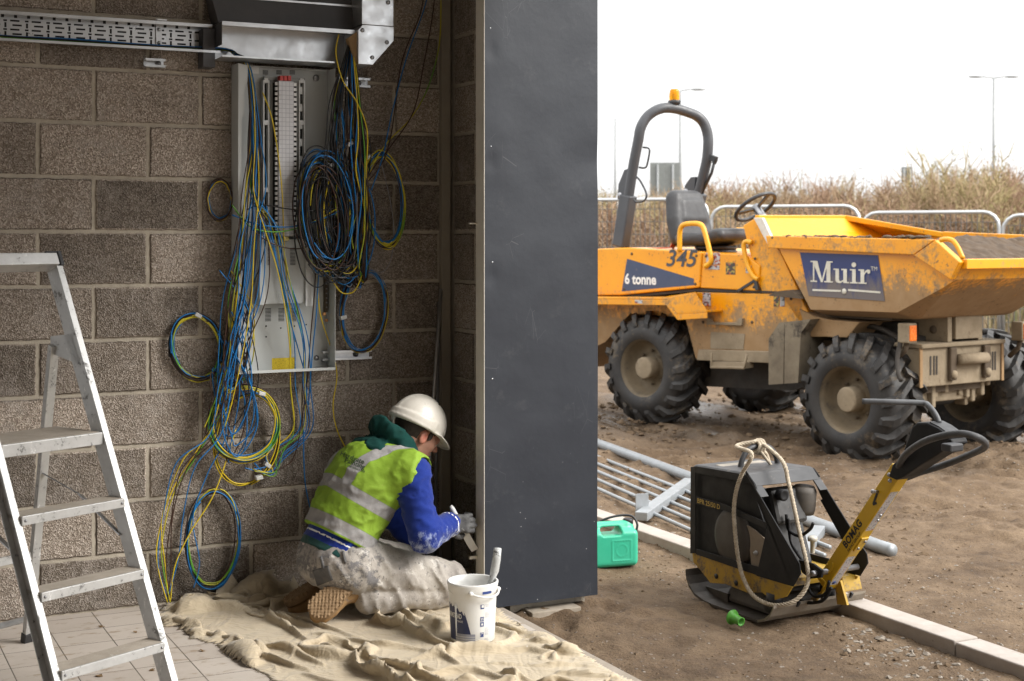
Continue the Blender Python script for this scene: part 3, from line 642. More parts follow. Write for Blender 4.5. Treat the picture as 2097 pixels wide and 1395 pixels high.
coil(402, 712, 52, 66, .03, 11, ['blue', 'brown', 'green and yellow', 'black'], 'round coil of blue, brown and green cable at the far left of the board', [(405, 646)], tilt=-.2)
coil(500, 868, 70, 74, .09, 15, ['blue', 'green and yellow', 'yellow', 'brown', 'blue'], 'wide coil of blue and yellow cable below the board', [(535, 806), (530, 978)], tilt=.15)
coil(505, 900, 62, 92, .05, 6, ['brown', 'yellow', 'blue', 'black'], 'tall oval coil of brown and yellow cable low on the wall behind the wide coil', [(547, 952)], tilt=.2)
coil(437, 1104, 55, 102, .05, 9, ['blue', 'brown', 'green and yellow', 'blue', 'black'], 'long drooping loop of blue and brown cable reaching down to the dust sheet', None, tilt=.08)
coil(450, 410, 26, 42, .03, 5, ['brown', 'yellow', 'black', 'blue'], 'small dim coil of cable against the wall left of the board', None)
coil(664, 440, 44, 108, .17, 34, ['black', 'blue', 'black', 'brown', 'black', 'green and yellow', 'black', 'black', 'blue', 'black'], 'big dark coil of mostly black and blue cable at the right edge of the board', [(675, 338)], th=.04, tilt=-.12, spread=26)
coil(700, 450, 44, 110, .15, 30, ['black', 'blue', 'black', 'grey', 'black', 'brown', 'yellow', 'black', 'blue', 'black'], 'big dark coil with grey strands hanging next to the right hand bundle', [(700, 300)], th=.035, tilt=-.05, spread=24)
coil(787, 410, 38, 94, .09, 18, ['blue', 'green and yellow', 'yellow', 'blue', 'brown'], 'bright blue and yellow coil at the right of the dark bundle', [(755, 322)], th=.018, tilt=-.08)
coil(722, 350, 26, 62, .17, 8, ['blue', 'yellow', 'green and yellow', 'brown'], 'short loop of blue and yellow cable in the middle of the dark bundle', [(715, 295)], tilt=-.05)
coil(746, 636, 46, 84, .05, 14, ['blue', 'yellow', 'brown', 'grey', 'blue'], 'oval coil of blue, yellow and brown cable low at the right of the board', [(740, 552), (702, 650)], tilt=.1)
# named single cables
cable([W(882, -40, .05), W(868, 20, .06), W(832, 120, .07), W(803, 230, .09), W(784, 320, .12), W(760, 390, .14)], 'blue', 'blue cable dropping from above to the bright coil')
cable([W(872, -40, .05), W(860, 30, .05), W(822, 130, .06), W(800, 280, .1), W(772, 350, .13), W(690, 430, .16), W(640, 452, .16)], 'brown', 'brown cable beside the blue one dropping from above to the bright coil')
cable([W(892, -40, .04), W(886, 30, .04), W(868, 130, .05), W(846, 230, .07), W(800, 300, .1), W(760, 352, .13), W(740, 400, .14)], 'brown', 'brown cable curving down between the blue and the green cable at the corner')
cable([W(903, -40, .03), W(902, 60, .03), W(894, 120, .04), W(872, 190, .05), W(838, 246, .07), W(795, 290, .1), W(745, 360, .13), W(700, 420, .17), W(600, 470, .15), W(520, 468, .14), W(475, 420, .12)], 'green and yellow', 'green and yellow cable sweeping down from the corner at upper right')
cable([W(694, 70, .19), W(688, 110, .2), W(702, 165, .21), W(732, 212, .21), W(752, 270, .21), W(750, 360, .2), W(752, 460, .19), W(745, 540, .15)], 'yellow', 'single bright yellow cable crossing in front of the dark bundle')
cable([W(650, 560, .09), W(655, 640, .07), W(680, 720, .05), W(690, 770, .04), W(682, 830, .04), W(690, 880, .05), W(712, 925, .07)], 'yellow', 'single yellow cable running down the wall to the back of the painter')
cable([W(516, 470, .14), W(560, 500, .14), W(620, 508, .15), W(680, 470, .17), W(720, 440, .18), W(752, 395, .16)], 'brown', 'brown cable drooping across the board from bundle to bundle')
cable([W(475, 440, .12), W(530, 460, .14), W(600, 464, .15), W(680, 440, .17), W(740, 395, .17)], 'blue', 'blue cable slung across the board from bundle to bundle')
cable([W(505, 430, .14), W(536, 420, .14), W(590, 428, .15), W(640, 432, .17), W(700, 425, .17)], 'black', 'black cable crossing the breaker cover of the board')
cable([W(770, 300, .1), W(790, 370, .1), W(805, 450, .1), W(803, 520, .08), W(785, 556, .07), W(745, 553, .07)], 'grey', 'thin grey cable hanging outside the bright coil', r=.0018)
cable([W(538, 190, .12), W(556, 240, .13), W(570, 320, .13), W(578, 400, .13), W(582, 500, .12), W(590, 600, .11), W(604, 700, .1)], 'yellow', 'single yellow cable hanging in front of the white breaker strip')
cable([W(545, 420, .13), W(560, 500, .13), W(575, 570, .12), W(590, 640, .11), W(612, 720, .1), W(628, 790, .07), W(622, 880, .05), W(624, 980, .05), W(636, 1045, .05)], 'blue', 'blue cable hanging down the wall to behind the back of the painter')
cable([W(648, 520, .12), W(644, 600, .11), W(636, 690, .1), W(630, 770, .08), W(618, 860, .05), W(600, 940, .05), W(560, 965, .06)], 'brown', 'brown cable hanging inside the lower right of the board')
cable([W(653, 540, .12), W(648, 640, .11), W(640, 720, .09), W(632, 830, .06)], 'blue', 'blue cable hanging inside the lower right of the board')
for a, b, c in ((322, 'yellow', 0), (332, 'green and yellow', 6), (372, 'yellow', 3)):
    cable([W(480 + c, 880, .08), W(440, 1020 - c * 4, .08), W(390, 1090, .07), W(358, 1160, .06), W(346 + c, 1232, .06)] if a == 372 else [W(470, 700, .1), W(455, 830, .09), W(405 + c, 920, .08), W(350 + c, 1010, .07), W(a, 1110, .06), W(a + 3, 1170, .06), W(343 + c, 1234, .07)], b, ('bright ' if a == 322 else '') + b + ' cable at the far left ' + ('crossing the low loop' if a == 372 else 'swinging out and down to the floor'))
# ================================================================ STEP LADDER
def alu_mat():
    t = NT('ladder_aluminium')
    n = t.noise(8, 5, .7); col = t.mix(t.mask(n, .35, .7), (.56, .56, .55), (.42, .42, .41))
    sp = t.mask(t.mth('ADD', t.noise(16, 6, .8), t.mth('MULTIPLY', t.noise(70, 3), .25)), .71, .76)
    col = t.mix(t.mth('MULTIPLY', sp, .8), col, (.10, .095, .09))
    wh = t.mask(t.noise(23, 5, .8, t.co((1, 1, .5))), .62, .66); col = t.mix(t.mth('MULTIPLY', wh, .7), col, (.78, .77, .75))
    t.set(Base_Color=col, Roughness=.42, Metallic=t.mth('MULTIPLY', t.mth('SUBTRACT', 1.0, t.mth('MAXIMUM', sp, wh)), .55)); return t.m
ALU = alu_mat()
TREAD = mat('ladder_tread', (.42, .37, .31), (.33, .29, .24), sc_=14, rough=.8, bump=.3, bsc=120, dirt=(.6, .58, .54), da=.6, dsc=7)
La = Vector((.603, .797, 0)); Ln = Vector((.797, -.603, 0)); UZ = Vector((0, 0, 1))
def PR(z, back=0): p = Vector((-1.33, 4.87, z)) + Ln * (.63 - z) * .461; return p - Ln * back
def PL(z, back=0): return PR(z, back) - La * .40
ld = thing('step_ladder', 'paint spotted aluminium step ladder standing on the tiles, cut off by the left edge', 'step ladder', PR(0, .4) - La * .2)
Lu = (PR(1) - PR(0)).normalized(); Lw = Lu.cross(La).normalized()      # Lw: normal of the climbing face
if Lw.dot(Ln) < 0: Lw = -Lw
def stile(P_, sgn):
    mb = MB(); a, b = P_(.004), P_(1.45)
    for lo, hi, wx, s_ in ((0, .0025, .0, 0),):
        pass
    # channel: web and two flanges
    mb.hexa([p - Lw * q + La * x for p in (a, b) for q, x in ((.062, 0), (.062, .003), (0, .003), (0, 0))])
    f = (.0031, .024) if sgn > 0 else (-.0211, -.0001)
    for q0, q1 in ((0, .003), (.059, .062)): mb.hexa([p - Lw * q + La * x for p in (a, b) for q, x in ((q1, f[0]), (q1, f[1]), (q0, f[1]), (q0, f[0]))])
    return mb
part('stile', stile(PR, 1), ALU, ld); part('stile', stile(PL, -1), ALU, ld)
for z in (.172, .40, .628):
    mb = MB(); L_, R_ = PL(z, .0), PR(z, .0); dep = .085
    mb.hexa([L_ + Ln * .006, R_ + Ln * .006, R_ - Ln * .003, L_ - Ln * .003] + [p + UZ * .030 for p in (L_ + Ln * .006, R_ + Ln * .006, R_ - Ln * .003, L_ - Ln * .003)])
    st = part('step', mb, ALU, ld, bev=.0015)
    mb = MB(); q = [L_ - Ln * .0032, R_ - Ln * .0032, R_ - Ln * dep, L_ - Ln * dep]; mb.hexa([p + UZ * .018 for p in q] + [p + UZ * .0295 for p in q]); part('tread', mb, TREAD, st)
    for p in (L_ + La * .012, R_ - La * .012): mb = MB(); mb.ball(p + Ln * .0065 + UZ * .015, (.005, .005, .005), 8, 6); part('rivet', mb, SCREW, ld)
zp = .845; L_, R_ = PL(zp, .012) + La * .004, PR(zp, .012) - La * .002; mb = MB()
q = [L_, R_, R_ - Ln * .26, L_ - Ln * .26]; mb.hexa([p + UZ * -.012 for p in q] + [p + UZ * .030 for p in q]); pf = part('platform', mb, ALU, ld, bev=.002)
mb = MB(); q = [L_ - Ln * .012 + La * .008, R_ - Ln * .012 - La * .008, R_ - Ln * .25 - La * .008, L_ - Ln * .25 + La * .008]; mb.hexa([p + UZ * .0302 for p in q] + [p + UZ * .032 for p in q]); part('tread', mb, TREAD, pf)
mb = MB(); a, b = PL(1.475) - La * .03, PR(1.475) + La * .012; mb.bar(a - Lw * .03, b - Lw * .03, .07, .046, up=Lu); part('top_bar', mb, ALU, ld, bev=.003)
mb = MB(); mb.bar(b - Lw * .03, b - Lw * .03 + La * .016, .078, .056, up=Lu); mb.bar(b - Lw * .03 - La * .05 + UZ * .026, b - Lw * .03 + UZ * .026, .06, .006, up=Lu); part('end_cap', mb, BLACK, ld, bev=.004)
hR = PR(1.165, .15); rf = Vector((-1.857, 5.45, .012))
hL = hR - La * .43; lf = rf - La * .47
for h_, f_ in ((hR, rf), (hL, lf)):
    mb = MB(); mb.bar(h_, f_, .036, .022, up=Ln); part('rear_leg', mb, ALU, ld, bev=.002)
    mb = MB(); d = (h_ - f_).normalized(); mb.bar(f_ - d * .012, f_ + d * .03, .042, .03, up=Ln); part('rubber_foot', mb, BLACK, ld, bev=.003)
for P_, h_ in ((PR, hR), (PL, hL)):
    mb = MB(); mb.prism([P_(1.21, .02), P_(1.10, .02), h_ - UZ * .03 - Ln * .02, h_ + UZ * .03 - Ln * .02], La * .003); part('hinge_plate', mb, ALU, ld)
mb = MB(); a = hR.lerp(rf, .42); mb.bar(a, a.lerp(PR(.53, .06), .5) + UZ * .03, .018, .004, up=Ln); mb.bar(a.lerp(PR(.53, .06), .5) + UZ * .03, PR(.53, .06), .018, .004, up=Ln); part('stay', mb, SCREW, ld)
a = hL.lerp(lf, .42); mb = MB(); mb.bar(a, a.lerp(PL(.53, .06), .5) + UZ * .03, .018, .004, up=Ln); mb.bar(a.lerp(PL(.53, .06), .5) + UZ * .03, PL(.53, .06), .018, .004, up=Ln); part('stay', mb, SCREW, ld)
mb = MB(); mb.bar(hR.lerp(rf, .7), hL.lerp(lf, .7), .03, .012, up=Ln); part('cross_bar', mb, ALU, ld)
for p in (PR(0.004), PL(0.004)):
    mb = MB(); mb.hexa([p - Lw * q + La * x + UZ * z for z in (-.002, .03) for q, x in ((.066, -.024), (.066, .027), (-.004, .027), (-.004, -.024))]); part('rubber_foot', mb, BLACK, ld)

# ================================================================ DUST SHEET
outl = [(324, 1266), (340, 1240), (378, 1229), (430, 1226), (520, 1221), (640, 1214), (760, 1204), (880, 1195), (905, 1193), (925, 1200), (960, 1220), (1000, 1240), (1032, 1264), (1062, 1290), (1130, 1316), (1180, 1338), (1235, 1368), (1300, 1404), (1240, 1450), (1000, 1480), (760, 1470), (640, 1440), (565, 1398), (500, 1352), (455, 1320), (420, 1316), (392, 1312), (402, 1300), (372, 1290), (340, 1284)]
outl = [G(a, b) for a, b in outl]
def inpoly(x, y):
    c = np.zeros(x.shape, bool); n = len(outl)
    for i in range(n):
        a, b = outl[i], outl[(i + 1) % n]; c ^= ((a.y > y) != (b.y > y)) & (x < (b.x - a.x) * (y - a.y) / (b.y - a.y + 1e-12) + a.x)
    return c
def edist(x, y):
    d = np.full(x.shape, 9.)
    for i in range(len(outl)):
        a, b = outl[i], outl[(i + 1) % len(outl)]; ex, ey = b.x - a.x, b.y - a.y; t = np.clip(((x - a.x) * ex + (y - a.y) * ey) / (ex * ex + ey * ey), 0, 1)
        d = np.minimum(d, np.hypot(x - a.x - t * ex, y - a.y - t * ey))
    return d
def ridged(x, y, ang, sa, sx, seed, warp=.05):
    c, s = math.cos(ang), math.sin(ang); Pw = np.stack([x, y, np.full_like(x, seed)], 1)
    x2 = x + warp * vnoise(Pw, 3.2, 2); y2 = y + warp * vnoise(Pw + 31, 3.2, 2)
    q = np.stack([(x2 * c + y2 * s) * sa, (-x2 * s + y2 * c) * sx, np.full_like(x, seed * 1.7)], 1)
    return (1 - np.abs(vnoise(q, 1, 1))) ** 2.6
def sheet_h(x, y):
    P = np.stack([x, y, 0 * x], 1)
    k = np.clip((x + .55) / .55 + .3 * vnoise(P, 2.5, 2), 0, 1)
    fA = ridged(x, y, rad(-50), 1.5, 7.5, 3.1) * .05 + ridged(x, y, rad(-42), 2.4, 16, 8.2, .03) * .018
    fB = ridged(x, y, rad(12), 1.4, 8.0, 5.3) * .042 + ridged(x, y, rad(-15), 3, 17, 2.2, .03) * .016
    h_ = fA * (1 - k) + fB * k + .014 * (vnoise(P, 7, 2) + .5)
    for (px, py, rx, ry, am) in ((395, 1250, .10, .055, .085), (455, 1232, .14, .06, .09), (560, 1225, .18, .05, .05), (905, 1200, .09, .07, .12), (380, 1290, .1, .05, .02), (640, 1218, .12, .05, .04), (700, 1330, .22, .07, .03), (1040, 1275, .05, .04, .03)):
        g = G(px, py); h_ = h_ + am * np.exp(-((x - g.x) / rx) ** 2 - ((y - g.y) / ry) ** 2) * (1 + .35 * vnoise(P + 5, 12, 2))
    for (px, py, rx, ry) in ((705, 1262, .2, .13), (830, 1235, .24, .12), (968, 1308, .12, .10), (640, 1245, .12, .1)):
        g = G(px, py); h_ = h_ * (1 - .92 * np.exp(-(((x - g.x) / rx) ** 2 + ((y - g.y) / ry) ** 2) ** 2))
    e = np.clip(edist(x, y) / .05, 0, 1); return .004 + np.maximum(h_, 0) * (.15 + .85 * e * (2 - e))
xs = np.arange(-1.75, .55, .0085); ys = np.arange(4.55, 6.75, .0085)
XX, YY = np.meshgrid(xs, ys, indexing='ij'); x, y = XX.ravel(), YY.ravel()
Pn = np.stack([x, y, 0 * x], 1); ok = inpoly(x + .012 * vnoise(Pn, 9, 2), y + .012 * vnoise(Pn + 4, 9, 2))
wl_ = (y - Y0) * CU - (x - X0) * SU; ok &= wl_ < -.02
sel = np.where(ok)[0]; zz = np.zeros(len(x)); zz[sel] = sheet_h(x[sel], y[sel])
mp_ = -np.ones(len(x), int); mp_[sel] = np.arange(len(sel)); ii = np.arange(len(x)).reshape(XX.shape)
q = np.stack([ii[:-1, :-1], ii[1:, :-1], ii[1:, 1:], ii[:-1, 1:]], -1).reshape(-1, 4); q = mp_[q]; q = q[(q >= 0).all(1)]
# let the folded sheet fall and settle: position based cloth on the floor
hx0 = zz[sel].copy(); flat = np.zeros(len(sel))
for (px, py, rx, ry) in ((705, 1262, .2, .13), (830, 1235, .24, .12), (968, 1308, .11, .09), (640, 1245, .12, .1)):
    g = G(px, py); flat = np.maximum(flat, np.exp(-(((x[sel] - g.x) / rx) ** 2 + ((y[sel] - g.y) / ry) ** 2) ** 2))
P_ = np.stack([x[sel], y[sel], .004 + (hx0 - .004) * 1.5], 1); Pr = P_.copy(); Pr[:, 2] = .004 + (hx0 - .004) * 2.3 + .0012 * vnoise(np.stack([x[sel], y[sel], 0 * x[sel]], 1), 30, 2)
m2 = mp_.reshape(XX.shape); cons = []
for (di, dj, st, kk) in ((1, 0, 1, 1.), (0, 1, 1, 1.), (1, 1, 1, .5), (1, -1, 1, .5), (2, 0, 2, .28), (0, 2, 2, .28), (4, 0, 4, .06), (0, 4, 4, .06)):
    A_i = m2[max(0, -di):m2.shape[0] - max(0, di), max(0, -dj):m2.shape[1] - max(0, dj)]; B_i = m2[di:, (dj if dj > 0 else 0):(dj if dj < 0 else None)] if dj >= 0 else m2[di:, :dj]
    if dj < 0: A_i = m2[:-di, -dj:]
    A_i = A_i[:B_i.shape[0], :B_i.shape[1]]
    ok2 = (A_i >= 0) & (B_i >= 0); a_, b_ = A_i[ok2], B_i[ok2]
    L0_ = np.linalg.norm(Pr[a_] - Pr[b_], axis=1)
    if st > 1: L0_ = np.maximum(L0_, 0)
    ii_, jj_ = np.nonzero(ok2); col_ = ((ii_ // max(st, 1)) % 2 if di else (jj_ // max(st, 1)) % 2)
    for c_ in (0, 1): w2 = col_ == c_; cons.append((a_[w2], b_[w2], L0_[w2], kk))
Q_ = P_.copy(); lowc = .004 + .10 * (1 - flat)
for it in range(34):
    V_ = (P_ - Q_) * .9; Q_ = P_.copy(); P_ = P_ + V_; P_[:, 2] -= .0007
    for k_ in range(4):
        for a_, b_, L0_, kk in cons:
            d_ = P_[b_] - P_[a_]; l_ = np.linalg.norm(d_, axis=1) + 1e-9; cr = d_ * (kk * .5 * (l_ - L0_) / l_)[:, None]; P_[a_] += cr; P_[b_] -= cr
        P_[:, 2] = np.clip(P_[:, 2], .004, lowc)
    gr_ = P_[:, 2] < .006; P_[gr_, :2] = Q_[gr_, :2] * .8 + P_[gr_, :2] * .2
    wd_ = (P_[:, 1] - Y0) * CU - (P_[:, 0] - X0) * SU; ov = np.maximum(wd_ + .02, 0); P_[:, 0] += SU * ov; P_[:, 1] -= CU * ov
mb = MB(); mb.v = [Vector(p) for p in P_]; mb.f = q.tolist(); mb.m = [0] * len(q); mb.sm = [True] * len(q)
def cloth_mat():
    t = NT('dust_sheet_cotton'); n = t.noise(3.5, 5, .65)
    col = t.mix(t.mask(n, .3, .7), (.42, .345, .24), (.50, .425, .31))
    st = t.mask(t.noise(6, 5, .75), .60, .75); col = t.mix(t.mth('MULTIPLY', st, .45), col, (.36, .28, .18))
    wsp = t.mask(t.n('TexVoronoi', i_Vector=t.tc.outputs['Object'], i_Scale=24.0).outputs['Distance'], .10, .06)
    col = t.mix(t.mth('MULTIPLY', t.mth('MULTIPLY', wsp, t.mth('GREATER_THAN', t.noise(5, 2), .58)), .5), col, (.7, .68, .63))
    t.set(Base_Color=col, Roughness=.9, Sheen_Weight=.2); t.b.inputs['Specular IOR Level'].default_value = .15
    cr1 = t.mth('ABSOLUTE', t.mth('SUBTRACT', t.noise(7, 3, .5, t.co((1, .45, 1), (0, 0, .9)), dist=.8), .5)); cr2 = t.mth('ABSOLUTE', t.mth('SUBTRACT', t.noise(13, 3, .5, t.co((.5, 1, 1), (0, 0, .3)), dist=1.0), .5))
    t.bump(t.mth('ADD', t.mth('SUBTRACT', 0.0, t.mth('ADD', t.mth('MINIMUM', t.mth('MULTIPLY', cr1, 6.0), .8), t.mth('MULTIPLY', t.mth('MINIMUM', t.mth('MULTIPLY', cr2, 7.0), .8), .6))), t.mth('MULTIPLY', t.noise(500, 2), .08)), .38, .012); return t.m
solo('dust_sheet', mb, cloth_mat(), 'crumpled beige cotton dust sheet spread under the painter and the bucket', 'dust sheet', solid=.002)

# ================================================================ PAINT BUCKET AND BRUSH
bk = G(968, 1306, .012); bk.z = .008; BR0, BR1, BH = .084, .094, .226
def rb(z): return BR0 + (BR1 - BR0) * z / BH
bu = thing('paint_bucket', 'white plastic paint bucket with blue print standing on the dust sheet', 'bucket', bk)
BW = mat('bucket_white', (.74, .74, .72), (.68, .68, .66), sc_=8, rough=.35, dirt=(.42, .41, .39), da=.66, dw=.05, dsc=9)
mb = MB(); mb.lathe([(0, .003), (BR0 - .003, 0), (BR0, .003)] + [(rb(z), z) for z in (.05, .1, .15, .185)] + [(rb(.19) + .003, .19), (rb(.205) + .003, .205), (BR1 + .005, .218), (BR1 + .005, .224), (BR1 + .002, .227), (BR1 - .004, .225), (BR1 - .006, .2), (rb(.1) - .003, .1), (BR0 - .004, .09), (0, .09)], 48, bk); part('tub', mb, BW, bu)
NAVY = mat('print_navy', (.02, .03, .09), (.03, .04, .10), sc_=20, rough=.4, dirt=(.5, .5, .5), da=.64, dsc=16)
PGREY = mat('print_grey', (.30, .31, .36), rough=.45, dirt=(.6, .6, .6), da=.62, dsc=20)
PBLUE = mat('print_blue', (.03, .06, .22), rough=.4)
th0 = math.atan2(-bk.y, -bk.x)                     # towards the camera
def bpt(s, z, e=.0006): a = th0 + s / .09; r = rb(z) + e; return bk + Vector((math.cos(a) * r, math.sin(a) * r, z))
def bpatch(mb, s0, s1, z0, z1, e=.0006, fn=None):
    n = max(2, int(abs(s1 - s0) / .006)); m = max(1, int((z1 - z0) / .03))
    mb.grid(lambda u, v: bpt(s0 + (s1 - s0) * u, (z0 + (z1 - z0) * v) if fn is None else fn(u, v), e), n, m)
mb = MB(); bpatch(mb, -.125, -.030, .012, .125, .0006, lambda u, v: .012 + (.146 - .034 * u ** 2 + .006 * math.sin(u * 31) - .012) * v); part('print_panel', mb, NAVY, bu)
mb = MB(); bpatch(mb, -.032, -.004, .018, .100, .0007, lambda u, v: .03 + (.105 * (1 - u) ** .8 - .012) * v); part('print_panel', mb, NAVY, bu)
mb = MB(); bpatch(mb, -.075, .010, .012, .040, .0012); part('print_band', mb, PGREY, bu)
for z in (.020, .029): mb = MB(); bpatch(mb, -.075, .010, z, z + .0012, .0016); part('print_rule', mb, WHITEP, bu)
mb = text_mb('ARMSTEAD', .026, (0, 0, 0), (1, 0, 0), (0, 1, 0), bold=.0006, mapf=lambda x, y: bpt(-.080 + x * .56, .106 + y + x * -.02, .0020)); part('lettering', mb, WHITEP, bu)
mb = text_mb('TRADE', .011, (0, 0, 0), (1, 0, 0), (0, 1, 0), mapf=lambda x, y: bpt(-.052 + x * .8, .086 + y, .0020)); part('lettering', mb, WHITEP, bu)
for k, z in enumerate((.135, .088, .068, .028)):
    mb = MB(); bpatch(mb, .030, .045, z, z + .017, .0007); ic = part('print_icon', mb, PBLUE, bu)
    mb = MB()
    if k == 0: bpatch(mb, .034, .0435, z + .005, z + .0155, .0012)
    elif k == 1: bpatch(mb, .033, .036, z + .003, z + .009, .0012); bpatch(mb, .039, .042, z + .003, z + .009, .0012); bpatch(mb, .032, .043, z + .011, z + .0135, .0012)
    elif k == 2: bpatch(mb, .034, .041, z + .004, z + .0125, .0012)
    else: bpatch(mb, .032, .0335, z + .003, z + .014, .0012); bpatch(mb, .0335, .043, z + .012, z + .014, .0012)
    part('icon_mark', mb, WHITEP, ic)
mb = MB()
for z0, n in ((.15, 3), (.118, 5), (.06, 7), (.02, 4)):
    for i in range(n): bpatch(mb, .050, .050 + .016 + .008 * ((i * 7) % 5) / 5, z0 - i * .0042, z0 - i * .0042 + .0011, .0007)
part('small_print', mb, PGREY, bu)
mb = MB(); bpatch(mb, .036, .075, .191, .201, .0040); part('rim_sticker', mb, PBLUE, bu)
hd = []
for i in range(25):
    a = math.pi * i / 24; s = -.006 + .13 * i / 24; drop = math.sin(a) * .022; p = bpt(s, .196 - drop * .6, .008 + math.sin(a) * .016); hd.append(p)
mb = MB(); mb.tube(hd, .0042, 8, flat=.7); mb.ball(hd[0], .009, 10, 8); mb.ball(hd[-1], .009, 10, 8); part('handle', mb, BW, bu)
mb = MB(); mb.tube([bpt(-.070, .150 - i * .02 , .002) + Vector((0, 0, 0)) for i in range(7)], [.004, .0035, .003, .0035, .003, .0025, .001], 6); part('paint_run', mb, WHITEP, bu)
BRH = mat('painted_handle', (.55, .56, .55), (.40, .41, .41), sc_=40, rough=.5, dirt=(.10, .10, .10), da=.55, dw=.04, dsc=30)
Yb = bk.y + .03
hp = [at(1019, 1123, Yb), at(1017, 1145, Yb), at(1013, 1168, Yb), at(1008, 1184, Yb), at(1004, 1200, Yb + .0), at(996, 1230, Yb)]
mb = MB(); mb.tube(hp, [.0155, .0165, .017, .012, .016, .018], 12); pb_ = solo('paint_brush', mb, BRH, 'paint caked brush handle standing up out of the bucket', 'brush', loc=hp[-1])

# ================================================================ JERRYCAN, RAILING, CAP, TIMBER
jc = G(1256, 1163, GZ); JY = jc.y + .05
jo = Vector((at(1252, 1100, JY).x, JY, GZ + .002)); ja = rad(18)
Jm = np.array([[math.cos(ja), -math.sin(ja), 0], [math.sin(ja), math.cos(ja), 0], [0, 0, 1]])
def jcan(P):
    q = (P - np.array(jo)) @ Jm
    d = rbox(q, (0, 0, .092), (.125, .065, .092), .028)
    d = smin(d, rbox(q, (-.01, 0, .17), (.10, .03, .05), .022), .03)
    d = smin(d, cone(q, (.09, 0, .17), (.09, 0, .203), .026, .024), .02)
    d = smax(d, -rbox(q, (-.02, 0, .178), (.055, .08, .020), .016), .008)
    em = np.hypot(q[:, 0] - .03, q[:, 2] - .085); d = d - .003 * np.clip(1 - np.abs(np.maximum(np.abs(q[:, 0] - .03), np.abs(q[:, 2] - .085)) - .05) / .004, 0, 1) - .002 * np.clip(1 - np.abs(em - .03) / .004, 0, 1)
    return d
mb, _ = surfnet(jcan, (jo.x - .17, jo.y - .15, jo.z - .01), (jo.x + .17, jo.y + .15, jo.z + .23), .0045)
jt = thing('jerrycan', 'mint green plastic jerrycan on the mud beside the dark post', 'jerrycan', jo)
part('can', mb, mat('mint_plastic', (.035, .42, .26), (.05, .46, .29), sc_=8, rough=.38, dirt=(.16, .22, .14), da=.66, dsc=9), jt)
cp = jo + Vector((math.cos(ja) * .09, math.sin(ja) * .09, .203)); mb = MB(); mb.lathe([(0, .026), (.022, .026), (.026, .022), (.026, 0), (0, 0)], 16, cp); part('cap', mb, BLACK, jt)
mb = MB(); mb.tube(smooth([cp + Vector((-.20, -.02, -.02)), cp + Vector((-.12, -.01, .022)), cp + Vector((-.04, .0, .040)), cp + Vector((.02, 0, .036)), cp + Vector((.045, -.01, .0)), cp + Vector((.040, -.015, -.035))]), .006, 8); part('spout_hose', mb, BLACK, jt)
# railing on the ground
RZ = GZ + .035
ra, rb_ = G(1225, 908, RZ), G(1798, 1118, RZ); rdir = (rb_ - ra).normalized()
rl = thing('stair_railing', 'grey galvanised stair railing section lying on the mud behind the compactor', 'railing', ra.lerp(rb_, .5))
RG = mat('railing_zinc', (.33, .35, .37), (.27, .29, .30), sc_=12, rough=.5, metal=.35, dirt=(.25, .2, .15), da=.66, dsc=7)
mb = MB(); mb.tube([ra - rdir * 1.2, rb_ - rdir * .05, rb_ + Vector((.0, -.004, 0)), rb_ + Vector((.045, -.11, -.0))], .034, 14); part('handrail', mb, RG, rl)
c0, c1 = G(1411, 988, RZ), G(1313, 1058, RZ); cdir = c1 - c0
for s in range(5):
    f = .17 + .165 * s; o = c0 + cdir * f; L0 = -2.8; L1 = 1.80
    mb = MB(); mb.tube([o + rdir * L0 - UZ * .012, o + rdir * L1 - UZ * .012], .0125, 8); part('rail_rod', mb, RG, rl)
for sh in (-2.1, 0, 1.62):
    mb = MB(); mb.bar(c0 + rdir * sh - cdir * .02, c1 + rdir * sh, .075, .05); part('post', mb, RG, rl, bev=.004)
    mb = MB(); e = c1 + rdir * sh - cdir * .10; mb.bar(e - rdir * .07, e - rdir * .062, .08, .20); part('fixing_plate', mb, RG, rl)
# green plastic cap
gc = G(1508, 1283, GZ + .004); gc.z = GZ + .022
gd = Vector((.45, -.75, -.10)).normalized(); g0 = gc - gd * .03 + UZ * .012
mb = MB(); mb.lathe([(.0, .0), (.031, 0), (.033, .004), (.031, .008), (.021, .012), (.018, .06), (.0195, .062), (.015, .061), (.014, .02), (0, .018)], 20, g0, gd); solo('plastic_cap', mb, mat('green_plastic', (.10, .36, .05), rough=.4), 'small bright green plastic cap lying on the mud in front of the compactor', 'cap')
# timber under the post
mb = MB(); a, b = W(1080, 1250, .66), W(1180, 1238, .66); a.z = b.z = -.060; mb.bar(a, b, .09, .05); solo('timber_offcut', mb, mat('old_timber', (.36, .31, .25), (.26, .22, .17), sc_=18, rough=.85, bump=.3), 'weathered timber offcut wedged under the dark post', 'timber', bev=.004)
# ================================================================ THE PAINTER
MBs = Vector((-.709, 5.85, 0)); md_ = Vector((.839, .545, 0)); ml_ = Vector((-.545, .839, 0))
PM = Matrix(((md_.x, ml_.x, 0, MBs.x), (md_.y, ml_.y, 0, MBs.y), (0, 0, 1, 0), (0, 0, 0, 1))); PMi = PM.inverted()
def L3(v): return np.array(PMi @ Vector(v))
hp = rad(31)                                       # head pitched down
HO = L3(at(856, 884, 6.03)); HX = np.array([math.cos(hp), 0, -math.sin(hp)]); HZ = np.array([math.sin(hp), 0, math.cos(hp)]); HM = np.stack([HX, [0, 1, 0], HZ], 1)
def hq(P): return (P - HO) @ HM
def hpt(x, y, z): return HO + HM @ np.array([x, y, z])
TA = np.array([.27, 0, .44]); TA = TA / np.linalg.norm(TA); TN = np.array([-TA[2], 0, TA[0]])
TM = np.stack([np.array([TA[2], 0, -TA[0]]), [0, 1, 0], TA], 1)
PELV = np.array([-.015, 0, .25])
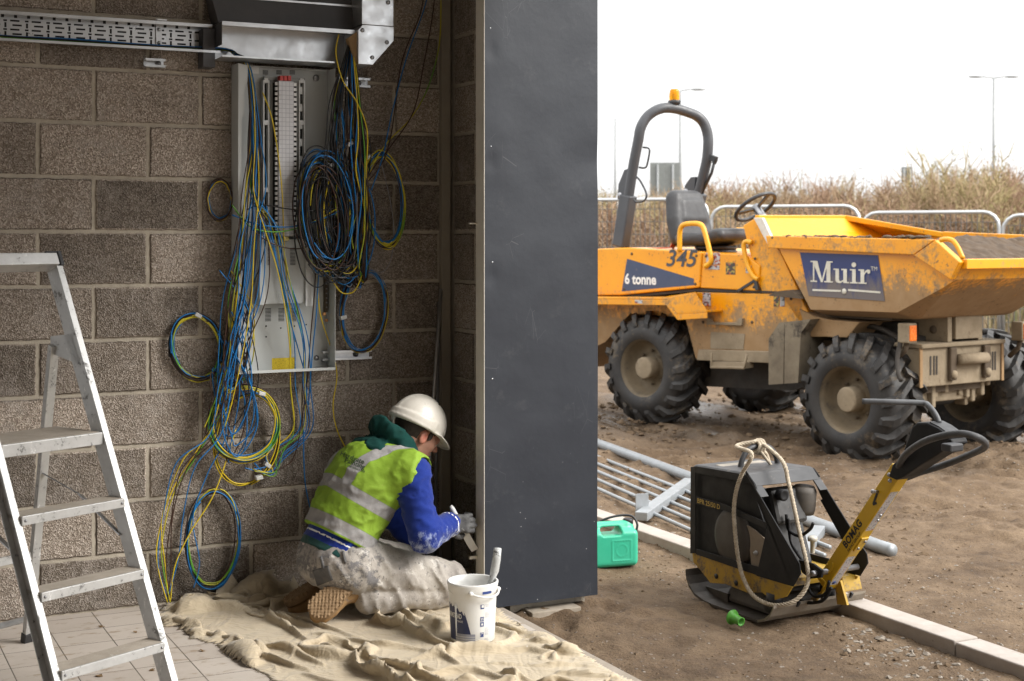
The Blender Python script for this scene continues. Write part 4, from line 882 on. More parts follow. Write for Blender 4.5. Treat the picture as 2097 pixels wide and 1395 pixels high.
J = dict(hR=(.02, -.10, .215), hL=(.02, .10, .215), kR=(.425, -.155, .115), kL=(.43, .13, .115), sR=(.415, -.155, .080), sL=(.42, .13, .080), aR=(.07, -.14, .085), aL=(.04, .12, .085),
         shR=(.225, -.185, .585), shL=(.25, .18, .59), eR=(.245, -.275, .345), eL=(.36, .25, .36), wR=(.405, -.205, .362), wL=(.425, .165, .235), nb=(.25, 0, .665))
def torso(P, o):
    d = elli(P, (-.02, 0, .245), (.135 + o, .168 + o, .125 + o))
    d = smin(d, elli(P, (.035, 0, .40), (.118 + o, .155 + o, .16 + o), TM), .06)
    d = smin(d, elli(P, (.115, 0, .535), (.128 + o, .185 + o, .155 + o), TM), .06)
    return smin(d, cone(P, J['shR'], J['shL'], .070 + o, .070 + o), .06)
def arm_(P, s, o, w):
    return smin(cone(P, J['sh' + s], J['e' + s], .056 + o, .047 + o), cone(P, J['e' + s], w, .046 + o, .034 + o), .025)
def legs(P, o):
    d = 9.
    for s in 'RL':
        q = smin(cone(P, J['h' + s], J['k' + s], .098 + o, .066 + o), cone(P, J['s' + s], J['a' + s], .058 + o, .046 + o), .005); d = q if s == 'R' else smin(d, q, .02)
    return d
def body(P):
    q = hq(P)
    d = elli(q, (-.012, 0, .022), (.098, .077, .102))
    d = smin(d, elli(q, (.032, 0, -.050), (.060, .057, .072)), .035)
    d = smin(d, elli(q, (.062, 0, -.104), (.024, .028, .018)), .03)
    for y in (-1, 1):
        d = smin(d, elli(q, (.052, y * .042, -.028), (.025, .018, .022)), .025)          # cheekbone
        d = smax(d, -elli(q, (.098, y * .031, -.004), (.014, .016, .011)), .012)         # eye socket
        d = smin(d, elli(q, (.083, y * .031, -.005), (.0125, .0135, .0115)), .003)       # eyeball and lid
        d = smin(d, elli(q, (-.008, y * .079, -.022), (.020, .009, .032)), .008)         # ear
        d = smax(d, -elli(q, (-.002, y * .089, -.018), (.009, .006, .016)), .004)
        d = smin(d, elli(q, (.103, y * .009, -.036), (.010, .008, .008)), .006)          # nostril wings
    d = smin(d, elli(q, (.086, 0, .012), (.014, .05, .010)), .015)                       # brow
    d = smin(d, cone(q, (.092, 0, .004), (.116, 0, -.032), .007, .0115), .010)
    d = smin(d, elli(q, (.092, 0, -.063), (.010, .022, .0055)), .004); d = smin(d, elli(q, (.089, 0, -.074), (.010, .019, .0065)), .004)
    nk = hpt(-.035, 0, -.075)
    d = smin(d, cone(P, nk, J['nb'], .060, .068), .03)
    b = torso(P, -.025)
    for s in 'RL': b = smin(b, arm_(P, s, -.012, J['w' + s]), .03)
    b = smin(b, legs(P, -.016), .04)
    return smin(d, b, .03)
t = NT('skin'); q_ = t.n('Attribute', attribute_name='flush').outputs['Fac']
col = t.mix(t.mask(t.noise(30, 4), .35, .7), (.43, .235, .165), (.36, .18, .125)); col = t.mix(t.mth('MULTIPLY', q_, .75), col, (.36, .075, .045)); st_ = t.n('Attribute', attribute_name='stubble').outputs['Fac']; col = t.mix(t.mth('MULTIPLY', st_, .5), col, (.17, .10, .08))
t.set(Base_Color=col, Roughness=.5, Subsurface_Weight=.12, Subsurface_Scale=.01); t.bump(t.noise(240, 3), .15, .002); SKIN = t.m
mb, vs = surfnet(body, (-.26, -.36, .0), (.62, .36, .95), .0066)
q = hq(vs); ear = np.exp(-(((q[:, 0] + .008) / .022) ** 2 + ((np.abs(q[:, 1]) - .08) / .014) ** 2 + ((q[:, 2] + .022) / .034) ** 2)); lips = np.exp(-(((q[:, 0] - .095) / .014) ** 2 + (q[:, 1] / .024) ** 2 + ((q[:, 2] + .068) / .010) ** 2)); nose = .6 * np.exp(-(((q[:, 0] - .115) / .02) ** 2 + (q[:, 1] / .016) ** 2 + ((q[:, 2] + .03) / .018) ** 2))
mb.at = {'flush': np.clip(ear + lips + nose, 0, 1), 'stubble': np.clip(np.exp(-(((q[:, 0] - .06) / .05) ** 2 + ((q[:, 2] + .095) / .04) ** 2)) * (np.abs(q[:, 2] + .068) > .012), 0, 1)}
mb.xf(PM); man = solo('person', mb, SKIN, 'kneeling person in white hard hat, yellow vest, blue sweatshirt and paint splashed trousers holding a scraper', 'person', loc=(MBs.x, MBs.y, 0))
man['label'] = 'kneeling painter in white hard hat, yellow vest and blue sweatshirt holding a scraper'
# hair
def hair(P):
    q = hq(P); d = elli(q, (-.014, 0, .022), (.102, .081, .104)); d = smin(d, elli(q, (-.068, 0, -.045), (.026, .050, .035)), .02)
    d = smax(d, q[:, 0] - .052, .006); d = smax(d, -.045 - q[:, 2] - .55 * np.clip(-q[:, 0] - .01, 0, .06), .006)
    d = smax(d, -elli(q, (.02, -.08, -.03), (.05, .03, .05)), .006); d = smax(d, -elli(q, (.02, .08, -.03), (.05, .03, .05)), .006)
    d = smin(d, elli(q, (.022, -.076, .0), (.012, .006, .026)), .004)
    return d + .0015 * vnoise(P, 160, 2)
mb, _ = surfnet(hair, HO - .15, HO + .16, .0055); mb.xf(PM); part('hair', mb, mat('hair_brown', (.025, .016, .011), (.04, .026, .017), sc_=60, rough=.6, bump=.5, bsc=300), man)
# hard hat
def hat(P):
    q = hq(P) / .93; z = q[:, 2]
    d = elli(q, (-.018, 0, .030), (.138, .113, .132))
    d = smax(d, .012 - z - .10 * np.clip(-q[:, 0] - .05, 0, 1) - .16 * np.clip(q[:, 0] - .06, -.06, 0) * 0, .004)
    band = smax(elli(q, (-.018, 0, .030), (.146, .120, .132)), np.abs(z - .040 - .10 * (q[:, 0] + .02)) - .024, .006); band = smax(band, q[:, 0] - .02, .01)
    d = smin(d, band, .004)
    pk = smax(elli(q, (.02, 0, .010), (.165, .120, .05)), np.abs(z - .018 + .22 * np.clip(q[:, 0] - .06, 0, 1)) - .0035, .003); pk = smax(pk, .03 - q[:, 0], .004); d = smin(d, pk, .010)
    rim = smax(elli(q, (-.02, 0, .02), (.149, .121, .08)), np.abs(z - .016) - .0035, .003); d = smin(d, rim, .006)
    rg_ = np.abs(q[:, 1]) - .016; d = np.minimum(d, smax(elli(q, (-.018, 0, .030), (.1415, .115, .1355)), rg_, .004))
    return smax(d, -elli(q, (-.018, 0, .022), (.130, .105, .120)), .002)
mb, _ = surfnet(hat, HO - .2, HO + .24, .0058); mb.xf(PM)
hatm = mat('hard_hat_white', (.62, .59, .53), (.52, .49, .43), sc_=9, rough=.35, dirt=(.36, .32, .26), da=.60, dsc=14)
bvh = BVHTree.FromPolygons([tuple(v) for v in mb.v], mb.f)
hh_ = part('hard_hat', mb, hatm, man)
for px, py in ((899, 829), (907, 838), (913, 849)):
    o = Vector((0, 0, H)); dr = (at(px, py, 6) - o).normalized(); hit, nrm, _, _ = bvh.ray_cast(o, dr)
    if hit: mb = MB(); mb.ball(hit, (.0055, .0055, .0035), 10, 6, nrm.to_track_quat('Z', 'Y').to_matrix()); part('vent_hole', mb, SLOT, hh_)
# trousers
def wr(P, s, a): return a * ((1 - np.abs(vnoise(P, s, 2))) ** 3 - .35)
def trousers(P):
    d = smin(legs(P, .012), elli(P, (-.02, 0, .235), (.150, .180, .128)), .05)
    d = smax(d, P[:, 0] * .12 + P[:, 2] - .318 - .6 * np.clip(P[:, 0] - .12, 0, 1), .008)
    Q = P * np.array([1.0, 1.0, 1.6]); Q2 = np.stack([P[:, 0] * 1.8 + P[:, 2] * .9, P[:, 1], P[:, 2] * .7 - P[:, 0] * .5], 1)
    Q3 = np.stack([P[:, 0] * 1.7 + P[:, 2] * .7, P[:, 1] * .5, P[:, 2] * .5 - P[:, 0] * .3], 1); d = d - wr(Q2, 9, .012) - wr(Q3 + .35 * vnoise(P, 6, 2)[:, None], 11, .0055) - wr(Q, 20, .002) - .003 * vnoise(P, 9, 2)
    d = smin(d, rbox(P, (.27, -.235, .185), (.075, .012, .055), .01), .012) if False else d
    return smax(d, -P[:, 2] + .010, .01)
mb, vs = surfnet(trousers, (-.25, -.33, -.02), (.58, .30, .42), .0075)
q = vs[:, 2] - .318; mb.at = {'waist': np.clip(1 + q / .06, 0, 1) * (vs[:, 0] < .1), 'seat': np.clip(1.15 - vs[:, 0] / .16, 0, 1) * np.clip((vs[:, 2] - .12) / .05, 0, 1)}
def trouser_mat():
    t = NT('painted_trousers'); a = t.noise(7, 6, .75, dist=.6); b = t.noise(24, 5, .75)
    col = t.mix(t.mask(a, .38, .62), (.44, .405, .36), (.30, .275, .25))
    seat = t.n('Attribute', attribute_name='seat').outputs['Fac']; wst = t.n('Attribute', attribute_name='waist').outputs['Fac']
    dk = t.mask(t.mth('ADD', t.mth('ADD', t.mth('MULTIPLY', t.noise(11, 6, .8), .6), t.mth('MULTIPLY', b, .4)), t.mth('MULTIPLY', seat, .085)), .575, .64)
    col = t.mix(t.mth('MULTIPLY', dk, .8), col, (.115, .115, .125))
    col = t.mix(t.mth('MULTIPLY', t.mask(t.noise(60, 4, .7), .62, .66), .75), col, (.06, .06, .07))
    col = t.mix(t.mth('MULTIPLY', wst, .5), col, (.16, .155, .155))
    wh = t.mask(t.noise(17, 6, .8), .58, .64); col = t.mix(t.mth('MULTIPLY', wh, .7), col, (.66, .63, .58))
    t.set(Base_Color=col, Roughness=.9, Sheen_Weight=.1); t.b.inputs['Specular IOR Level'].default_value = .2
    t.bump(t.mth('ADD', t.noise(40, 5, .65, dist=1), t.mth('MULTIPLY', t.noise(400, 2), .15)), .5, .006); return t.m
mb.xf(PM); TRM = trouser_mat(); bvt = BVHTree.FromPolygons([tuple(v) for v in mb.v], mb.f); tro = part('trousers', mb, TRM, man)
def stick(px, py, bv, off=.002, Y=5.0):
    o = Vector((0, 0, H)); dr = (at(px, py, Y) - o).normalized(); h_, n_, _, _ = bv.ray_cast(o, dr); return (h_ + n_ * off) if h_ else None
GREYC = mat('trouser_grey', (.10, .10, .105), (.15, .145, .14), sc_=30, rough=.9, dirt=(.5, .47, .43), da=.60, dw=.05, dsc=40)
def patch(pxs, bv, name, m, par, nu=10, nv=10, off=.002):
    (ax, ay), (bx_, by_), (cx_, cy_), (dx, dy) = pxs; mb = MB(); ok = True; vs = []
    for i in range(nu + 1):
        for j in range(nv + 1):
            u, v = i / nu, j / nv; px = (ax * (1 - u) + bx_ * u) * (1 - v) + (dx * (1 - u) + cx_ * u) * v; py = (ay * (1 - u) + by_ * u) * (1 - v) + (dy * (1 - u) + cy_ * u) * v
            p = stick(px, py, bv, off)
            if p is None: ok = False; break
            vs.append(p)
        if not ok: break
    if not ok: return
    mb.add(vs, [(i * (nv + 1) + j, i * (nv + 1) + j + 1, (i + 1) * (nv + 1) + j + 1, (i + 1) * (nv + 1) + j) for i in range(nu) for j in range(nv)], True); part(name, mb, m, par, solid=.003)
patch([(640, 1168), (672, 1158), (682, 1188), (650, 1200)], bvt, 'back_pocket', GREYC, tro)
for px, py, w in ((655, 1152, 5), (700, 1142, 5)): patch([(px, py - 12), (px + w, py - 13), (px + w + 5, py + 12), (px + 5, py + 13)], bvt, 'belt_loop', GREYC, tro, 2, 4, .004)
# sweatshirt
WC = np.array(J['wR']) - .03 * (np.array(J['wR']) - np.array(J['eR'])) / .23
def sweater(P):
    d = torso(P, .012)
    for s in 'RL':
        w = np.array(J['w' + s]); e = np.array(J['e' + s]); w = e + (w - e) * .93
        d = smin(d, arm_(P, s, .016, w), .035)
    d = smax(d, -((P - PELV) @ TA) - .015, .01)
    nk = (P - np.array(J['nb'])) @ TA - .045; d = smax(d, nk, .01)
    f = np.clip((.30 - np.abs(P[:, 1] + .25) ) / .3, 0, 1)
    Q = np.stack([P[:, 0] * .6 + P[:, 2] * .9, P[:, 1] * .5, P[:, 2] * 1.5 - P[:, 0] * .8], 1)
    return d - wr(Q, 17, .009) - wr(P, 30, .003)
mb, vs = surfnet(sweater, (-.25, -.40, .18), (.56, .36, .80), .0078)
q = (vs - PELV) @ TA; e = np.array(J['eR']); w = np.array(J['wR']); ax_ = (w - e) / np.linalg.norm(w - e); al = (vs - e) @ ax_; rr_ = np.linalg.norm(vs - e - al[:, None] * ax_, axis=1)
onarm = (rr_ < .085) & (vs[:, 1] < -.13) & (al > .02)
hem = .0035 - np.abs(q - .040 - .0 * vs[:, 1]); cuf = np.where(onarm, .0035 - np.abs(al - .165), -.05)
smear = np.where(vs[:, 1] < -.12, np.exp(-((vs[:, 2] - .31) / .07) ** 2) * (vs[:, 0] > .18), 0)
mb.at = {'stripe': np.maximum(np.where(onarm, -.05, hem), cuf), 'smear': smear, 'rib': np.clip(.012 - q, -.05, .05)}
t = NT('blue_sweatshirt'); s_ = t.mth('GREATER_THAN', t.n('Attribute', attribute_name='stripe').outputs['Fac'], 0.0)
col = t.mix(t.mask(t.noise(9, 4), .3, .7), (.006, .021, .17), (.008, .028, .21)); ps = t.mth('MULTIPLY', t.mask(t.mth('ADD', t.noise(26, 6, .75, t.co((1, 1, .6))), t.mth('MULTIPLY', t.n('Attribute', attribute_name='smear').outputs['Fac'], .22)), .66, .82), .75)
col = t.mix(ps, col, (.42, .48, .62)); col = t.mix(t.mth('GREATER_THAN', t.n('Attribute', attribute_name='rib').outputs['Fac'], 0.0), col, (.008, .05, .045)); col = t.mix(s_, col, (.70, .70, .68))
t.set(Base_Color=col, Roughness=.85, Sheen_Weight=.15); t.b.inputs['Specular IOR Level'].default_value = .2; t.bump(t.noise(300, 3), .3, .003)
mb.xf(PM); swt = part('sweatshirt', mb, t.m, man)
def tee(P): return smax(torso(P, .008) , np.abs((P - PELV) @ TA + .004) - .035, .01)
mb, _ = surfnet(tee, (-.24, -.26, .14), (.22, .26, .42), .011); mb.xf(PM); part('t_shirt', mb, mat('tee_white', (.62, .50, .47), rough=.9), man)
# hi-vis vest
def vest(P):
    d = torso(P, .026); Q = np.stack([P[:, 0] * .7 + P[:, 2] * .7, P[:, 1] * .8, P[:, 2] * 1.1 - P[:, 0] * .7], 1)
    d = d - wr(Q, 13, .010) - wr(P + 3, 24, .004)
    q = (P - PELV) @ TA
    d = smax(d, .058 - q + .12 * np.clip(-P[:, 1] - .08, 0, .2) * 0, .004)
    for s in 'RL':
        sg = -1 if s == 'R' else 1
        sp = np.array(J['sh' + s]) + np.array([.0, sg * .035, -.03]); d = smax(d, -cone(P, sp + np.array([.03, 0, .02]), np.array(J['e' + s]) * .7 + sp * .3 + np.array([0, sg * .02, 0]), .078, .085), .008)
    nk = np.array(J['nb']) + np.array([.03, 0, .03]); d = smax(d, -elli(P, nk, (.09, .088, .09)), .006)
    return d
mb, vs = surfnet(vest, (-.24, -.30, .22), (.42, .30, .80), .0066)
q = (vs - PELV) @ TA; n_b = (vs - np.array([.115, 0, .535])) @ TN
band = np.maximum(.027 - np.abs(q - .094), .027 - np.abs(q - .228 + .10 * np.abs(vs[:, 1]) - .02)); vert = np.where(q > .22, .027 - np.abs(np.abs(vs[:, 1]) - .105 - .12 * np.clip(q - .25, 0, .3)), -1)
mb.at = {'band': np.maximum(band, vert)}
t = NT('hi_vis_vest'); b_ = t.mth('GREATER_THAN', t.n('Attribute', attribute_name='band').outputs['Fac'], 0.0); edge = t.mth('LESS_THAN', t.mth('ABSOLUTE', t.n('Attribute', attribute_name='band').outputs['Fac']), .0016)
col = t.mix(t.mask(t.noise(6, 4), .3, .7), (.19, .315, .022), (.23, .36, .035)); col = t.mix(t.mth('MULTIPLY', t.mask(t.noise(20, 6, .8), .64, .72), .6), col, (.46, .40, .18))
gr = t.mix(t.mask(t.noise(8, 4), .35, .65), (.23, .225, .225), (.31, .30, .295)); gr = t.mix(t.mth('MULTIPLY', t.mask(t.noise(55, 4, .75), .64, .69), .8), gr, (.6, .6, .58))
col = t.mix(b_, col, gr); col = t.mix(t.mth('MULTIPLY', edge, .4), col, (.12, .2, .02)); t.set(Base_Color=col, Roughness=.7); t.b.inputs['Specular IOR Level'].default_value = .3; t.bump(t.noise(30, 5, .7, dist=1), .45, .006)
mb.xf(PM); bvv = BVHTree.FromPolygons([tuple(v) for v in mb.v], mb.f); ve = part('vest', mb, t.m, man)
INK = mat('vest_ink', (.03, .06, .02), rough=.7)
def vt(cx, cy, ang, k):
    c, s = math.cos(ang), math.sin(ang)
    def f(x, y):
        px, py = cx + (x * c + y * s * 1) * k, cy + (x * s - y * c) * k
        return stick(px, py, bvv, .0018) or at(px, py, 5.72)
    return f
for tx, sz, cx, cy in (('Hardgate', 14, 722, 938), ('Painting', 14, 727, 950), ('Contractors Ltd', 6.5, 727, 959)):
    part('lettering', text_mb(tx, sz, (0, 0, 0), (1, 0, 0), (0, 1, 0), bold=.1, mapf=vt(cx, cy, .36, 1.0)), INK, ve)
# hood
def hood(P):
    nb = np.array(J['nb']); q = P - nb; a = np.stack([q @ TM[:, 0], q[:, 1], q @ TA], 1)
    r_ = np.hypot(a[:, 0] + .015, a[:, 1]); d = np.hypot(r_ - .088, a[:, 2] - .025 + .25 * a[:, 0]) - .036
    d = smin(d, elli(P, nb + np.array([-.11, 0, .0]), (.062, .125, .050), TM), .04)
    return d - wr(P, 18, .010) - wr(P + 9, 34, .004)
mb, _ = surfnet(hood, (-.02, -.24, .50), (.46, .24, .86), .0072); mb.xf(PM); part('hood', mb, mat('hood_green', (.004, .036, .031), (.006, .046, .039), sc_=14, rough=.9, bump=.2, bsc=300, spec=.2), man)
def lining(P):
    nb = np.array(J['nb']); d = elli(P, nb + np.array([-.150, -.035, -.030]), (.045, .10, .040), TM); d = smin(d, elli(P, nb + np.array([-.08, -.11, -.03]), (.05, .03, .022), TM), .04); return d - wr(P, 22, .010)
mb, _ = surfnet(lining, (-.02, -.24, .50), (.36, .24, .80), .0072); mb.xf(PM); part('hood_lining', mb, mat('lining_grey', (.13, .165, .17), (.10, .13, .135), sc_=14, rough=.9, bump=.2, bsc=300, spec=.2), man)
# boots
def boot(s, toe, heel, nrm):
    a = np.array(toe) - np.array(heel); L_ = np.linalg.norm(a); a /= L_; n = np.array(nrm, float); n -= a * (n @ a); n /= np.linalg.norm(n); b = np.cross(n, a); c = (np.array(toe) + np.array(heel)) / 2; M_ = np.stack([a, b, n], 1)
    def q_(P): return (P - c) @ M_
    def w_(x): return .043 + .008 * np.sin(np.clip((x + .13) / .26, 0, 1) * 3.4 + 2.2) + .006 * (x > 0)
    def upper(P):
        q = q_(P); d = elli(q, (.075, 0, -.035), (.068, .048, .045)); d = smin(d, elli(q, (-.075, 0, -.045), (.056, .042, .058)), .05); d = smin(d, elli(q, (0, 0, -.045), (.09, .042, .045)), .03)
        d = smin(d, cone(P, c + M_ @ np.array([-.07, 0, -.06]), np.array(J['a' + s]) + np.array([.05, 0, .0]), .052, .056), .03)
        d = smax(d, q[:, 2] + .018, .004); return d - wr(P, 30, .003)
    def sole(P):
        q = q_(P); x = q[:, 0]; hw = .046 + .008 * np.exp(-((x - .07) / .06) ** 2) - .006 * np.exp(-((x + .02) / .04) ** 2)
        e = np.hypot(np.maximum(np.abs(x) - (.140 - hw), 0), 0 * x); d2 = np.hypot(np.maximum(np.abs(x) - (.142 - hw), 0), q[:, 1]) - hw
        d = smax(d2, np.abs(q[:, 2]) - .016, .005)
        k = np.cos(x * 330) * np.cos(q[:, 1] * 330 + .5 * np.floor(x * 52)); d = d - np.where(q[:, 2] > .008, .0045 * np.clip(k * 1.6, -1, 1), 0)
        return smax(d, -smax(np.abs(x + .035) - .012, .010 - q[:, 2], .003), .003)
    lo, hi = c - .24, c + .24
    mb, _ = surfnet(upper, lo, hi, .0066); mb.xf(PM); bt_ = part('boot', mb, mat('boot_suede', (.30, .18, .075), (.24, .14, .058), sc_=12, rough=.85, dirt=(.09, .085, .085), da=.57, dsc=9, bump=.2, bsc=200), man)
    mb, _ = surfnet(sole, lo, hi, .0052); mb.xf(PM); part('sole', mb, mat('sole_rubber', (.20, .125, .062), (.26, .17, .09), sc_=25, rough=.8, dirt=(.09, .06, .04), da=.6, dsc=20), bt_)
boot('R', (-.195, -.150, .055), (.04, -.135, .21), (-.55, -.62, .50))
boot('L', (-.16, .14, .045), (.06, .13, .15), (-.62, .1, .70))
# hands in work gloves
GLOVE = mat('glove_grey', (.05, .05, .052), (.095, .095, .094), sc_=40, rough=.75, dirt=(.45, .45, .43), da=.61, dw=.05, dsc=30, bump=.4, bsc=120)
def hand(wrist, fwd, spread, curl, bends, thumb, name):
    f = np.array(fwd) / np.linalg.norm(fwd); s = np.array(spread, float); s -= f * (s @ f); s /= np.linalg.norm(s); c = np.cross(f, s); c = c if c @ np.array(curl) > 0 else -c
    wv = np.array(wrist); M_ = np.stack([f, s, c], 1); chains = []
    for i, (off, L_) in enumerate(((.031, .90), (.011, 1.0), (-.010, .95), (-.029, .76))):
        k = wv + f * (.088 - .006 * abs(i - 1)) + s * off; p = [k]; a = 0
        for seg, bd in zip((.040, .027, .021), bends): a += bd; p.append(p[-1] + (f * math.cos(a) + c * math.sin(a)) * seg * L_ + s * off * .05)
        chains.append((p, .0112 if i < 3 else .0098))
    tp = [wv + f * .025 + s * .032] ; a = thumb
    for seg in (.036, .030, .024): tp.append(tp[-1] + (f * a[0] + s * a[1] + c * a[2]) * seg); a = (a[0] * .9 + .1, a[1] - .45, a[2] + .25); nn = math.sqrt(sum(x * x for x in a)); a = tuple(x / nn for x in a)
    chains.append((tp, .0128))
    def fn(P):
        d = rbox(P, wv + f * .048 + c * .001, (.046, .037, .015), .0145, M_); d = smin(d, cone(P, wv - f * .035, wv + f * .012, .036, .031), .02)
        d = smin(d, elli(P, wv + f * .035 + s * .026 + c * .008, (.034, .018, .018), M_), .012)
        for p, r in chains:
            g = None
            for j in range(3): e_ = cone(P, p[j], p[j + 1], r * (1 - .06 * j), r * (.94 - .08 * j)); g = e_ if g is None else smin(g, e_, .004)
            d = smin(d, g, .004)
        return d - .0012 * vnoise(P, 70, 2)
    mb, _ = surfnet(fn, wv - .16, wv + .20, .0042); mb.xf(PM); return part(name, mb, GLOVE, man)
wR = np.array(J['wR']); e_ = np.array(J['eR'])
tl0, tl1 = L3(at(925, 1039, 5.955)), L3(at(947, 1080, 5.965)); tdir = (tl1 - tl0) / np.linalg.norm(tl1 - tl0)
hand(wR + np.array([-.010, .0, .004]), np.array([.86, -.20, -.05]), tdir, (.3, .9, 0), (.45, 1.2, .9), (.62, .62, .35), 'glove')
wL = np.array(J['wL']); hand(wL, np.array([.5, -.25, -.62]), np.array([.2, -1, .3]), (-.4, 0, -.9), (.25, .4, .3), (.6, .75, .2), 'glove')
# the scraper he holds
b0, b1 = at(923, 1036, 5.955), at(950, 1086, 5.965)
mb = MB(); mb.tube([b0, b0.lerp(b1, .12), b0.lerp(b1, .5), b1], [.007, .0105, .011, .009], 10)
bl = smooth([b1, at(953, 1093, 5.97), at(961, 1108, 5.975), at(968, 1120, 5.98), at(973, 1127, 5.98)], 5); bn = Vector((.55, -.2, .35)).normalized(); n = len(bl); vs = []
for i, p in enumerate(bl): w_ = .006 + .010 * min(i / 6, 1) ; ac = Vector((.86, -.1, .42)).normalized(); vs += [p - ac * w_, p + ac * w_]
mb.add(vs, [(2 * i, 2 * i + 1, 2 * i + 3, 2 * i + 2) for i in range(n - 1)], True, 1)
vs2 = [v + Vector((.1, -.9, .1)) * .0018 for v in vs]; mb.add(vs2, [(2 * i, 2 * i + 2, 2 * i + 3, 2 * i + 1) for i in range(n - 1)], True, 1)
solo('scraper', mb, [WHITEP, mat('scraper_blade', (.62, .60, .55), rough=.5)], 'white paint scraper gripped in the gloved hand of the kneeling painter', 'scraper', loc=b0)
# ================================================================ PLATE COMPACTOR
KA, KB = .82, 6.5
XM, YM = Vector((.5, -.866, 0)), Vector((.866, .5, 0))
def kw(x, y, z): return Vector((KA, KB, 0)) + XM * x + YM * y + UZ * z
def kc(px, py, y=0.0):                             # the point of the plane "y across the machine" seen at a pixel
    k = (px - CX) / F; x = (k * (KB + .5 * y) - KA - .866 * y) / (.5 + .866 * k); Y = KB - .866 * x + .5 * y
    return x, H - (py - HY) * Y / F
def zc(zx, zy, y=0.0): return kc(1350 + zx / 2.268, 780 + zy / 2.268, y)
def zw(zx, zy, y=0.0): x, z = zc(zx, zy, y); return kw(x, y, z)
pc = thing('plate_compactor', 'black and yellow plate compactor with long yellow steering arm standing on the mud', 'plate compactor', kw(.35, .22, GZ))
KBLK = mat('compactor_black', (.007, .007, .008), (.013, .013, .014), sc_=5, rough=.6, spec=.3, dirt=(.15, .125, .10), da=.70, dsc=7, bump=.05)
KTOP = mat('compactor_hood', (.032, .033, .036), (.05, .05, .052), sc_=6, rough=.55, dirt=(.25, .22, .18), da=.58, dsc=6)
KYEL = mat('compactor_yellow', (.58, .36, .012), (.52, .31, .01), sc_=6, rough=.4, dirt=(.20, .15, .08), da=.60, dsc=9)
KYELD = mat('compactor_yellow_dirty', (.42, .26, .02), (.34, .21, .025), sc_=8, rough=.6, dirt=(.13, .10, .07), da=.50, dsc=8)
IRON = mat('base_iron', (.30, .26, .21), (.22, .19, .15), sc_=9, rough=.55, metal=.35, dirt=(.17, .13, .09), da=.55, dsc=8, bump=.2)
IROND = mat('base_iron_dark', (.085, .075, .066), (.06, .052, .045), sc_=9, rough=.6, metal=.2, dirt=(.16, .12, .085), da=.58, dsc=8, bump=.2)
ENG = mat('engine_dark', (.018, .018, .019), (.032, .03, .028), sc_=14, rough=.55, dirt=(.14, .12, .10), da=.6, dsc=11)
# base plate: curled up at both ends
prof = [(-.005, .115), (.0, .085), (.02, .052), (.06, .022), (.13, .004), (.19, 0), (.30, 0), (.42, 0), (.50, .002), (.545, .018), (.58, .045), (.605, .085)]
mb = MB(); yb0, yb1 = -.03, .49
for i in range(len(prof) - 1):
    (x0, z0), (x1, z1) = prof[i], prof[i + 1]; mb.mi = 1 if i < 8 else 0
    mb.hexa([kw(x0, yb0, GZ + z0), kw(x1, yb0, GZ + z1), kw(x1, yb1, GZ + z1), kw(x0, yb1, GZ + z0), kw(x0, yb0, GZ + z0 + .012), kw(x1, yb0, GZ + z1 + .012), kw(x1, yb1, GZ + z1 + .012), kw(x0, yb1, GZ + z0 + .012)])
bp = part('base_plate', mb, [IRON, IROND], pc)
for y in (.05, .235, .40):
    mb = MB(); mb.prism([kw(.03, y, GZ + .05), kw(.12, y, GZ + .016), kw(.2, y, GZ + .012), kw(.2, y, GZ + .05)], YM * .012); part('rib', mb, IROND, pc)
for y in (.10, .235, .40):
    mb = MB(); mb.bar(kw(.6005, y, GZ + .078), kw(.613, y + .004, GZ + .100), .012, .01, up=YM); part('notch', mb, DARKSTEEL, bp)
mb = MB(); mb.hexa([kw(.16, .05, GZ + .014), kw(.5, .05, GZ + .014), kw(.5, .42, GZ + .014), kw(.16, .42, GZ + .014), kw(.2, .09, GZ + .13), kw(.46, .09, GZ + .13), kw(.46, .38, GZ + .13), kw(.2, .38, GZ + .13)]); part('exciter', mb, IROND, pc, bev=.02)
mb = MB(); mb.lathe([(0, -.005), (.035, -.005), (.035, .40), (0, .40)], 18, kw(.49, .04, GZ + .07), YM); part('exciter_shaft', mb, IROND, pc)
# yellow carrier frame under the hood
for y in (.008, .372):
    mb = MB(); mb.prism([zw(a, b, 0) + YM * y for a, b in ((145, 795), (465, 905), (612, 958), (582, 1004), (520, 1022), (470, 985), (400, 985), (300, 945), (230, 940), (190, 888), (152, 845))], YM * .008); part('carrier_side', mb, KYELD, pc, bev=.002)
for a, b in ((260, 908), (352, 940)): mb = MB(); mb.lathe([(0, .003), (.012, .003), (.012, 0)], 12, zw(a, b, 0) + YM * .007, -YM); part('carrier_hole', mb, DARKSTEEL, pc)
mb = MB(); a, b = zc(200, 830, .02), zc(600, 980, .02); mb.hexa([kw(.03, .02, GZ + .17), kw(.62, .02, GZ + .17), kw(.62, .37, GZ + .17), kw(.03, .37, GZ + .17), kw(.03, .02, GZ + .20), kw(.62, .02, GZ + .20), kw(.62, .37, GZ + .20), kw(.03, .37, GZ + .20)]); part('carrier_deck', mb, KYELD, pc)
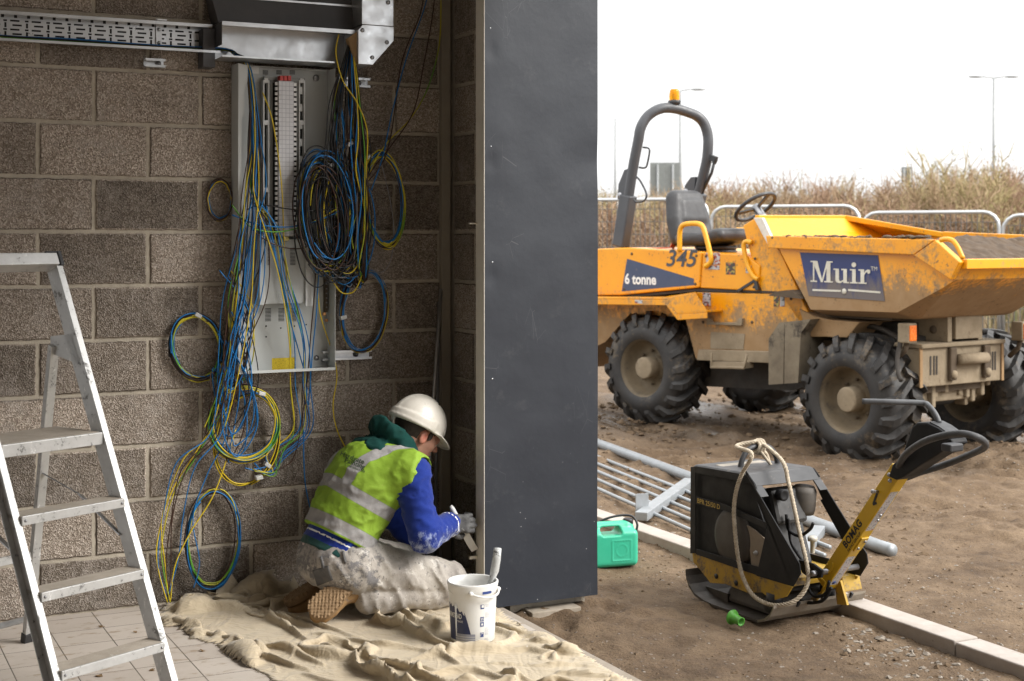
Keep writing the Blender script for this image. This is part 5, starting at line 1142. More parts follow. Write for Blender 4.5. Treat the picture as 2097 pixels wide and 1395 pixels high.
# protective frame: two cut-out side plates, top hood, rear header
def plate(y, th, quads, m, name):
    mb = MB()
    for k, q in enumerate(quads): mb.prism([zw(a, b, 0) + YM * (y + .0002 * k) for a, b in q], YM * th)
    return part(name, mb, m, pc, bev=.002)
sideq = [[(145, 400), (168, 398), (168, 800), (143, 802)], [(168, 396), (410, 437), (440, 480), (168, 428)], [(410, 437), (470, 540), (650, 850), (656, 895), (620, 957), (450, 906), (505, 655), (440, 480)], [(168, 780), (480, 872), (465, 908), (168, 806)], [(168, 538), (300, 572), (500, 660), (497, 690), (310, 606), (168, 574)]]
plate(0, .006, sideq, KBLK, 'side_frame')
farq = [[(145, 400), (168, 398), (168, 800), (143, 802)], [(168, 396), (410, 437), (440, 480), (168, 428)], [(410, 437), (470, 540), (490, 575), (455, 600), (400, 470)], [(490, 575), (650, 850), (656, 895), (620, 957), (560, 940), (575, 850), (440, 590)], [(168, 780), (480, 872), (465, 908), (168, 806)]]
plate(.374, .006, farq, KBLK, 'side_frame')
mb = MB(); A1, A2, A3 = zc(155, 394), zc(408, 436), zc(150, 402)
mb.hexa([kw(A1[0], .0, A1[1] - .004), kw(A2[0], .0, A2[1] - .004), kw(A2[0], .38, A2[1] - .004), kw(A1[0], .38, A1[1] - .004), kw(A1[0] + .01, .012, A1[1] + .006), kw(A2[0] - .008, .012, A2[1] + .006), kw(A2[0] - .008, .368, A2[1] + .006), kw(A1[0] + .01, .368, A1[1] + .006)]); part('hood', mb, KTOP, pc, bev=.004)
mb = MB(); mb.hexa([kw(.10, .06, A1[1] + .003), kw(.26, .06, A1[1] - .002), kw(.26, .32, A1[1] - .002), kw(.10, .32, A1[1] + .003), kw(.10, .06, A1[1] + .0125), kw(.26, .06, A1[1] + .0085), kw(.26, .32, A1[1] + .0085), kw(.10, .32, A1[1] + .0125)]); part('hood_lid', mb, mat('lid_dusty', (.40, .36, .30), (.28, .25, .21), rough=.8), pc, bev=.003)
hx, hz = A2; ex, ez = zc(472, 540)
mb = MB()
def rq(y0, y1, f0, f1): # strip of the sloping rear apron
    p = lambda y, f: kw(hx + (ex - hx) * f, y, hz + (ez - hz) * f)
    n = Vector((0, 0, 0)) + XM * .006 + UZ * .004
    q = [p(y0, f0), p(y1, f0), p(y1, f1), p(y0, f1)]; mb.hexa([v - n for v in q] + q)
rq(.0, .38, 0, .52); rq(.0, .045, .521, 1.0); rq(.335, .38, .521, 1.0); part('rear_header', mb, KTOP, pc, bev=.002)  # apron in the paler hood material: its lit grey is in the colour
mb = MB(); mb.prism([zw(a, b, .026) for a, b in ((160, 420), (425, 468), (500, 700), (470, 880), (160, 795))], YM * .006); part('interior_shade_panel', mb, mat('interior_shade_black', (.012, .012, .013), rough=.8), pc)  # added black sheet standing in for the shaded interior behind the openings
# engine and covers inside the frame
mb = MB(); mb.hexa([kw(.08, .05, GZ + .2), kw(.45, .05, GZ + .2), kw(.45, .33, GZ + .2), kw(.08, .33, GZ + .2), kw(.06, .05, .40), kw(.34, .05, .40), kw(.34, .33, .40), kw(.06, .33, .40)]); part('engine_block', mb, ENG, pc, bev=.012)
c = zw(345, 730, .022); mb = MB(); mb.lathe([(0, .016), (.10, .016), (.125, .008), (.13, 0), (.13, -.02)], 32, c, -YM); part('starter_cover', mb, mat('starter_brown', (.05, .042, .036), (.035, .03, .027), rough=.6), pc)
mb = MB(); mb.prism([zw(a, b, .014) for a, b in ((362, 645), (440, 690), (500, 742), (492, 800), (460, 908), (430, 880), (420, 780))], YM * .005); part('belt_cover', mb, mat('cover_tan', (.26, .215, .165), (.20, .165, .125), sc_=9, rough=.7), pc)
mb = MB(); mb.lathe([(0, .012), (.008, .010), (.012, 0)], 12, zw(450, 800, .013), -YM); part('cover_bolt', mb, SCREW, pc)
mb = MB(); mb.lathe([(0, .0), (.04, 0), (.04, .10), (0, .10)], 20, kw(.06, .06, .33), YM); part('air_filter', mb, ENG, pc)
mb = MB(); mb.hexa([kw(.345, .12, .30), kw(.46, .12, .30), kw(.46, .30, .30), kw(.345, .30, .30), kw(.345, .12, .45), kw(.41, .12, .45), kw(.41, .30, .45), kw(.345, .30, .45)]); part('fuel_tank', mb, ENG, pc, bev=.02)
c = zw(572, 530, .15); mb = MB(); mb.lathe([(0, .012), (.014, .012), (.022, .016), (.026, .012), (.026, -.02)], 18, c, XM); part('tank_cap', mb, KBLK, pc)
mb = MB(); mb.lathe([(0, 0), (.05, 0), (.055, .02), (.055, .10), (.045, .12), (0, .12)], 20, kw(.40, .31, .33), (UZ * .9 + XM * .1)); part('muffler', mb, mat('muffler_rust', (.10, .085, .07), (.06, .055, .05), rough=.7), pc)
mb = MB(); mb.lathe([(.010, 0), (.010, .05), (.020, .052), (.022, .065), (.018, .072), (0, .072)], 14, zw(712, 800, .21), UZ); part('oil_cap', mb, mat('cap_ivory', (.55, .52, .45), rough=.4), pc)
for pts in ([(590, 620), (600, 690), (650, 720), (700, 690), (715, 660)], [(600, 640), (610, 740), (640, 800), (700, 880)], [(690, 960), (720, 1000), (770, 990), (790, 930)], [(640, 1000), (680, 1030), (760, 1020), (800, 960)]):
    mb = MB(); mb.tube(smooth([zw(a, b, .16) for a, b in pts]), .007, 8); part('hose', mb, KBLK, pc)
for y in (.03, .33):
    mb = MB(); mb.lathe([(0, 0), (.035, 0), (.035, .05), (0, .05)], 16, kw(.54, y, GZ + .08), UZ); part('rubber_mount', mb, BLACK, pc)
mb = MB(); mb.prism([zw(a, b, .12) for a, b in ((645, 830), (715, 850), (755, 880), (752, 915), (700, 920), (660, 890))], YM * .012); part('arm_bracket', mb, KBLK, pc, bev=.003)
mb = MB(); mb.prism([zw(a, b, .28) for a, b in ((645, 830), (715, 850), (755, 880), (752, 915), (700, 920), (660, 890))], YM * .012); part('arm_bracket', mb, KBLK, pc, bev=.003)
mb = MB(); a = zw(715, 895, .10); mb.lathe([(0, -.01), (.012, -.01), (.012, .012), (.008, .014), (.008, .03), (.012, .03), (.012, .25), (0, .25)], 12, a, YM); part('pivot_bolt', mb, SCREW, pc)
# steering arm
B0, B1 = kw(.665, .205, .085), kw(1.10, .205, .633); Bd = (B1 - B0).normalized(); Bu = YM.cross(Bd).normalized(); Bu = Bu if Bu.z > 0 else -Bu
mb = MB(); mb.bar(B0, B1, .058, .064, up=Bu); arm = part('steering_arm', mb, KYEL, pc, bev=.004)
def ap(s, side, v): # on the near side face: s along, v across
    return B0 + Bd * s - YM * (.029 + .0006) + Bu * v
def bpnt(s, w): return B0 + Bd * s - Bu * (.032 + .0006) + YM * w
def stickers(s0, s1, nm, m, e=0):
    mb = MB(); n = -Bu * e; mb.add([bpnt(s0, -.022) + n, bpnt(s0, .022) + n, bpnt(s1, .022) + n, bpnt(s1, -.022) + n], [(0, 1, 2, 3)]); part(nm, mb, m, arm)
def tiny_print(nm, base, ink, sx, sz, th=.55):
    t = NT(nm); m = t.mask(t.n('TexNoise', i_Vector=t.co((sx, sx, sz)), i_Scale=1.0, i_Detail=3.0).outputs[0], th, th + .06); m2 = t.mask(t.noise(30, 3), .5, .6)
    t.set(Base_Color=t.mix(m, base, t.mix(m2, ink, (.35, .06, .04))), Roughness=.5); return t.m
LBL = tiny_print('instruction_label', (.46, .44, .43), (.10, .09, .09), 180, 160)
stickers(.03, .21, 'instruction_label', LBL); stickers(.37, .60, 'instruction_label', LBL)
mb = MB(); mb.lathe([(0, .0006), (.010, .0006), (.010, 0)], 16, bpnt(.045, -.004), -Bu); part('blue_symbol', mb, PBLUE, arm)
mb = MB(); mb.bar(bpnt(.25, 0) - Bu * .003, bpnt(.33, 0) - Bu * .003, .04, .008, up=Bu); part('latch_plate', mb, KYEL, arm, bev=.002)
for s, w in ((.27, -.006), (.31, .008), (.44, .0), (.47, -.004)): mb = MB(); mb.lathe([(0, .006), (.005, .005), (.007, 0)], 10, bpnt(s, w) - Bu * .0072, -Bu); part('rivet', mb, SCREW, arm)
def arm_text(s, size, s0, v, b=.0008, sh=0): return text_mb(s, size, ap(s0, 0, v), Bd, Bu, depth=.0006, bold=b, shear=sh, align='LEFT', spacing=1.05)
PBLACK = mat('print_black', (.012, .012, .013), rough=.5)
part('lettering', arm_text('BOMAG', .042, .235, .004, .0016), PBLACK, arm); part('lettering', arm_text('FAYAT GROUP', .0165, .235, -.0235, .0003, .2), PBLACK, arm)
mb = MB(); mb.bar(ap(.50, 0, .0) - YM * .0004, ap(.56, 0, .015) - YM * .0004, .010, .002, up=-YM); mb.bar(ap(.495, 0, .0) - YM * .0006, ap(.515, 0, -.010) - YM * .0006, .010, .002, up=-YM); part('latch_slot', mb, DARKSTEEL, arm)
mb = MB(); mb.tube([ap(.555, 0, .012), ap(.56, 0, .014) - YM * .03], .006, 10); mb.ball(ap(.56, 0, .014) - YM * .03, .009, 10, 8); part('latch_pin', mb, SCREW, arm)
for s, v in ((.64, -.006), (.655, .012)): mb = MB(); mb.lathe([(0, .008), (.006, .007), (.009, 0)], 10, ap(s, 0, v), -YM); part('arm_bolt', mb, SCREW, arm)
mb = MB(); mb.tube(smooth([ap(.10, 0, .026), ap(.07, 0, .018), ap(.075, 0, .0), ap(.105, 0, -.004), ap(.13, 0, .006)]), .004, 8); mb.tube([ap(.02, 0, .03), ap(.03, 0, -.015), ap(-.02, 0, -.025)], .005, 8); part('spring_clip', mb, KYEL, arm)
mb = MB(); mb.prism([B0 + Bd * .05 + YM * .03 - Bu * .03, B0 + Bd * .0 + YM * .03 - Bu * .03, kw(.70, .235, GZ + .09), kw(.76, .235, GZ + .10)], YM * .012)
mb.prism([B0 + Bd * .02 - YM * .03 - Bu * .03, B0 - YM * .03 - Bu * .03, kw(.60, .175, GZ + .10), kw(.63, .175, GZ + .09)], YM * .01); part('arm_foot', mb, KYELD, pc, bev=.002)
mb = MB(); mb.hexa([kw(.60, .30, GZ + .14), kw(.68, .30, GZ + .13), kw(.68, .40, GZ + .13), kw(.60, .40, GZ + .14), kw(.60, .30, GZ + .19), kw(.66, .30, GZ + .19), kw(.66, .40, GZ + .19), kw(.60, .40, GZ + .19)]); part('carrier_lug', mb, KYELD, pc, bev=.004)
# steering head: housing, ring handle, lever
hh = lambda px, py, y: kw(*((lambda q: (q[0], y, q[1]))(kc(px, py, .205))))
mb = MB(); mb.prism([hh(px, py, .165) for px, py in ((1834, 975), (1842, 950), (1872, 925), (1905, 908), (1962, 897), (1966, 908), (1935, 930), (1900, 952), (1866, 975), (1850, 982))], YM * .085); head = part('head_housing', mb, KBLK, pc, bev=.006)
mb = MB(); mb.prism([hh(px, py, .165) for px, py in ((1864, 922), (1882, 872), (1892, 864), (1912, 864), (1934, 874), (1958, 890), (1955, 903), (1915, 915))], YM * .09); part('control_block', mb, KBLK, pc, bev=.008)
mb = MB(); mb.prism([hh(px, py, .175) + UZ * .002 for px, py in ((1914, 868), (1932, 877), (1950, 889), (1952, 886), (1934, 873), (1916, 864))], YM * .07); part('control_plate', mb, KTOP, head)
for px, py, y in ((1922, 872, .185), (1938, 881, .185), (1922, 872, .235), (1938, 881, .235)): mb = MB(); mb.ball(hh(px, py, y) + UZ * .004, .0055, 10, 8); part('brass_screw', mb, mat('brass', (.6, .5, .2)), head)
rg = smooth([(lambda q: kw(q[0], y, q[1]))(kc(px, py, y)) for px, py, y in ((1840, 962, .19), (1852, 934, .13), (1882, 910, .09), (1920, 895, .075), (1966, 888, .085), (2000, 895, .12), (2017, 907, .18), (2015, 917, .23), (1998, 926, .29), (1963, 941, .325), (1925, 955, .32), (1882, 968, .28), (1852, 978, .23))], 4, closed=True)
mb = MB(); mb.tube(rg, .0135, 12, closed=True); part('ring_handle', mb, mat('grip_black', (.035, .036, .038), (.06, .06, .062), sc_=20, rough=.6, bump=.3, bsc=200), pc)
mb = MB(); mb.box((lambda q: kw(q[0], .15, q[1]))(kc(1950, 916, .15)), (.07, .05, .03), Matrix.Rotation(math.atan2(YM.y, YM.x), 3, 'Z')); part('ring_clamp', mb, KTOP, pc, bev=.006)
lv = [hh(px, py, .215) for px, py in ((1919, 866), (1912, 850), (1899, 833), (1884, 826))]; lv.append(hh(1858, 820, .10)); lv.append(hh(1832, 817, .03))
mb = MB(); mb.tube(smooth(lv, 5), .0115, 12); part('travel_lever', mb, mat('lever_grey', (.10, .105, .11), (.07, .07, .075), sc_=25, rough=.55), pc)
# lifting hoop
f0, f1 = zw(403, 418, .15), zw(640, 402, .33)
f0 = kw(.21, .11, .505); f1 = kw(.21, .33, .505)
mb = MB(); mb.tube(smooth([f0, f0 + UZ * .05 + YM * .015, f0 + UZ * .092 + YM * .05, f0 + UZ * .105 + YM * .11, f0 + UZ * .092 + YM * .17, f1 + UZ * .05 - YM * .01, f1], 5), .0125, 12); part('lifting_hoop', mb, KTOP, pc)
part('lettering', text_mb('BPR 25/50 D', .030, zw(230, 572, 0) - YM * .0018, (zw(330, 602, 0) - zw(230, 572, 0)).normalized(), UZ, depth=.0, bold=.0006, sx=1.05), mat('print_gold', (.38, .26, .03), rough=.5), pc)
# rope slung over the hoop
rp = [kw(.21, .20, .63), kw(.20, .10, .615), zw(430, 340, -.012), zw(385, 430, -.016), zw(358, 510, -.016), zw(347, 600, -.016), zw(352, 700, -.016), zw(368, 830, -.016), zw(392, 920, -.016), zw(440, 1000, -.020), zw(520, 1040, -.014), zw(600, 1035, .02), zw(655, 1000, .06), zw(690, 935, .09), zw(685, 850, .10), zw(655, 720, .11), zw(625, 580, .12), zw(600, 470, .13), zw(570, 370, .15), kw(.20, .235, .625)]
pts = smooth(rp, 10, closed=True); mb = MB(); n = len(pts)
acc = 0; tw = [0]
for i in range(n): acc += (pts[(i + 1) % n] - pts[i]).length; tw.append(acc)
dens = smooth(rp, 26, closed=True); n = len(dens); acc = 0; s_ = []
for i in range(n): s_.append(acc); acc += (dens[(i + 1) % n] - dens[i]).length
for q in range(3):
    st = []
    for i in range(n):
        d = (dens[(i + 1) % n] - dens[i - 1]).normalized(); x = d.cross(Vector((.3, .5, .81))).normalized(); y = d.cross(x); a = s_[i] / .042 * 6.283 + q * 2.094
        st.append(dens[i] + (x * math.cos(a) + y * math.sin(a)) * .0048)
    mb.tube(st, .0052, 6, closed=True)
c0 = kw(.21, .215, .605)
for k in range(3):
    st = [c0 + YM * (.012 * k - .012) + (XM * math.cos(a) + UZ * math.sin(a)) * (.026 + .003 * k) + YM * .005 * math.sin(a * 2) for a in [i * .5236 for i in range(12)]]
    mb.tube(st, .008, 8, closed=True)
mb.tube(smooth([c0, c0 + YM * .03 - UZ * .03 + XM * .02, c0 + YM * .04 - UZ * .07 + XM * .03]), .008, 8); mb.tube(smooth([c0, c0 + YM * .0 - UZ * .03 + XM * .035, c0 + YM * .06 - UZ * .085 + XM * .02]), .007, 8)
t = NT('rope_fibre'); t.set(Base_Color=t.mix(t.mask(t.noise(60, 4), .35, .65), (.52, .45, .35), (.36, .30, .22)), Roughness=.9); t.bump(t.noise(400, 3), .6, .002)
solo('rope', mb, t.m, 'dirty white rope tied in a loop over the hoop of the plate compactor', 'rope')
# ================================================================ DUMPER
def frame_of(O, th):
    h_ = Vector((math.cos(rad(th)), -math.sin(rad(th)), 0)); l_ = Vector((math.sin(rad(th)), math.cos(rad(th)), 0)); o_ = Vector((O[0], O[1], 0))
    def pt(x, y, z): return o_ + h_ * x + l_ * y + UZ * z
    def at_(px, py, y):
        k = (px - CX) / F; x = (k * (O[1] + l_.y * y) - O[0] - l_.x * y) / (h_.x - k * h_.y); Y = O[1] + h_.y * x + l_.y * y
        return pt(x, y, H - (py - HY) * Y / F)
    return pt, at_, h_, l_
rp_, ra_, rh, rl_ = frame_of((1.115, 12.3), 48)
fp_, fa_, fh, fl_ = frame_of((2.47, 10.6), 55)
MUD = (.135, .095, .058); MUDL = (.27, .215, .145)
def yel_mat(nm, amt, topz, lowz):
    t = NT(nm); n = t.noise(2.5, 4, .6); col = t.mix(t.mask(n, .3, .7), (.78, .33, .004), (.70, .275, .004))
    z = t.n('SeparateXYZ', i_Vector=t.n('NewGeometry').outputs['Position']).outputs[2]
    g = t.mask(z, topz, lowz)
    sp = t.mth('ADD', t.mth('ADD', t.mth('MULTIPLY', t.noise(4, 6, .75, t.co((1, 1, .45))), .6), t.mth('MULTIPLY', t.noise(28, 4, .7), .4)), t.mth('MULTIPLY', g, amt))
    m1 = t.mask(sp, .59, .72); m2 = t.mth('MULTIPLY', t.mask(t.noise(46, 2, .5), .62, .68), t.mask(t.noise(5, 3), .48, .6))
    col = t.mix(t.mth('MULTIPLY', m1, .85), col, t.mix(t.noise(9, 3), MUD, MUDL)); col = t.mix(t.mth('MULTIPLY', m2, .8), col, (.10, .07, .04))
    t.set(Base_Color=col, Roughness=t.n('MapRange', i_Value=m1, i_To_Min=.32, i_To_Max=.9).outputs[0]); return t.m
YELA = yel_mat('dumper_yellow', .32, 1.2, .65); YELS = yel_mat('skip_yellow', .50, 1.40, .92); YELR = yel_mat('rim_yellow', .10, 1.7, 1.5)
MUDM = mat('caked_mud', MUDL, (.20, .155, .10), sc_=7, rough=.9, bump=.5, bsc=40, dirt=MUD, da=.56, dsc=6)
MUDD = mat('dark_mud', (.10, .072, .046), (.07, .05, .032), sc_=7, rough=.9, bump=.5, bsc=40)
UNDER = mat('underbody', (.03, .026, .022), (.045, .036, .028), rough=.8)
ROPS = mat('rops_grey', (.048, .050, .056), (.06, .062, .068), sc_=5, rough=.45)
VINYL = mat('seat_vinyl', (.030, .030, .032), (.042, .042, .044), sc_=9, rough=.5, bump=.15, bsc=180)
DECAL = mat('decal_navy', (.035, .05, .10), (.045, .06, .115), rough=.4, dirt=(.2, .16, .12), da=.60, dsc=7)
RUB = mat('tyre_rubber', (.014, .013, .013), (.03, .027, .024), sc_=5, rough=.6, dirt=(.13, .098, .062), da=.54, dw=.14, dsc=4, bump=.25, bsc=60)
dm = thing('dumper', 'muddy yellow site dumper with front skip and grey roll bar', 'dumper', rp_(1.0, .8, GZ))
# ---- wheels
def wheel(c, ax, fwd, mud):
    Rr, rim, wid = .48, .255, .42
    up = UZ; ax = ax.normalized(); fwd = fwd.normalized()
    prof = [(rim - .005, .012), (rim + .02, 0), (rim + .07, -.004), (Rr - .13, .004), (Rr - .075, .022), (Rr - .045, .05), (Rr - .035, wid * .35), (Rr - .03, wid * .5), (Rr - .035, wid * .65), (Rr - .045, wid - .05), (Rr - .075, wid - .022), (Rr - .13, wid - .004), (rim + .02, wid), (rim - .005, wid - .012)]
    mb = MB(); mb.lathe([(rim + .012, .006), (rim + .005, .02), (rim - .01, .028), (rim - .018, .06), (rim - .03, .12), (rim - .06, .165), (.12, .172), (.115, .15), (0, .15)], 40, c, ax); mb.lathe([(rim - .01, wid - .02), (rim - .018, wid - .06), (rim - .05, wid - .1), (0, wid - .1)], 24, c, ax)
    w = part('wheel', mb, mat('rim_mud', (.17, .13, .08), (.10, .078, .05), sc_=6, rough=.75, bump=.3, dirt=(.07, .055, .04), da=.55, dsc=6), dm)
    mb = MB(); mb.lathe(prof, 64, c, ax); n = 18
    def rp2(a, r, s): return c + ax * s + (fwd * math.cos(a) + up * math.sin(a)) * r
    for k in range(n):
        for side in (0, 1):
            a0 = 2 * math.pi * (k + .5 * side) / n; secs = []
            for (s, da, r0, r1, hw) in ((-.005, .34, Rr - .115, Rr - .085, .030), (.03, .29, Rr - .075, Rr - .012, .036), (.07, .235, Rr - .052, Rr + .010, .036), (.13, .13, Rr - .048, Rr + .014, .034), (wid * .53, .0, Rr - .04, Rr + .012, .032)):
                s2 = s if side == 0 else wid - s; b = a0 - da; e = hw / Rr
                secs.append([rp2(b - e * 1.25, r0, s2), rp2(b - e * .8, r1, s2), rp2(b + e * .8, r1, s2), rp2(b + e * 1.25, r0, s2)])
            vs = [p for q in secs for p in q]; m = len(secs); fs = []
            for i in range(m - 1):
                for j in range(3): fs.append((i * 4 + j, i * 4 + j + 1, (i + 1) * 4 + j + 1, (i + 1) * 4 + j))
            fs += [(3, 2, 1, 0), tuple(range((m - 1) * 4, m * 4))]
            mb.add(vs, fs if side == 0 else [tuple(reversed(f)) for f in fs])
    part('tyre', mb, RUB, w)
    mb = MB(); mb.lathe([(0, .028), (.085, .028), (.095, .036), (.095, .15)], 28, c, ax); hb = part('hub', mb, MUDM, w, bev=.003)
    for k in range(8): a = k * math.pi / 4; mb = MB(); mb.lathe([(0, -.012), (.012, -.012), (.012, .004)], 8, c + ax * .152 + (fwd * math.cos(a) + up * math.sin(a)) * .145, ax); part('wheel_nut', mb, MUDD, w)
WR = ra_(1312, 755, 0); WF = fa_(1727, 833, 0); WF.z = .34; WR.z = .42
wheel(WR, rl_, rh, 0); wheel(WF, fl_, fh, 0); wheel(WR + rl_ * 1.5 - UZ * .03, rl_ * 1, rh, 0); wheel(WF + fl_ * 1.42 - UZ * .02, fl_ * 1, fh, 0)
# ---- rear half
def rpoly(pp, y): return [ra_(a, b, y) for a, b in pp]
def rprism(pp, y0, y1): mb = MB(); return mb.prism(rpoly(pp, y0), rl_ * (y1 - y0))
part('bonnet', rprism([(1120, 514), (1284, 507), (1437, 516), (1432, 589), (1268, 605), (1120, 606)], .10, 1.30), YELA, dm, bev=.012)
mb = MB()
part('seat_platform', rprism([(1439, 517), (1528, 522), (1556, 545), (1553, 596), (1434, 590)], .115, 1.28), YELA, dm, bev=.008)
part('dark_seam', rprism([(1270, 606), (1432, 591), (1600, 597), (1600, 601), (1428, 597), (1270, 611)], .125, 1.27), UNDER, dm)
part('body_side', rprism([(1424, 598), (1640, 603), (1652, 700), (1610, 716), (1590, 738), (1424, 735), (1400, 640)], .13, 1.27), YELA, dm, bev=.008)
part('rear_body', rprism([(1120, 608), (1400, 606), (1400, 650), (1290, 642), (1240, 700), (1120, 760)], .16, 1.24), YELA, dm)
pr = [(1120, 609), (1364, 611), (1387, 641), (1448, 637)]; mb = MB(); q0 = rpoly(pr, -.07)
for i in range(3):
    a, b = q0[i], q0[i + 1]; d = rl_ * .22; mb.hexa([a - UZ * .012, b - UZ * .012, b + d - UZ * .012, a + d - UZ * .012, a + UZ * .006, b + UZ * .006, b + d + UZ * .006, a + d + UZ * .006]); mb.hexa([a - UZ * .06, b - UZ * .06, b - UZ * .06 + rl_ * .008, a - UZ * .06 + rl_ * .008, a - UZ * .0125, b - UZ * .0125, b - UZ * .0125 + rl_ * .008, a - UZ * .0125 + rl_ * .008])
part('fender', mb, YELR, dm, bev=.004)
mb = MB(); q = rpoly([(1424, 600), (1364, 611), (1387, 641), (1448, 637)], -.07); q2 = [ra_(1424, 598, .13), ra_(1364, 607, .13), ra_(1387, 635, .13), ra_(1448, 634, .13)]
mb.add([q2[0], q2[1], q[1], q[0], q[2], q[3]], [(0, 1, 2, 3), (3, 2, 4, 5)]); part('fender_gusset', mb, YELR, dm, solid=.006)
dcl = rprism([(1284, 530), (1421, 571), (1421, 584), (1273, 597)], .098, .0995); part('decal_panel', dcl, DECAL, dm)
def side_text(s, size, px, py, y, m, at_, h_, **k):
    return part('lettering', text_mb(s, size, at_(px, py, y), h_, UZ, depth=0, **k), m, dm)
side_text('6 tonne', .125, 1311, 573, .0965, WHITEP, ra_, rh, bold=.004, sx=.95)
side_text('345', .20, 1393, 531, .0965, mat('stencil_grey', (.05, .055, .065), rough=.5), ra_, rh, bold=.003, shear=.25, sx=1.15)
def rsticker(px, py, w, h_, nm, m, y=.113): mb = MB(); c = ra_(px, py, y); mb.add([c - rh * w / 2 - UZ * h_ / 2, c + rh * w / 2 - UZ * h_ / 2, c + rh * w / 2 + UZ * h_ / 2, c - rh * w / 2 + UZ * h_ / 2], [(0, 1, 2, 3)]); part(nm, mb, m, dm)
GL = tiny_print('grey_label', (.42, .42, .42), (.10, .10, .10), 30, 60, .5); BL = tiny_print('black_label', (.05, .04, .03), (.35, .28, .05), 30, 40, .52)
rsticker(1460, 530, .15, .10, 'safety_sticker', tiny_print('red_label', (.42, .40, .40), (.2, .05, .04), 30, 50, .48)); rsticker(1462, 548, .12, .035, 'safety_sticker', GL); rsticker(1496, 550, .10, .10, 'safety_sticker', BL); rsticker(1533, 552, .06, .06, 'safety_sticker', GL)
rsticker(1447, 613, .085, .11, 'grey_sticker', GL, .127); rsticker(1590, 617, .055, .085, 'grey_sticker', BL, .127); rsticker(1602, 617, .045, .085, 'grey_sticker', GL, .127); rsticker(1308, 618, .09, .03, 'grey_sticker', GL, -.0705)
# steps, brackets, belly
mb = MB(); q = [ra_(a, b, .02) for a, b in ((1458, 723), (1456, 752), (1524, 754), (1530, 726))]; mb.tube(q, .012, 8); mb.hexa([ra_(1457, 753, .02), ra_(1524, 755, .02), ra_(1524, 755, .02) + rl_ * .12, ra_(1457, 753, .02) + rl_ * .12, ra_(1457, 741, .02), ra_(1524, 743, .02), ra_(1524, 743, .02) + rl_ * .12, ra_(1457, 741, .02) + rl_ * .12]); part('step', mb, MUDM, dm)
mb = MB(); mb.prism(rpoly([(1447, 651), (1453, 651), (1458, 660), (1508, 661), (1512, 652), (1520, 652), (1518, 667), (1447, 665)], .10), rl_ * .03); part('tow_bracket', mb, MUDM, dm, bev=.003)
part('sill', rprism([(1430, 716), (1580, 720), (1578, 744), (1426, 738)], .09, 1.3), MUDM, dm, bev=.006)
mb = MB(); mb.prism(rpoly([(1455, 680), (1525, 684), (1522, 716), (1455, 714)], .125), rl_ * .01); part('mud_patch', mb, MUDM, dm)
part('chassis', rprism([(1420, 730), (1640, 735), (1660, 790), (1620, 800), (1420, 790)], .35, 1.15), UNDER, dm)
mb = MB(); mb.tube([WR + rl_ * .3, WR + rl_ * 1.25], .11, 12); part('rear_axle', mb, UNDER, dm)
mb = MB(); mb.tube([WF + fl_ * .3, WF + fl_ * 1.2], .11, 12); part('front_axle', mb, UNDER, dm)
mb = MB(); mb.prism(rpoly([(1574, 694), (1596, 661), (1606, 664), (1604, 786), (1574, 788)], -.02), rl_ * .014); mb.prism(rpoly([(1596, 661), (1660, 654), (1640, 682), (1634, 784), (1606, 786), (1607, 664)], -.019), rl_ * .4 + rh * .0); part('mud_flap', mb, mat('flap_mud', (.20, .165, .115), (.12, .095, .065), sc_=5, rough=.9, dirt=(.05, .04, .03), da=.55, dsc=4), dm)
# roll bar
ny, fy = .22, .84
rpx = [(1272, 506), (1283, 430), (1297, 340), (1307, 288)]; pts = [ra_(a, b, ny) for a, b in rpx]
for (a, b), y in zip([(1312, 262), (1324, 241), (1342, 227), (1362, 221), (1385, 223), (1408, 230), (1427, 238), (1441, 252), (1449, 275), (1450, 300), (1446, 335), (1430, 400)], [.23, .28, .35, .44, .55, .66, .75, .81, .84, .84, .84, .84]): pts.append(ra_(a, b, y))
mb = MB(); mb.tube(smooth(pts, 5), .047, 12); rb_part = part('roll_bar', mb, ROPS, dm)
mb = MB(); mb.bar(ra_(1271, 505, ny), ra_(1287, 400, ny), .13, .105, up=rl_); part('roll_bar_post', mb, ROPS, dm, bev=.012)
mb = MB(); mb.bar(ra_(1413, 470, fy), ra_(1432, 395, fy), .125, .10, up=rl_); part('roll_bar_post', mb, ROPS, dm, bev=.012)
for pp, y in (([(1264, 408), (1266, 378), (1278, 348), (1290, 344), (1287, 385), (1276, 412)], ny - .03), ([(1399, 400), (1402, 380), (1414, 363), (1424, 362), (1422, 392), (1412, 402)], fy - .03)):
    mb = MB(); mb.prism(rpoly(pp, y), rl_ * .06); hp_ = part('hinge_plate', mb, ROPS, dm, bev=.004)
    mb = MB(); mb.lathe([(0, .012), (.02, .010), (.026, 0)], 12, ra_(pp[0][0] + 5, pp[0][1] - 8, y), -rl_); mb2 = MB(); part('pin', mb, SCREW, hp_)
for pp, y in (([(1317, 302), (1328, 304), (1330, 312), (1325, 338), (1320, 344), (1309, 343)], ny - .05), ([(1303, 362), (1312, 372), (1324, 398), (1318, 412), (1303, 414), (1297, 408)], ny - .05)):
    mb = MB(); mb.tube(smooth([ra_(a, b, y) for a, b in pp], 4), .009, 6); part('grab_loop', mb, BLACK, dm)
mb = MB(); mb.bar(ra_(1446, 318, fy), ra_(1467, 327, fy), .05, .04, up=rl_); mb.bar(ra_(1466, 326, fy), ra_(1462, 335, fy), .03, .03, up=rl_); mb.tube([ra_(1463, 332, fy), ra_(1457, 355, fy), ra_(1437, 396, fy)], .014, 8); part('belt_stay', mb, BLACK, dm)
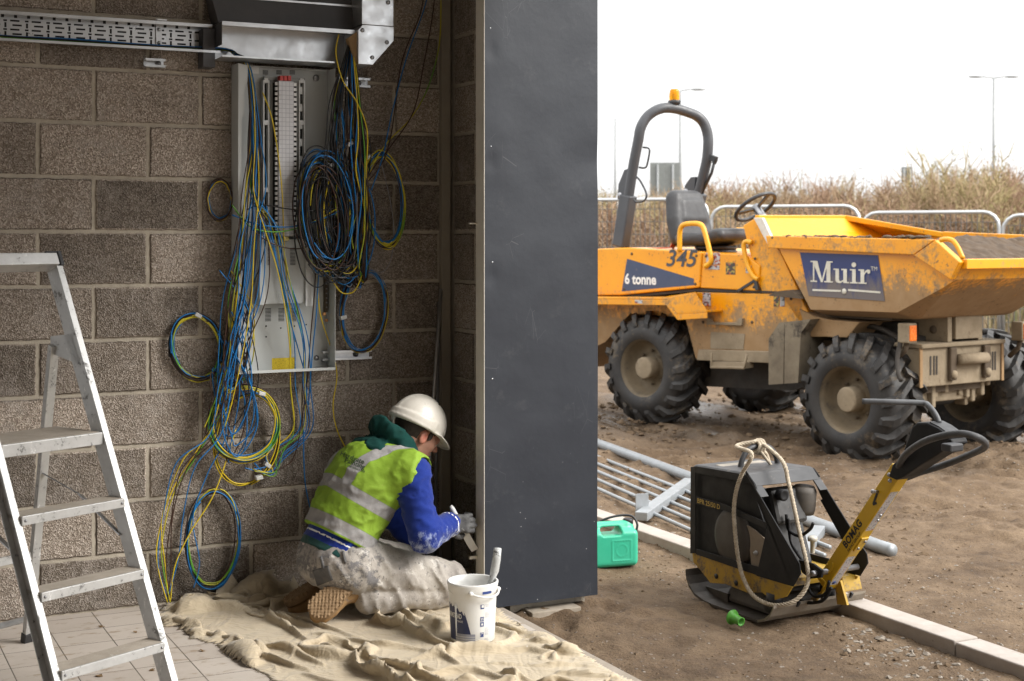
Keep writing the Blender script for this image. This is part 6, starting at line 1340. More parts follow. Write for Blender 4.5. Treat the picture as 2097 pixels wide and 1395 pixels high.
bc = ra_(1381, 215, .53); mb = MB(); mb.lathe([(.022, -.07), (.022, -.02), (.045, .0), (.055, .012), (.058, .036), (.048, .042), (0, .042)], 20, bc); bea = part('beacon', mb, BLACK, dm)
t = NT('amber_lens'); t.set(Base_Color=(.95, .42, .01), Roughness=.15, Transmission_Weight=.55, IOR=1.25); AMB = t.m
mb = MB(); mb.lathe([(.046, .043), (.047, .085), (.043, .115), (.039, .135), (.03, .141), (0, .142)], 20, bc); part('amber_lens', mb, AMB, bea)
mb = MB(); mb.lathe([(0, .045), (.016, .045), (.015, .07), (.022, .08), (.015, .11), (0, .11)], 10, bc); part('bulb_core', mb, mat('core_red', (.25, .06, .01), rough=.4), bea)
# seat, belt, grab handles, steering wheel
st_o = ra_(1412, 500, .50)
def seatp(a, b, c): return ra_(1412, 500, .50) + rh * a + rl_ * b + UZ * c
def Mat(h_, l_): return np.array([[h_.x, l_.x, 0], [h_.y, l_.y, 0], [0, 0, 1]])
RM = Mat(rh, rl_); s0 = np.array(st_o)
tb = rad(14); BM = RM @ np.array([[math.cos(tb), 0, -math.sin(tb)], [0, 1, 0], [math.sin(tb), 0, math.cos(tb)]])
bq = ra_(1408, 442, .50)
def backrest(P):
    q = (P - np.array(bq)) @ BM; w = .25 - .06 * np.clip(q[:, 2] / .25 + .1, 0, 1)
    q2 = q.copy(); q2[:, 1] = q[:, 1] * .24 / w
    d = rbox(q2, (0, 0, -.02), (.075, .24, .25), .07); pad = rbox(q2, (.075, 0, .03), (.02, .15, .10), .02); return smin(d, pad, .03)
mb, _ = surfnet(backrest, bq - Vector((.5, .5, .35)), bq + Vector((.5, .5, .35)), .018); seat = part('seat_back', mb, VINYL, dm)
cq = ra_(1470, 490, .45)
def cushion(P):
    q = (P - np.array(cq)) @ RM; z = q[:, 2] - .04 * np.exp(-((q[:, 0] - .2) / .12) ** 2)
    return rbox(np.stack([q[:, 0], q[:, 1], z], 1), (-.02, 0, 0), (.27, .26, .055), .05)
mb, _ = surfnet(cushion, cq - Vector((.5, .5, .12)), cq + Vector((.5, .5, .15)), .018); part('seat_cushion', mb, VINYL, dm)
for k in range(4): mb = MB(); mb.lathe([(.0, 0), (.17 - .01 * (k % 2), 0), (.185, .018), (.17, .036), (0, .036)], 20, cq - UZ * (.09 + .037 * k) - rh * .02); part('seat_bellows', mb, BLACK, dm)
mb = MB(); mb.bar(ra_(1388, 480, .38), ra_(1376, 508, .3), .05, .008, up=rh); mb.bar(ra_(1376, 507, .3), ra_(1326, 509, .25), .05, .008); part('safety_belt', mb, mat('belt_orange', (.62, .09, .02), rough=.7), dm)
GRAB = mat('handle_yellow', (.78, .37, .01), (.70, .31, .01), rough=.4)
mb = MB(); mb.tube(smooth([ra_(a, b, .10) for a, b in ((1392, 515), (1392, 478), (1398, 462), (1416, 458), (1434, 460), (1442, 472), (1452, 510), (1456, 535), (1444, 546))], 5), .022, 10); part('grab_rail', mb, GRAB, dm)
mb = MB(); mb.tube(smooth([ra_(a, b, .10) for a, b in ((1540, 497), (1528, 495), (1523, 505), (1530, 540), (1542, 565), (1553, 572))], 5), .020, 10); part('grab_rail', mb, GRAB, dm)
mb = MB(); mb.tube(smooth([ra_(a, b, .75) for a, b in ((1502, 500), (1500, 480), (1506, 472), (1522, 471))], 5), .022, 10); part('grab_rail', mb, GRAB, dm)
wc = ra_(1547, 424, .50); wn_ = (UZ * .80 - rh * .60).normalized(); wx = rl_; wy = wn_.cross(wx).normalized()
mb = MB(); mb.tube([wc + (wx * math.cos(a) + wy * math.sin(a)) * .185 for a in [i * .2618 for i in range(24)]], .017, 10, closed=True); sw = part('steering_wheel', mb, BLACK, dm)
for a in (.5, 2.6, 4.7): mb = MB(); mb.bar(wc - wn_ * .02, wc + (wx * math.cos(a) + wy * math.sin(a)) * .185, .035, .014, up=wn_); part('spoke', mb, BLACK, sw)
mb = MB(); mb.tube([wc + wn_ * .01, wc - wn_ * .22 + rh * .03], .035, 12); part('steering_column', mb, SCREW, dm)
part('console', rprism([(1521, 462), (1545, 447), (1562, 448), (1590, 500), (1655, 640), (1640, 668), (1600, 604), (1560, 600), (1543, 548)], .13, 1.15), YELR, dm, bev=.01)
mb = MB(); mb.bar(ra_(1512, 596, .11), ra_(1545, 575, .11), .02, .02, up=rl_); mb.bar(ra_(1552, 594, .11), ra_(1548, 572, .11), .03, .03, up=rl_); part('lever', mb, BLACK, dm)
mb = MB(); mb.prism(rpoly([(1575, 604), (1590, 597), (1612, 594), (1632, 602), (1640, 612), (1575, 606)], .0), rl_ * .25); part('mud_ledge', mb, MUDD, dm)
part('pivot_block', rprism([(1640, 640), (1665, 640), (1690, 700), (1700, 760), (1640, 770)], .45, 1.0), YELA, dm)
# ---- skip
SN, SF = .10, 1.50
def fq(px, py, y=SN): return fa_(px, py, y)
A_, B_ = fq(1577, 486), fq(1924, 494); C_, D_ = fq(1974, 538), fq(1957, 573); E_, F_, G_, I_ = fq(1930, 590), fq(1838, 640), fq(1660, 634), fq(1593, 505)
def sh(p, y): return p + fl_ * (y - SN)
A2, B2, C2, D2 = [sh(p, SF) for p in (A_, B_, C_, D_)]; E2, F2, G2, I2 = [sh(p, SF) for p in (E_, F_, G_, I_)]
T1, T2 = fq(1550, 447), fa_(1729, 447, 1.12); T1 = T1 + fl_ * .0; S2 = fa_(1934, 483, 1.5)
dwn = lambda p, y, dz, dx=0: p + fl_ * y - UZ * dz + fh * dx
Fb, Gb, Eb = dwn(F_, .17, .055, .02), dwn(G_, .17, .05, .02), fq(1888, 650, .27)
Fb2, Gb2, Eb2 = dwn(F2, -.17, .055, .02), dwn(G2, -.17, .05, .02), Eb + fl_ * (1.06)
def pl(*p):
    return list(p)
mb = MB(); V = dict(A=A_, B=B_, C=C_, D=D_, E=E_, F=F_, G=G_, I=I_, A2=A2, B2=B2, C2=C2, D2=D2, E2=E2, F2=F2, G2=G2, I2=I2, T1=T1, T2=T2, S2=S2, Fb=Fb, Gb=Gb, Eb=Eb, Fb2=Fb2, Gb2=Gb2, Eb2=Eb2)
keys = list(V); ix = {k: i for i, k in enumerate(keys)}
faces = ['A I G F E D C B', 'G Gb Fb F', 'F Fb Eb E', 'Gb Gb2 Fb2 Fb', 'Fb Fb2 Eb2 Eb', 'Eb Eb2 D2 D', 'E Eb D', 'D D2 C2 C', 'F2 G2 I2 A2 S2 B2 C2 D2 E2', 'G2 F2 Fb2 Gb2', 'F2 E2 Eb2 Fb2', 'E2 D2 Eb2', 'Gb G G2 Gb2', 'I I2 G2 G', 'A A2 I2 I', 'T1 T2 A2 A', 'T2 S2 A2']
mb.v = [V[k] for k in keys]; mb.f = [[ix[k] for k in f.split()] for f in faces]; mb.m = [0] * len(faces); mb.sm = [False] * len(faces)
skip = part('skip', mb, YELS, dm, solid=.02)
mb = MB(); mb.prism([fq(a, b) for a, b in ((1577, 483), (1924, 491), (1880, 522), (1582, 508))], -fl_ * .05); mb.prism([fq(a, b) + fl_ * .0005 for a, b in ((1925, 492), (1975, 537), (1957, 573), (1881, 523))], -fl_ * .055); part('rim_rail', mb, YELR, skip, bev=.006)
mb = MB(); mb.bar(C_ - UZ * .01, C2 - UZ * .01, .05, .07); part('lip_edge', mb, YELR, skip, bev=.006)
mb = MB(); mb.bar(S2 + UZ * .01, B2 + UZ * .01, .05, .05); mb.bar(T2 + UZ * .005, S2 + UZ * .005, .045, .045); mb.bar(T1, T2, .05, .05); part('far_rim', mb, YELR, skip, bev=.006)
mb = MB(); mb.prism([fq(1548, 446), fq(1566, 446), fq(1592, 502), fq(1580, 506)], -fl_ * .03); part('headboard_edge', mb, mat('headboard_white', (.68, .64, .58), (.5, .44, .36), rough=.6, dirt=(.2, .15, .1), da=.6), skip, bev=.004)  # edge much whiter than the rest of the skip
mb = MB(); mb.tube(smooth([fq(1926, 492, .05), fq(1940, 490, .05), fq(1952, 494, .05), fq(1962, 508, .05), fq(1972, 530, .05)], 4), .018, 8); part('rim_loop', mb, YELR, skip)
def muir_panel():
    t = NT('sign_blue'); n = t.noise(3, 3); col = t.mix(n, (.012, .022, .10), (.02, .032, .125))
    z = t.n('SeparateXYZ', i_Vector=t.n('NewGeometry').outputs['Position']).outputs[2]
    m = t.mask(t.mth('ADD', t.mth('MULTIPLY', t.noise(9, 6, .75, t.co((1, 1, .3))), .9), t.mth('MULTIPLY', t.mask(z, 1.40, 1.05), .42)), .60, .78)
    t.set(Base_Color=t.mix(t.mth('MULTIPLY', m, .75), col, (.15, .12, .085)), Roughness=.45); return t.m
mb = MB(); mb.add([fq(a, b, SN - .004) for a, b in ((1638, 517), (1656, 606), (1812, 617), (1798, 523))], [(0, 1, 2, 3)]); part('name_panel', mb, muir_panel(), skip)
LET = {'M': (1.2, [[(0, 0), (.34, 0), (.34, .06), (0, .06)], [(.13, 0), (.20, 0), (.20, 1), (.13, 1)], [(0, .94), (.3, .94), (.3, 1), (0, 1)], [(.10, 1), (.36, 1), (.64, 0), (.55, 0)], [(.57, 0), (.64, 0), (.93, 1), (.85, 1)], [(.84, 0), (1.04, 0), (1.04, 1), (.84, 1)], [(.72, 0), (1.16, 0), (1.16, .06), (.72, .06)], [(.86, .94), (1.16, .94), (1.16, 1), (.86, 1)]]),
       'u': (.84, [[(.10, .12), (.28, .12), (.28, .66), (.10, .66)], [(0, .60), (.28, .60), (.28, .66), (0, .66)], [(.10, .16), (.13, .05), (.24, -.01), (.36, -.01), (.50, .08), (.50, .15), (.38, .08), (.30, .09), (.28, .16)], [(.50, 0), (.68, 0), (.68, .66), (.50, .66)], [(.40, .60), (.68, .60), (.68, .66), (.40, .66)], [(.50, 0), (.78, 0), (.78, .06), (.50, .06)]]),
       'i': (.42, [[(.10, 0), (.28, 0), (.28, .66), (.10, .66)], [(0, .60), (.28, .60), (.28, .66), (0, .66)], [(0, 0), (.38, 0), (.38, .06), (0, .06)], [(.19 + .115 * math.cos(a), .86 + .115 * math.sin(a)) for a in [k * .5236 for k in range(12)]]]),
       'r': (.6, [[(.10, 0), (.28, 0), (.28, .66), (.10, .66)], [(0, .60), (.28, .60), (.28, .66), (0, .66)], [(0, 0), (.40, 0), (.40, .06), (0, .06)], [(.26, .42), (.28, .5), (.36, .62), (.47, .67), (.57, .64), (.57, .50), (.47, .46), (.42, .55), (.34, .5), (.28, .4)]])}
p0_ = fq(1661, 577, SN); p1_ = fq(1785, 582, SN); hM = (fq(1672, 534, SN) - fq(1672, 577, SN)).z; totw = sum(LET[c][0] for c in 'Muir'); mb = MB(); cx_ = 0; base = p0_; dirx = (p1_ - p0_); k_ = 0
for ch in 'Muir':
    w_, polys = LET[ch]
    for pg in polys:
        k_ += 1; mb.prism([base + dirx * ((cx_ + x) / totw) + UZ * y * hM - fl_ * (.0055 + .00015 * k_) for x, y in pg], -fl_ * .0012)
    cx_ += w_
part('lettering', mb, mat('letter_cream', (.62, .60, .52), (.50, .47, .39), sc_=12, rough=.5, dirt=(.2, .16, .11), da=.64, dsc=14), skip)
part('lettering', text_mb('TM', .045, fq(1790, 551, SN - .006), fh, UZ, depth=0), mat('letter_cream', (1, 1, 1)), skip)
mb = MB()
for a, b in ((1664, 1722), (1737, 1803)): q = [fq(a, 594, SN - .006), fq(b, 599 if b > 1730 else 596, SN - .006)]; mb.bar(q[0], q[1], .002, .014)
mb.lathe([(0, .002), (.022, .002), (.022, 0)], 12, fq(1729, 597, SN - .006), -fl_); part('small_lettering', mb, mat('letter_cream', (1, 1, 1)), skip)
# soil carried in the skip
mb = MB()
def soil(u, v):
    x, y = u, v; p = A_ + (B_ - A_) * (.04 + 1.07 * u) + fl_ * (.005 + 1.39 * v); q = np.array([[p.x, p.y, 0]])
    uu = min(max((u - .42) / .36, 0), 1); hgt = -.07 + .095 * uu * uu * (3 - 2 * uu) * (.75 + .25 * math.sin(math.pi * min(max(v, 0), 1))) - .68 * max(0, u - .74) - .06 * max(0, .5 - u) + .075 * math.exp(-((u - .33) / .16) ** 2 - ((v - .05) / .18) ** 2) + 0 + .024 * float(vnoise(q, 5, 3)[0]) + .026 * float(vnoise(q, 20, 3)[0])
    edge = min(u, 1 - u + .02, v + .02, 1.02 - v) * 6
    return Vector((p.x, p.y, p.z + hgt - .0 * edge))
mb.grid(soil, 90, 70); so_ = solo('soil_heap', mb, mat('skip_soil', (.085, .057, .035), (.055, .037, .023), sc_=10, rough=.95, bump=.6, bsc=45), 'dark soil heaped inside the yellow skip of the dumper', 'soil')
for pts in ([(1700, 690), (1740, 668), (1800, 672), (1850, 700)], [(1650, 690), (1690, 676), (1760, 684), (1800, 720)], [(1640, 720), (1670, 735), (1700, 715), (1720, 690)]):
    mb = MB(); mb.tube(smooth([fa_(a, b, .33) for a, b in pts]), .02, 8); part('hydraulic_hose', mb, UNDER, dm)
for px, py in ((1294, 520), (1278, 592), (1426, 524), (1424, 582), (1446, 525), (1546, 530), (1544, 588), (1440, 660), (1540, 660), (1620, 612)): mb = MB(); mb.lathe([(0, .008), (.010, .007), (.013, 0)], 10, ra_(px, py, .099 if px < 1430 else (.114 if py < 595 else .129)), -rl_); part('panel_bolt', mb, MUDD, dm)
mb = MB(); rq3 = random.Random(8)
for i in range(70):
    px = rq3.uniform(1585, 1900); q = fq(px, 486 + rq3.uniform(-1, 2), SN - .02 + rq3.uniform(-.02, .05)); mb.ball(q + UZ * .004, (rq3.uniform(.012, .04), rq3.uniform(.01, .03), rq3.uniform(.006, .016)), 7, 4)
part('rim_mud', mb, MUDD, skip)['kind'] = 'stuff'
# ---- front chassis
def fbox(x0, x1, y0, y1, z0, z1, mb=None):
    return (mb or MB()).hexa([fp_(x0, y0, z0), fp_(x1, y0, z0), fp_(x1, y1, z0), fp_(x0, y1, z0), fp_(x0, y0, z1), fp_(x1, y0, z1), fp_(x1, y1, z1), fp_(x0, y1, z1)])
part('front_frame', fbox(-.55, .40, .36, 1.12, .40, .74), MUDD, dm)
bx = .47; bm_ = fbox(.18, bx, .30, 1.24, .455, .74); fbox(.16, bx + .03, .28, 1.26, .7405, .772, bm_); part('bumper', bm_, MUDM, dm, bev=.008)
for y in (.40, .44, .47, 1.10, 1.13, 1.16): part('bumper_slot', fbox(bx + .001, bx + .004, y, y + .016, .54 + .02 * (y % .07), .68), UNDER, dm)
for y in (.60, 1.00):
    mb = MB(); fbox(bx + .001, bx + .035, y, y + .075, .49, .735, mb); p_ = part('tow_lug', mb, MUDD, dm, bev=.01); mb = MB(); mb.lathe([(0, .012), (.03, .010), (.032, 0)], 14, fp_(bx + .036, y + .037, .535), fh); part('lug_bolt', mb, MUDM, p_)
mb = MB(); mb.tube([fp_(bx + .045, .68, .645), fp_(bx + .045, 1.0, .645)], .042, 12); part('cross_tube', mb, MUDM, dm)
for y in (.28, 1.235): part('bumper_edge', fbox(bx + .001, bx + .012, y, y + .028, .455, .772), YELS, dm)
rr = random.Random(4); mb = MB()
for i in range(22):
    y = .36 + .038 * i; d = rr.uniform(.05, .12) * (1 + .6 * math.sin(i * .5)); x = rr.uniform(.34, .40); fbox(x - .1, x + rr.uniform(0, .02), y, y + .045, .45 - d, .455 + rr.uniform(0, .003), mb)
fbox(.1, .36, .40, 1.1, .32, .452, mb); part('mud_clumps', mb, MUDM, dm, bev=.012)
part('turntable', (lambda m: m.lathe([(0, 0), (.42, 0), (.42, .06), (.36, .07), (.36, .16), (0, .16)], 32, fp_(-.12, .80, .745)))(MB()), UNDER, dm)
for y in (.62, .98):
    mb = MB(); q = [fp_(.10, y, .773), fp_(.10, y, .83), fp_(.62, y, 1.21), fp_(.70, y, 1.19), fp_(.56, y, .98), fp_(.66, y, .97), fp_(.50, y, .773)]; q = [fp_(-.05, y, .773), fp_(-.05, y, .86), fp_(.46, y, 1.20), fp_(.60, y, 1.20), fp_(.52, y, 1.0), fp_(.46, y, .97), fp_(.46, y, .773)]
    mb.prism(q, fl_ * .05); pv = part('skip_bracket', mb, MUDM, dm, bev=.005)
    mb = MB(); mb.lathe([(0, .014), (.028, .012), (.032, 0)], 12, fp_(.33, y - .001, .86), -fl_); part('bracket_pin', mb, MUDD, pv)
mb = MB(); fbox(.40, .47, .70, .98, .79, .97, mb); part('bracket_plate', mb, MUDM, dm, bev=.006)
mb = MB(); mb.tube([fp_(.05, .66, .9), fp_(.50, .80, 1.12)], .035, 10); part('tip_ram', mb, SCREW, dm)
mb = MB(); fbox(-.45, .2, .3, 1.25, .93, .962, mb); part('skip_cradle', mb, MUDD, dm)
mb = MB(); mb.prism([fq(a, b, .18) for a, b in ((1636, 632), (1668, 648), (1700, 655), (1760, 660), (1735, 692), (1690, 690), (1660, 690), (1648, 668))], fl_ * .9); part('front_console', mb, YELS, dm, bev=.006)
def lampf(c, far):
    t = c; mb = MB(); mb.box(t, (.10, .10, .145), Matrix.Rotation(rad(-55), 3, 'Z')); lp = part('indicator', mb, MUDM, dm, bev=.01)
    mb = MB(); mb.box(t + fh * .052, (.012, .075, .115), Matrix.Rotation(rad(-55), 3, 'Z')); part('amber_lens', mb, mat('lens_orange', (.85, .20, .02), (.75, .16, .02), sc_=20, rough=.25, dirt=(.3, .2, .1), da=.6, dsc=14), lp, bev=.008)
    mb = MB(); mb.tube([t - UZ * .06, t - UZ * .13 - fh * .02, t - UZ * .20 - fh * .10], .02, 8); part('lamp_stalk', mb, MUDD, lp)
lampf(fa_(1858, 682, .22), 0); lampf(fa_(2090, 678, 1.32), 1)
mb = MB(); mb.tube(smooth([fa_(1846, 692, .2), fa_(1838, 730, .15), fa_(1838, 760, .1), fa_(1846, 780, .08)], 4), .018, 8); part('wing_stay', mb, UNDER, dm)
# ================================================================ GROUND AND BACKGROUND
def mud_mat():
    t = NT('mud')
    n1 = t.noise(.7, 6, .72); n2 = t.noise(7, 6, .7); n3 = t.noise(60, 4, .7)
    col = t.ramp(t.mth('ADD', t.mth('MULTIPLY', n1, .55), t.mth('MULTIPLY', n2, .45)), [(.32, (.052, .032, .018)), (.45, (.12, .079, .046)), (.58, (.19, .132, .081)), (.8, (.27, .20, .13))])
    col = t.mix(t.mth('MULTIPLY', t.mask(n3, .5, .7), .6), col, (.085, .056, .034)); col = t.mix(t.mth('MULTIPLY', t.mask(t.noise(170, 3, .7), .52, .64), .7), col, (.045, .03, .019))
    v = t.n('TexVoronoi', i_Vector=t.tc.outputs['Object'], i_Scale=34.0)
    st = t.mth('MULTIPLY', t.mask(v.outputs['Distance'], .26, .16), t.mth('GREATER_THAN', t.n('SeparateColor', i_Color=v.outputs['Color']).outputs[0], .80))
    col = t.mix(t.mth('MULTIPLY', st, .8), col, t.mix(t.n('SeparateColor', i_Color=v.outputs['Color']).outputs[1], (.13, .10, .08), (.40, .35, .30)))
    wet = t.mask(t.n('Attribute', attribute_name='wet').outputs['Fac'], .3, .9)
    col = t.mix(t.mth('MULTIPLY', wet, .6), col, (.06, .045, .032))
    ro = t.n('MapRange', i_Value=wet, i_To_Min=.93, i_To_Max=.13).outputs[0]
    t.set(Base_Color=col, Roughness=ro); t.b.inputs['Specular IOR Level'].default_value = .35
    t.bump(t.mth('ADD', t.mth('ADD', t.mth('MULTIPLY', n2, 1.0), t.mth('MULTIPLY', n3, .45)), t.mth('MULTIPLY', st, .5)), 1.0, .018)
    return t.m
RUT = []                                         # wheel tracks: (x, y, dx, dy, width, depth)
def gheight(x, y):
    P = np.stack([x, y, np.zeros_like(x)], 1)
    far = np.clip((y - 6.5) / 5, 0, 1)
    h_ = GZ + .026 * vnoise(P, 1.3, 3) + (.014 + .035 * far) * vnoise(P + 9, 5, 3) + (.012 + .008 * far) * vnoise(P + 3, 17, 3) + np.clip((y - 11) / 1.5, 0, 1) * .04
    for (a, b, dx, dy, wd_, dp) in RUT:
        s = (x - a) * (-dy) + (y - b) * dx
        h_ += dp * (np.exp(-((np.abs(s) - wd_) / (wd_ * .45)) ** 2) * .8 - np.exp(-(s / wd_) ** 2)) * (.6 + .4 * vnoise(P, 4, 2)) * far
    return h_ + np.clip((y - 22) / 30, 0, 1) * -.0
RUT += [(4.2, 9.6, .97, -.24, .13, .10), (4.6, 10.6, .92, -.39, .14, .10), (2.0, 11.2, .80, -.6, .16, .10), (1.0, 10.6, .99, .1, .14, .07), (3.2, 8.6, .95, -.3, .10, .05), (3.1, 8.2, .93, -.35, .10, .05), (1.5, 13.6, .95, -.3, .2, .08)]
def gz(x, y): return float(gheight(np.array([x]), np.array([y]))[0])
def graded(a, b, fine0, fine1, n, m):
    return np.concatenate([np.linspace(a, fine0, m, endpoint=False), np.linspace(fine0, fine1, n, endpoint=False), fine1 + (b - fine1) * np.linspace(0, 1, m) ** 2.2])
# ground in the wall's own directions so that it stops under the slab
xs = np.linspace(0, 1, 330) ** 2.6 * 900; ys = graded(-40, 900, 1.5, 15, 420, 60)
xs = np.concatenate([SE - .03 + np.linspace(0, 7.5, 300), SE - .03 + 7.5 + 900 * np.linspace(.004, 1, 50) ** 2.2])
ys = np.concatenate([np.linspace(-60, -2.5, 18, endpoint=False), np.linspace(-2.5, 9.5, 440, endpoint=False), 9.5 + 900 * np.linspace(0, 1, 60) ** 2.4])
TT, SS = np.meshgrid(xs, ys, indexing='ij')      # t along u, s along w measured from the camera's foot
gx = (X0 + CU * TT - SU * (SS - 6.0)).ravel(); gy = (Y0 + SU * TT + CU * (SS - 6.0)).ravel()
gh = gheight(gx, gy)
near = np.exp(-((gx - .25) ** 2 / .25 + (gy - 6.15) ** 2 / .10)); P3 = np.stack([gx, gy, 0 * gx], 1)
gh += near * (.035 + .05 * vnoise(P3, 14, 3))     # spoil heaped at the foot of the post
gh += .045 * np.exp(-(((gx - 2.75) / .5) ** 2 + ((gy - 7.9) / .45) ** 2)) * (1 + .9 * vnoise(P3, 11, 3))
gh += .05 * np.exp(-(((gx - 2.9) / .55) ** 2 + ((gy - 9.3) / .3) ** 2)) * (1 + .9 * vnoise(P3, 9, 3))
wet = np.zeros_like(gx)
for (cx_, cy_, rx, ry) in ((1.45, 11.8, .8, .45), (2.9, 10.2, .6, .5), (2.0, 13.4, 1.6, .8), (.9, 12.3, .6, .6), (3.3, 11.8, 1.2, .8), (4.6, 12.6, 1.5, 1.0)):
    wet = np.maximum(wet, np.exp(-((gx - cx_) / rx) ** 2 - ((gy - cy_) / ry) ** 2))
wet = wet * (.95 + .9 * vnoise(P3, 2.6, 3))
mb = MB(); nx, ny = TT.shape
mb.v = [Vector(p) for p in zip(gx, gy, gh)]
ii = np.arange(nx * ny).reshape(nx, ny); q = np.stack([ii[:-1, :-1], ii[1:, :-1], ii[1:, 1:], ii[:-1, 1:]], -1).reshape(-1, 4)
mb.f = q.tolist(); mb.m = [0] * len(q); mb.sm = [True] * len(q); mb.at = {'wet': wet}
setting('ground', mb, mud_mat())
# loose stones and clods
CLOD = mat('clod', (.15, .105, .066), (.10, .068, .042), sc_=30, rough=.95, bump=.6, bsc=90, spec=.2)
STONE = mat('stone', (.27, .235, .195), (.16, .13, .10), sc_=12, rough=.85, bump=.4)
mb = MB(); rr = random.Random(3)
def lump(mb, c, r, mi):
    ph = rr.random() * 6; vs = []; k1, k2, k3 = rr.uniform(.6, 1.3), rr.uniform(.6, 1.2), rr.uniform(.45, .8)
    for (a, b, z) in ((0, 0, 1), (1, 0, .2), (.3, .95, .1), (-.8, .6, .25), (-.8, -.6, 0), (.3, -.95, .2), (.5, .4, .75), (-.4, .5, .8), (-.2, -.6, .7), (0, 0, -.6)):
        x, y = a * math.cos(ph) - b * math.sin(ph), a * math.sin(ph) + b * math.cos(ph); f = rr.uniform(.75, 1.15) * r
        vs.append(Vector(c) + Vector((x * k1 * f, y * k2 * f, z * k3 * f)))
    mb.add(vs, [(0, 6, 7), (0, 7, 8), (0, 8, 6), (6, 1, 2), (6, 2, 7), (7, 2, 3), (7, 3, 8), (8, 3, 4), (8, 4, 5), (8, 5, 6), (6, 5, 1), (1, 9, 2), (2, 9, 3), (3, 9, 4), (4, 9, 5), (5, 9, 1)], False, mi)
pts = []
for i in range(12000):
    px = rr.uniform(1040, 2100); py = 487 + 330 / (rr.random() ** .8 * .62 + .345)
    pts.append((px, py, abs(rr.gauss(.003, .0036)) + .0018, 1 if rr.random() < .3 else 0))
for i in range(420):                              # spoil by the post
    pts.append((rr.gauss(1160, 60), rr.gauss(1262, 26), abs(rr.gauss(.006, .007)) + .003, 0))
for i in range(260):                              # strip along the kerb and bottom edge
    t_ = rr.random(); pts.append((1720 + 380 * t_ + rr.gauss(0, 25), 1290 + 160 * t_ + rr.gauss(0, 22), abs(rr.gauss(.007, .005)) + .003, 1 if rr.random() < .6 else 0))
for i in range(600):
    pts.append((rr.gauss(1900, 130), rr.gauss(1075, 28), abs(rr.gauss(.010, .008)) + .004, 0))
for i in range(1500):                             # churned clods round the wheels
    pts.append((rr.uniform(1225, 2150), rr.gauss(880, 45), abs(rr.gauss(.012, .013)) + .004, 0))
for px, py, r, mi in pts:
    p = G(px, py, GZ)
    t_, s_ = (p.x - X0) * CU + (p.y - Y0) * SU, 0
    if t_ < SE + .06 or p.y > 16: continue
    lump(mb, (p.x, p.y, 0), r, mi)
vz = np.array([[v.x, v.y] for v in mb.v])
hz = gheight(vz[::10, 0], vz[::10, 1])
for i, v in enumerate(mb.v): v.z += hz[i // 10] - .001
solo('gravel', mb, [CLOD, STONE], None, None, loc=(0, 0, 0), kind='stuff')
# ---- kerb stones: a line parallel to the slab edge
KC = mat('kerb_concrete', (.40, .36, .325), (.32, .28, .245), sc_=9, rough=.9, bump=.4, dirt=(.13, .095, .065), da=.60, dsc=7)
kA = G(1228, 1058, GZ + .055); kdir = Vector((SU, -CU, 0)); kperp = Vector((CU, SU, 0))
joints = [-4.4, -3.485, -2.57, -1.655, -.74, .175]
k0 = G(1975, 1312, GZ + .05); base = (k0 - kA).dot(kdir)
ks = [base - .915 * k for k in range(5, -3, -1)]
for i, s in enumerate(ks[:-1]):
    a = kA + kdir * (s + .003); b = kA + kdir * (s + .912); mb = MB()
    q = []
    for z in (GZ - .12, GZ + .055 - (.004 if i % 2 else 0)):
        for p in (a, b): pass
        q += [Vector((a.x, a.y, z)), Vector((b.x, b.y, z)), Vector((b.x, b.y, z)) + kperp * .125, Vector((a.x, a.y, z)) + kperp * .125]
    mb.hexa(q)
    solo('kerb_stone', mb, KC, 'long grey concrete kerb stone edging the mud, laid end to end in a line', 'kerb', group='kerb stones in a line across the mud', bev=.006)
# ---- fence panels
FENCE = mat('fence_metal', (.55, .57, .58), rough=.4, metal=.7)
MESHM = mat('fence_wire', (.16, .16, .155), rough=.5, metal=.5)
def fence(c0, c1, ztop, label):
    t = thing('fence_panel', label, 'fence', ((c0.x + c1.x) / 2, (c0.y + c1.y) / 2, GZ), 0, 'wire mesh fence panels behind the dumper')
    d = (c1 - c0).normalized(); r = .22; zb = ztop - 1.95; U = Vector((0, 0, 1))
    pts = [c0 + U * zb, c0 + U * (ztop - r)] + [c0 + d * (r - r * math.cos(a)) + U * (ztop - r + r * math.sin(a)) for a in (.4, .8, 1.2)] + [c0 + d * r + U * ztop, c1 - d * r + U * ztop] + [c1 - d * (r - r * math.cos(a)) + U * (ztop - r + r * math.sin(a)) for a in (1.2, .8, .4)] + [c1 + U * (ztop - r), c1 + U * zb]
    mb = MB(); mb.tube(pts, .028, 8); mb.tube([c0 + U * (zb + .15), c1 + U * (zb + .15)], .02, 8); part('frame', mb, FENCE, t)
    mb = MB(); L_ = (c1 - c0).length; n = int(L_ / .075)
    for i in range(1, n): mb.tube([c0 + d * (L_ * i / n) + U * (zb + .15), c0 + d * (L_ * i / n) + U * (ztop - (.02 if .2 < L_ * i / n < L_ - .2 else .16))], .0065, 4, caps=False)
    for k in range(9): mb.tube([c0 + U * (zb + .2 + k * .2), c1 + U * (zb + .2 + k * .2)], .0065, 4, caps=False)
    part('mesh_infill', mb, MESHM, t)
    mb = MB()
    for p in (c0, c1): mb.box(Vector((p.x, p.y, GZ + .05)), (.6, .24, .14))
    part('foot', mb, BLACK, t)
FY = 22.0
def fp(px, Y): p = at(px, 440, Y); p.z = 0; return p
def fz(py, Y): return H - (py - HY) * Y / F
Ys = [23.0, 22.2, 21.4, 20.6, 19.8]
fence(fp(960, Ys[0]), fp(1449, Ys[1]), fz(408, Ys[1]), 'mesh fence panel behind the roll bar, cut off by the dark post')
fence(fp(1457, Ys[1]), fp(1760, Ys[2]), fz(420, Ys[1]) - .03, 'mesh fence panel behind the steering wheel of the dumper')
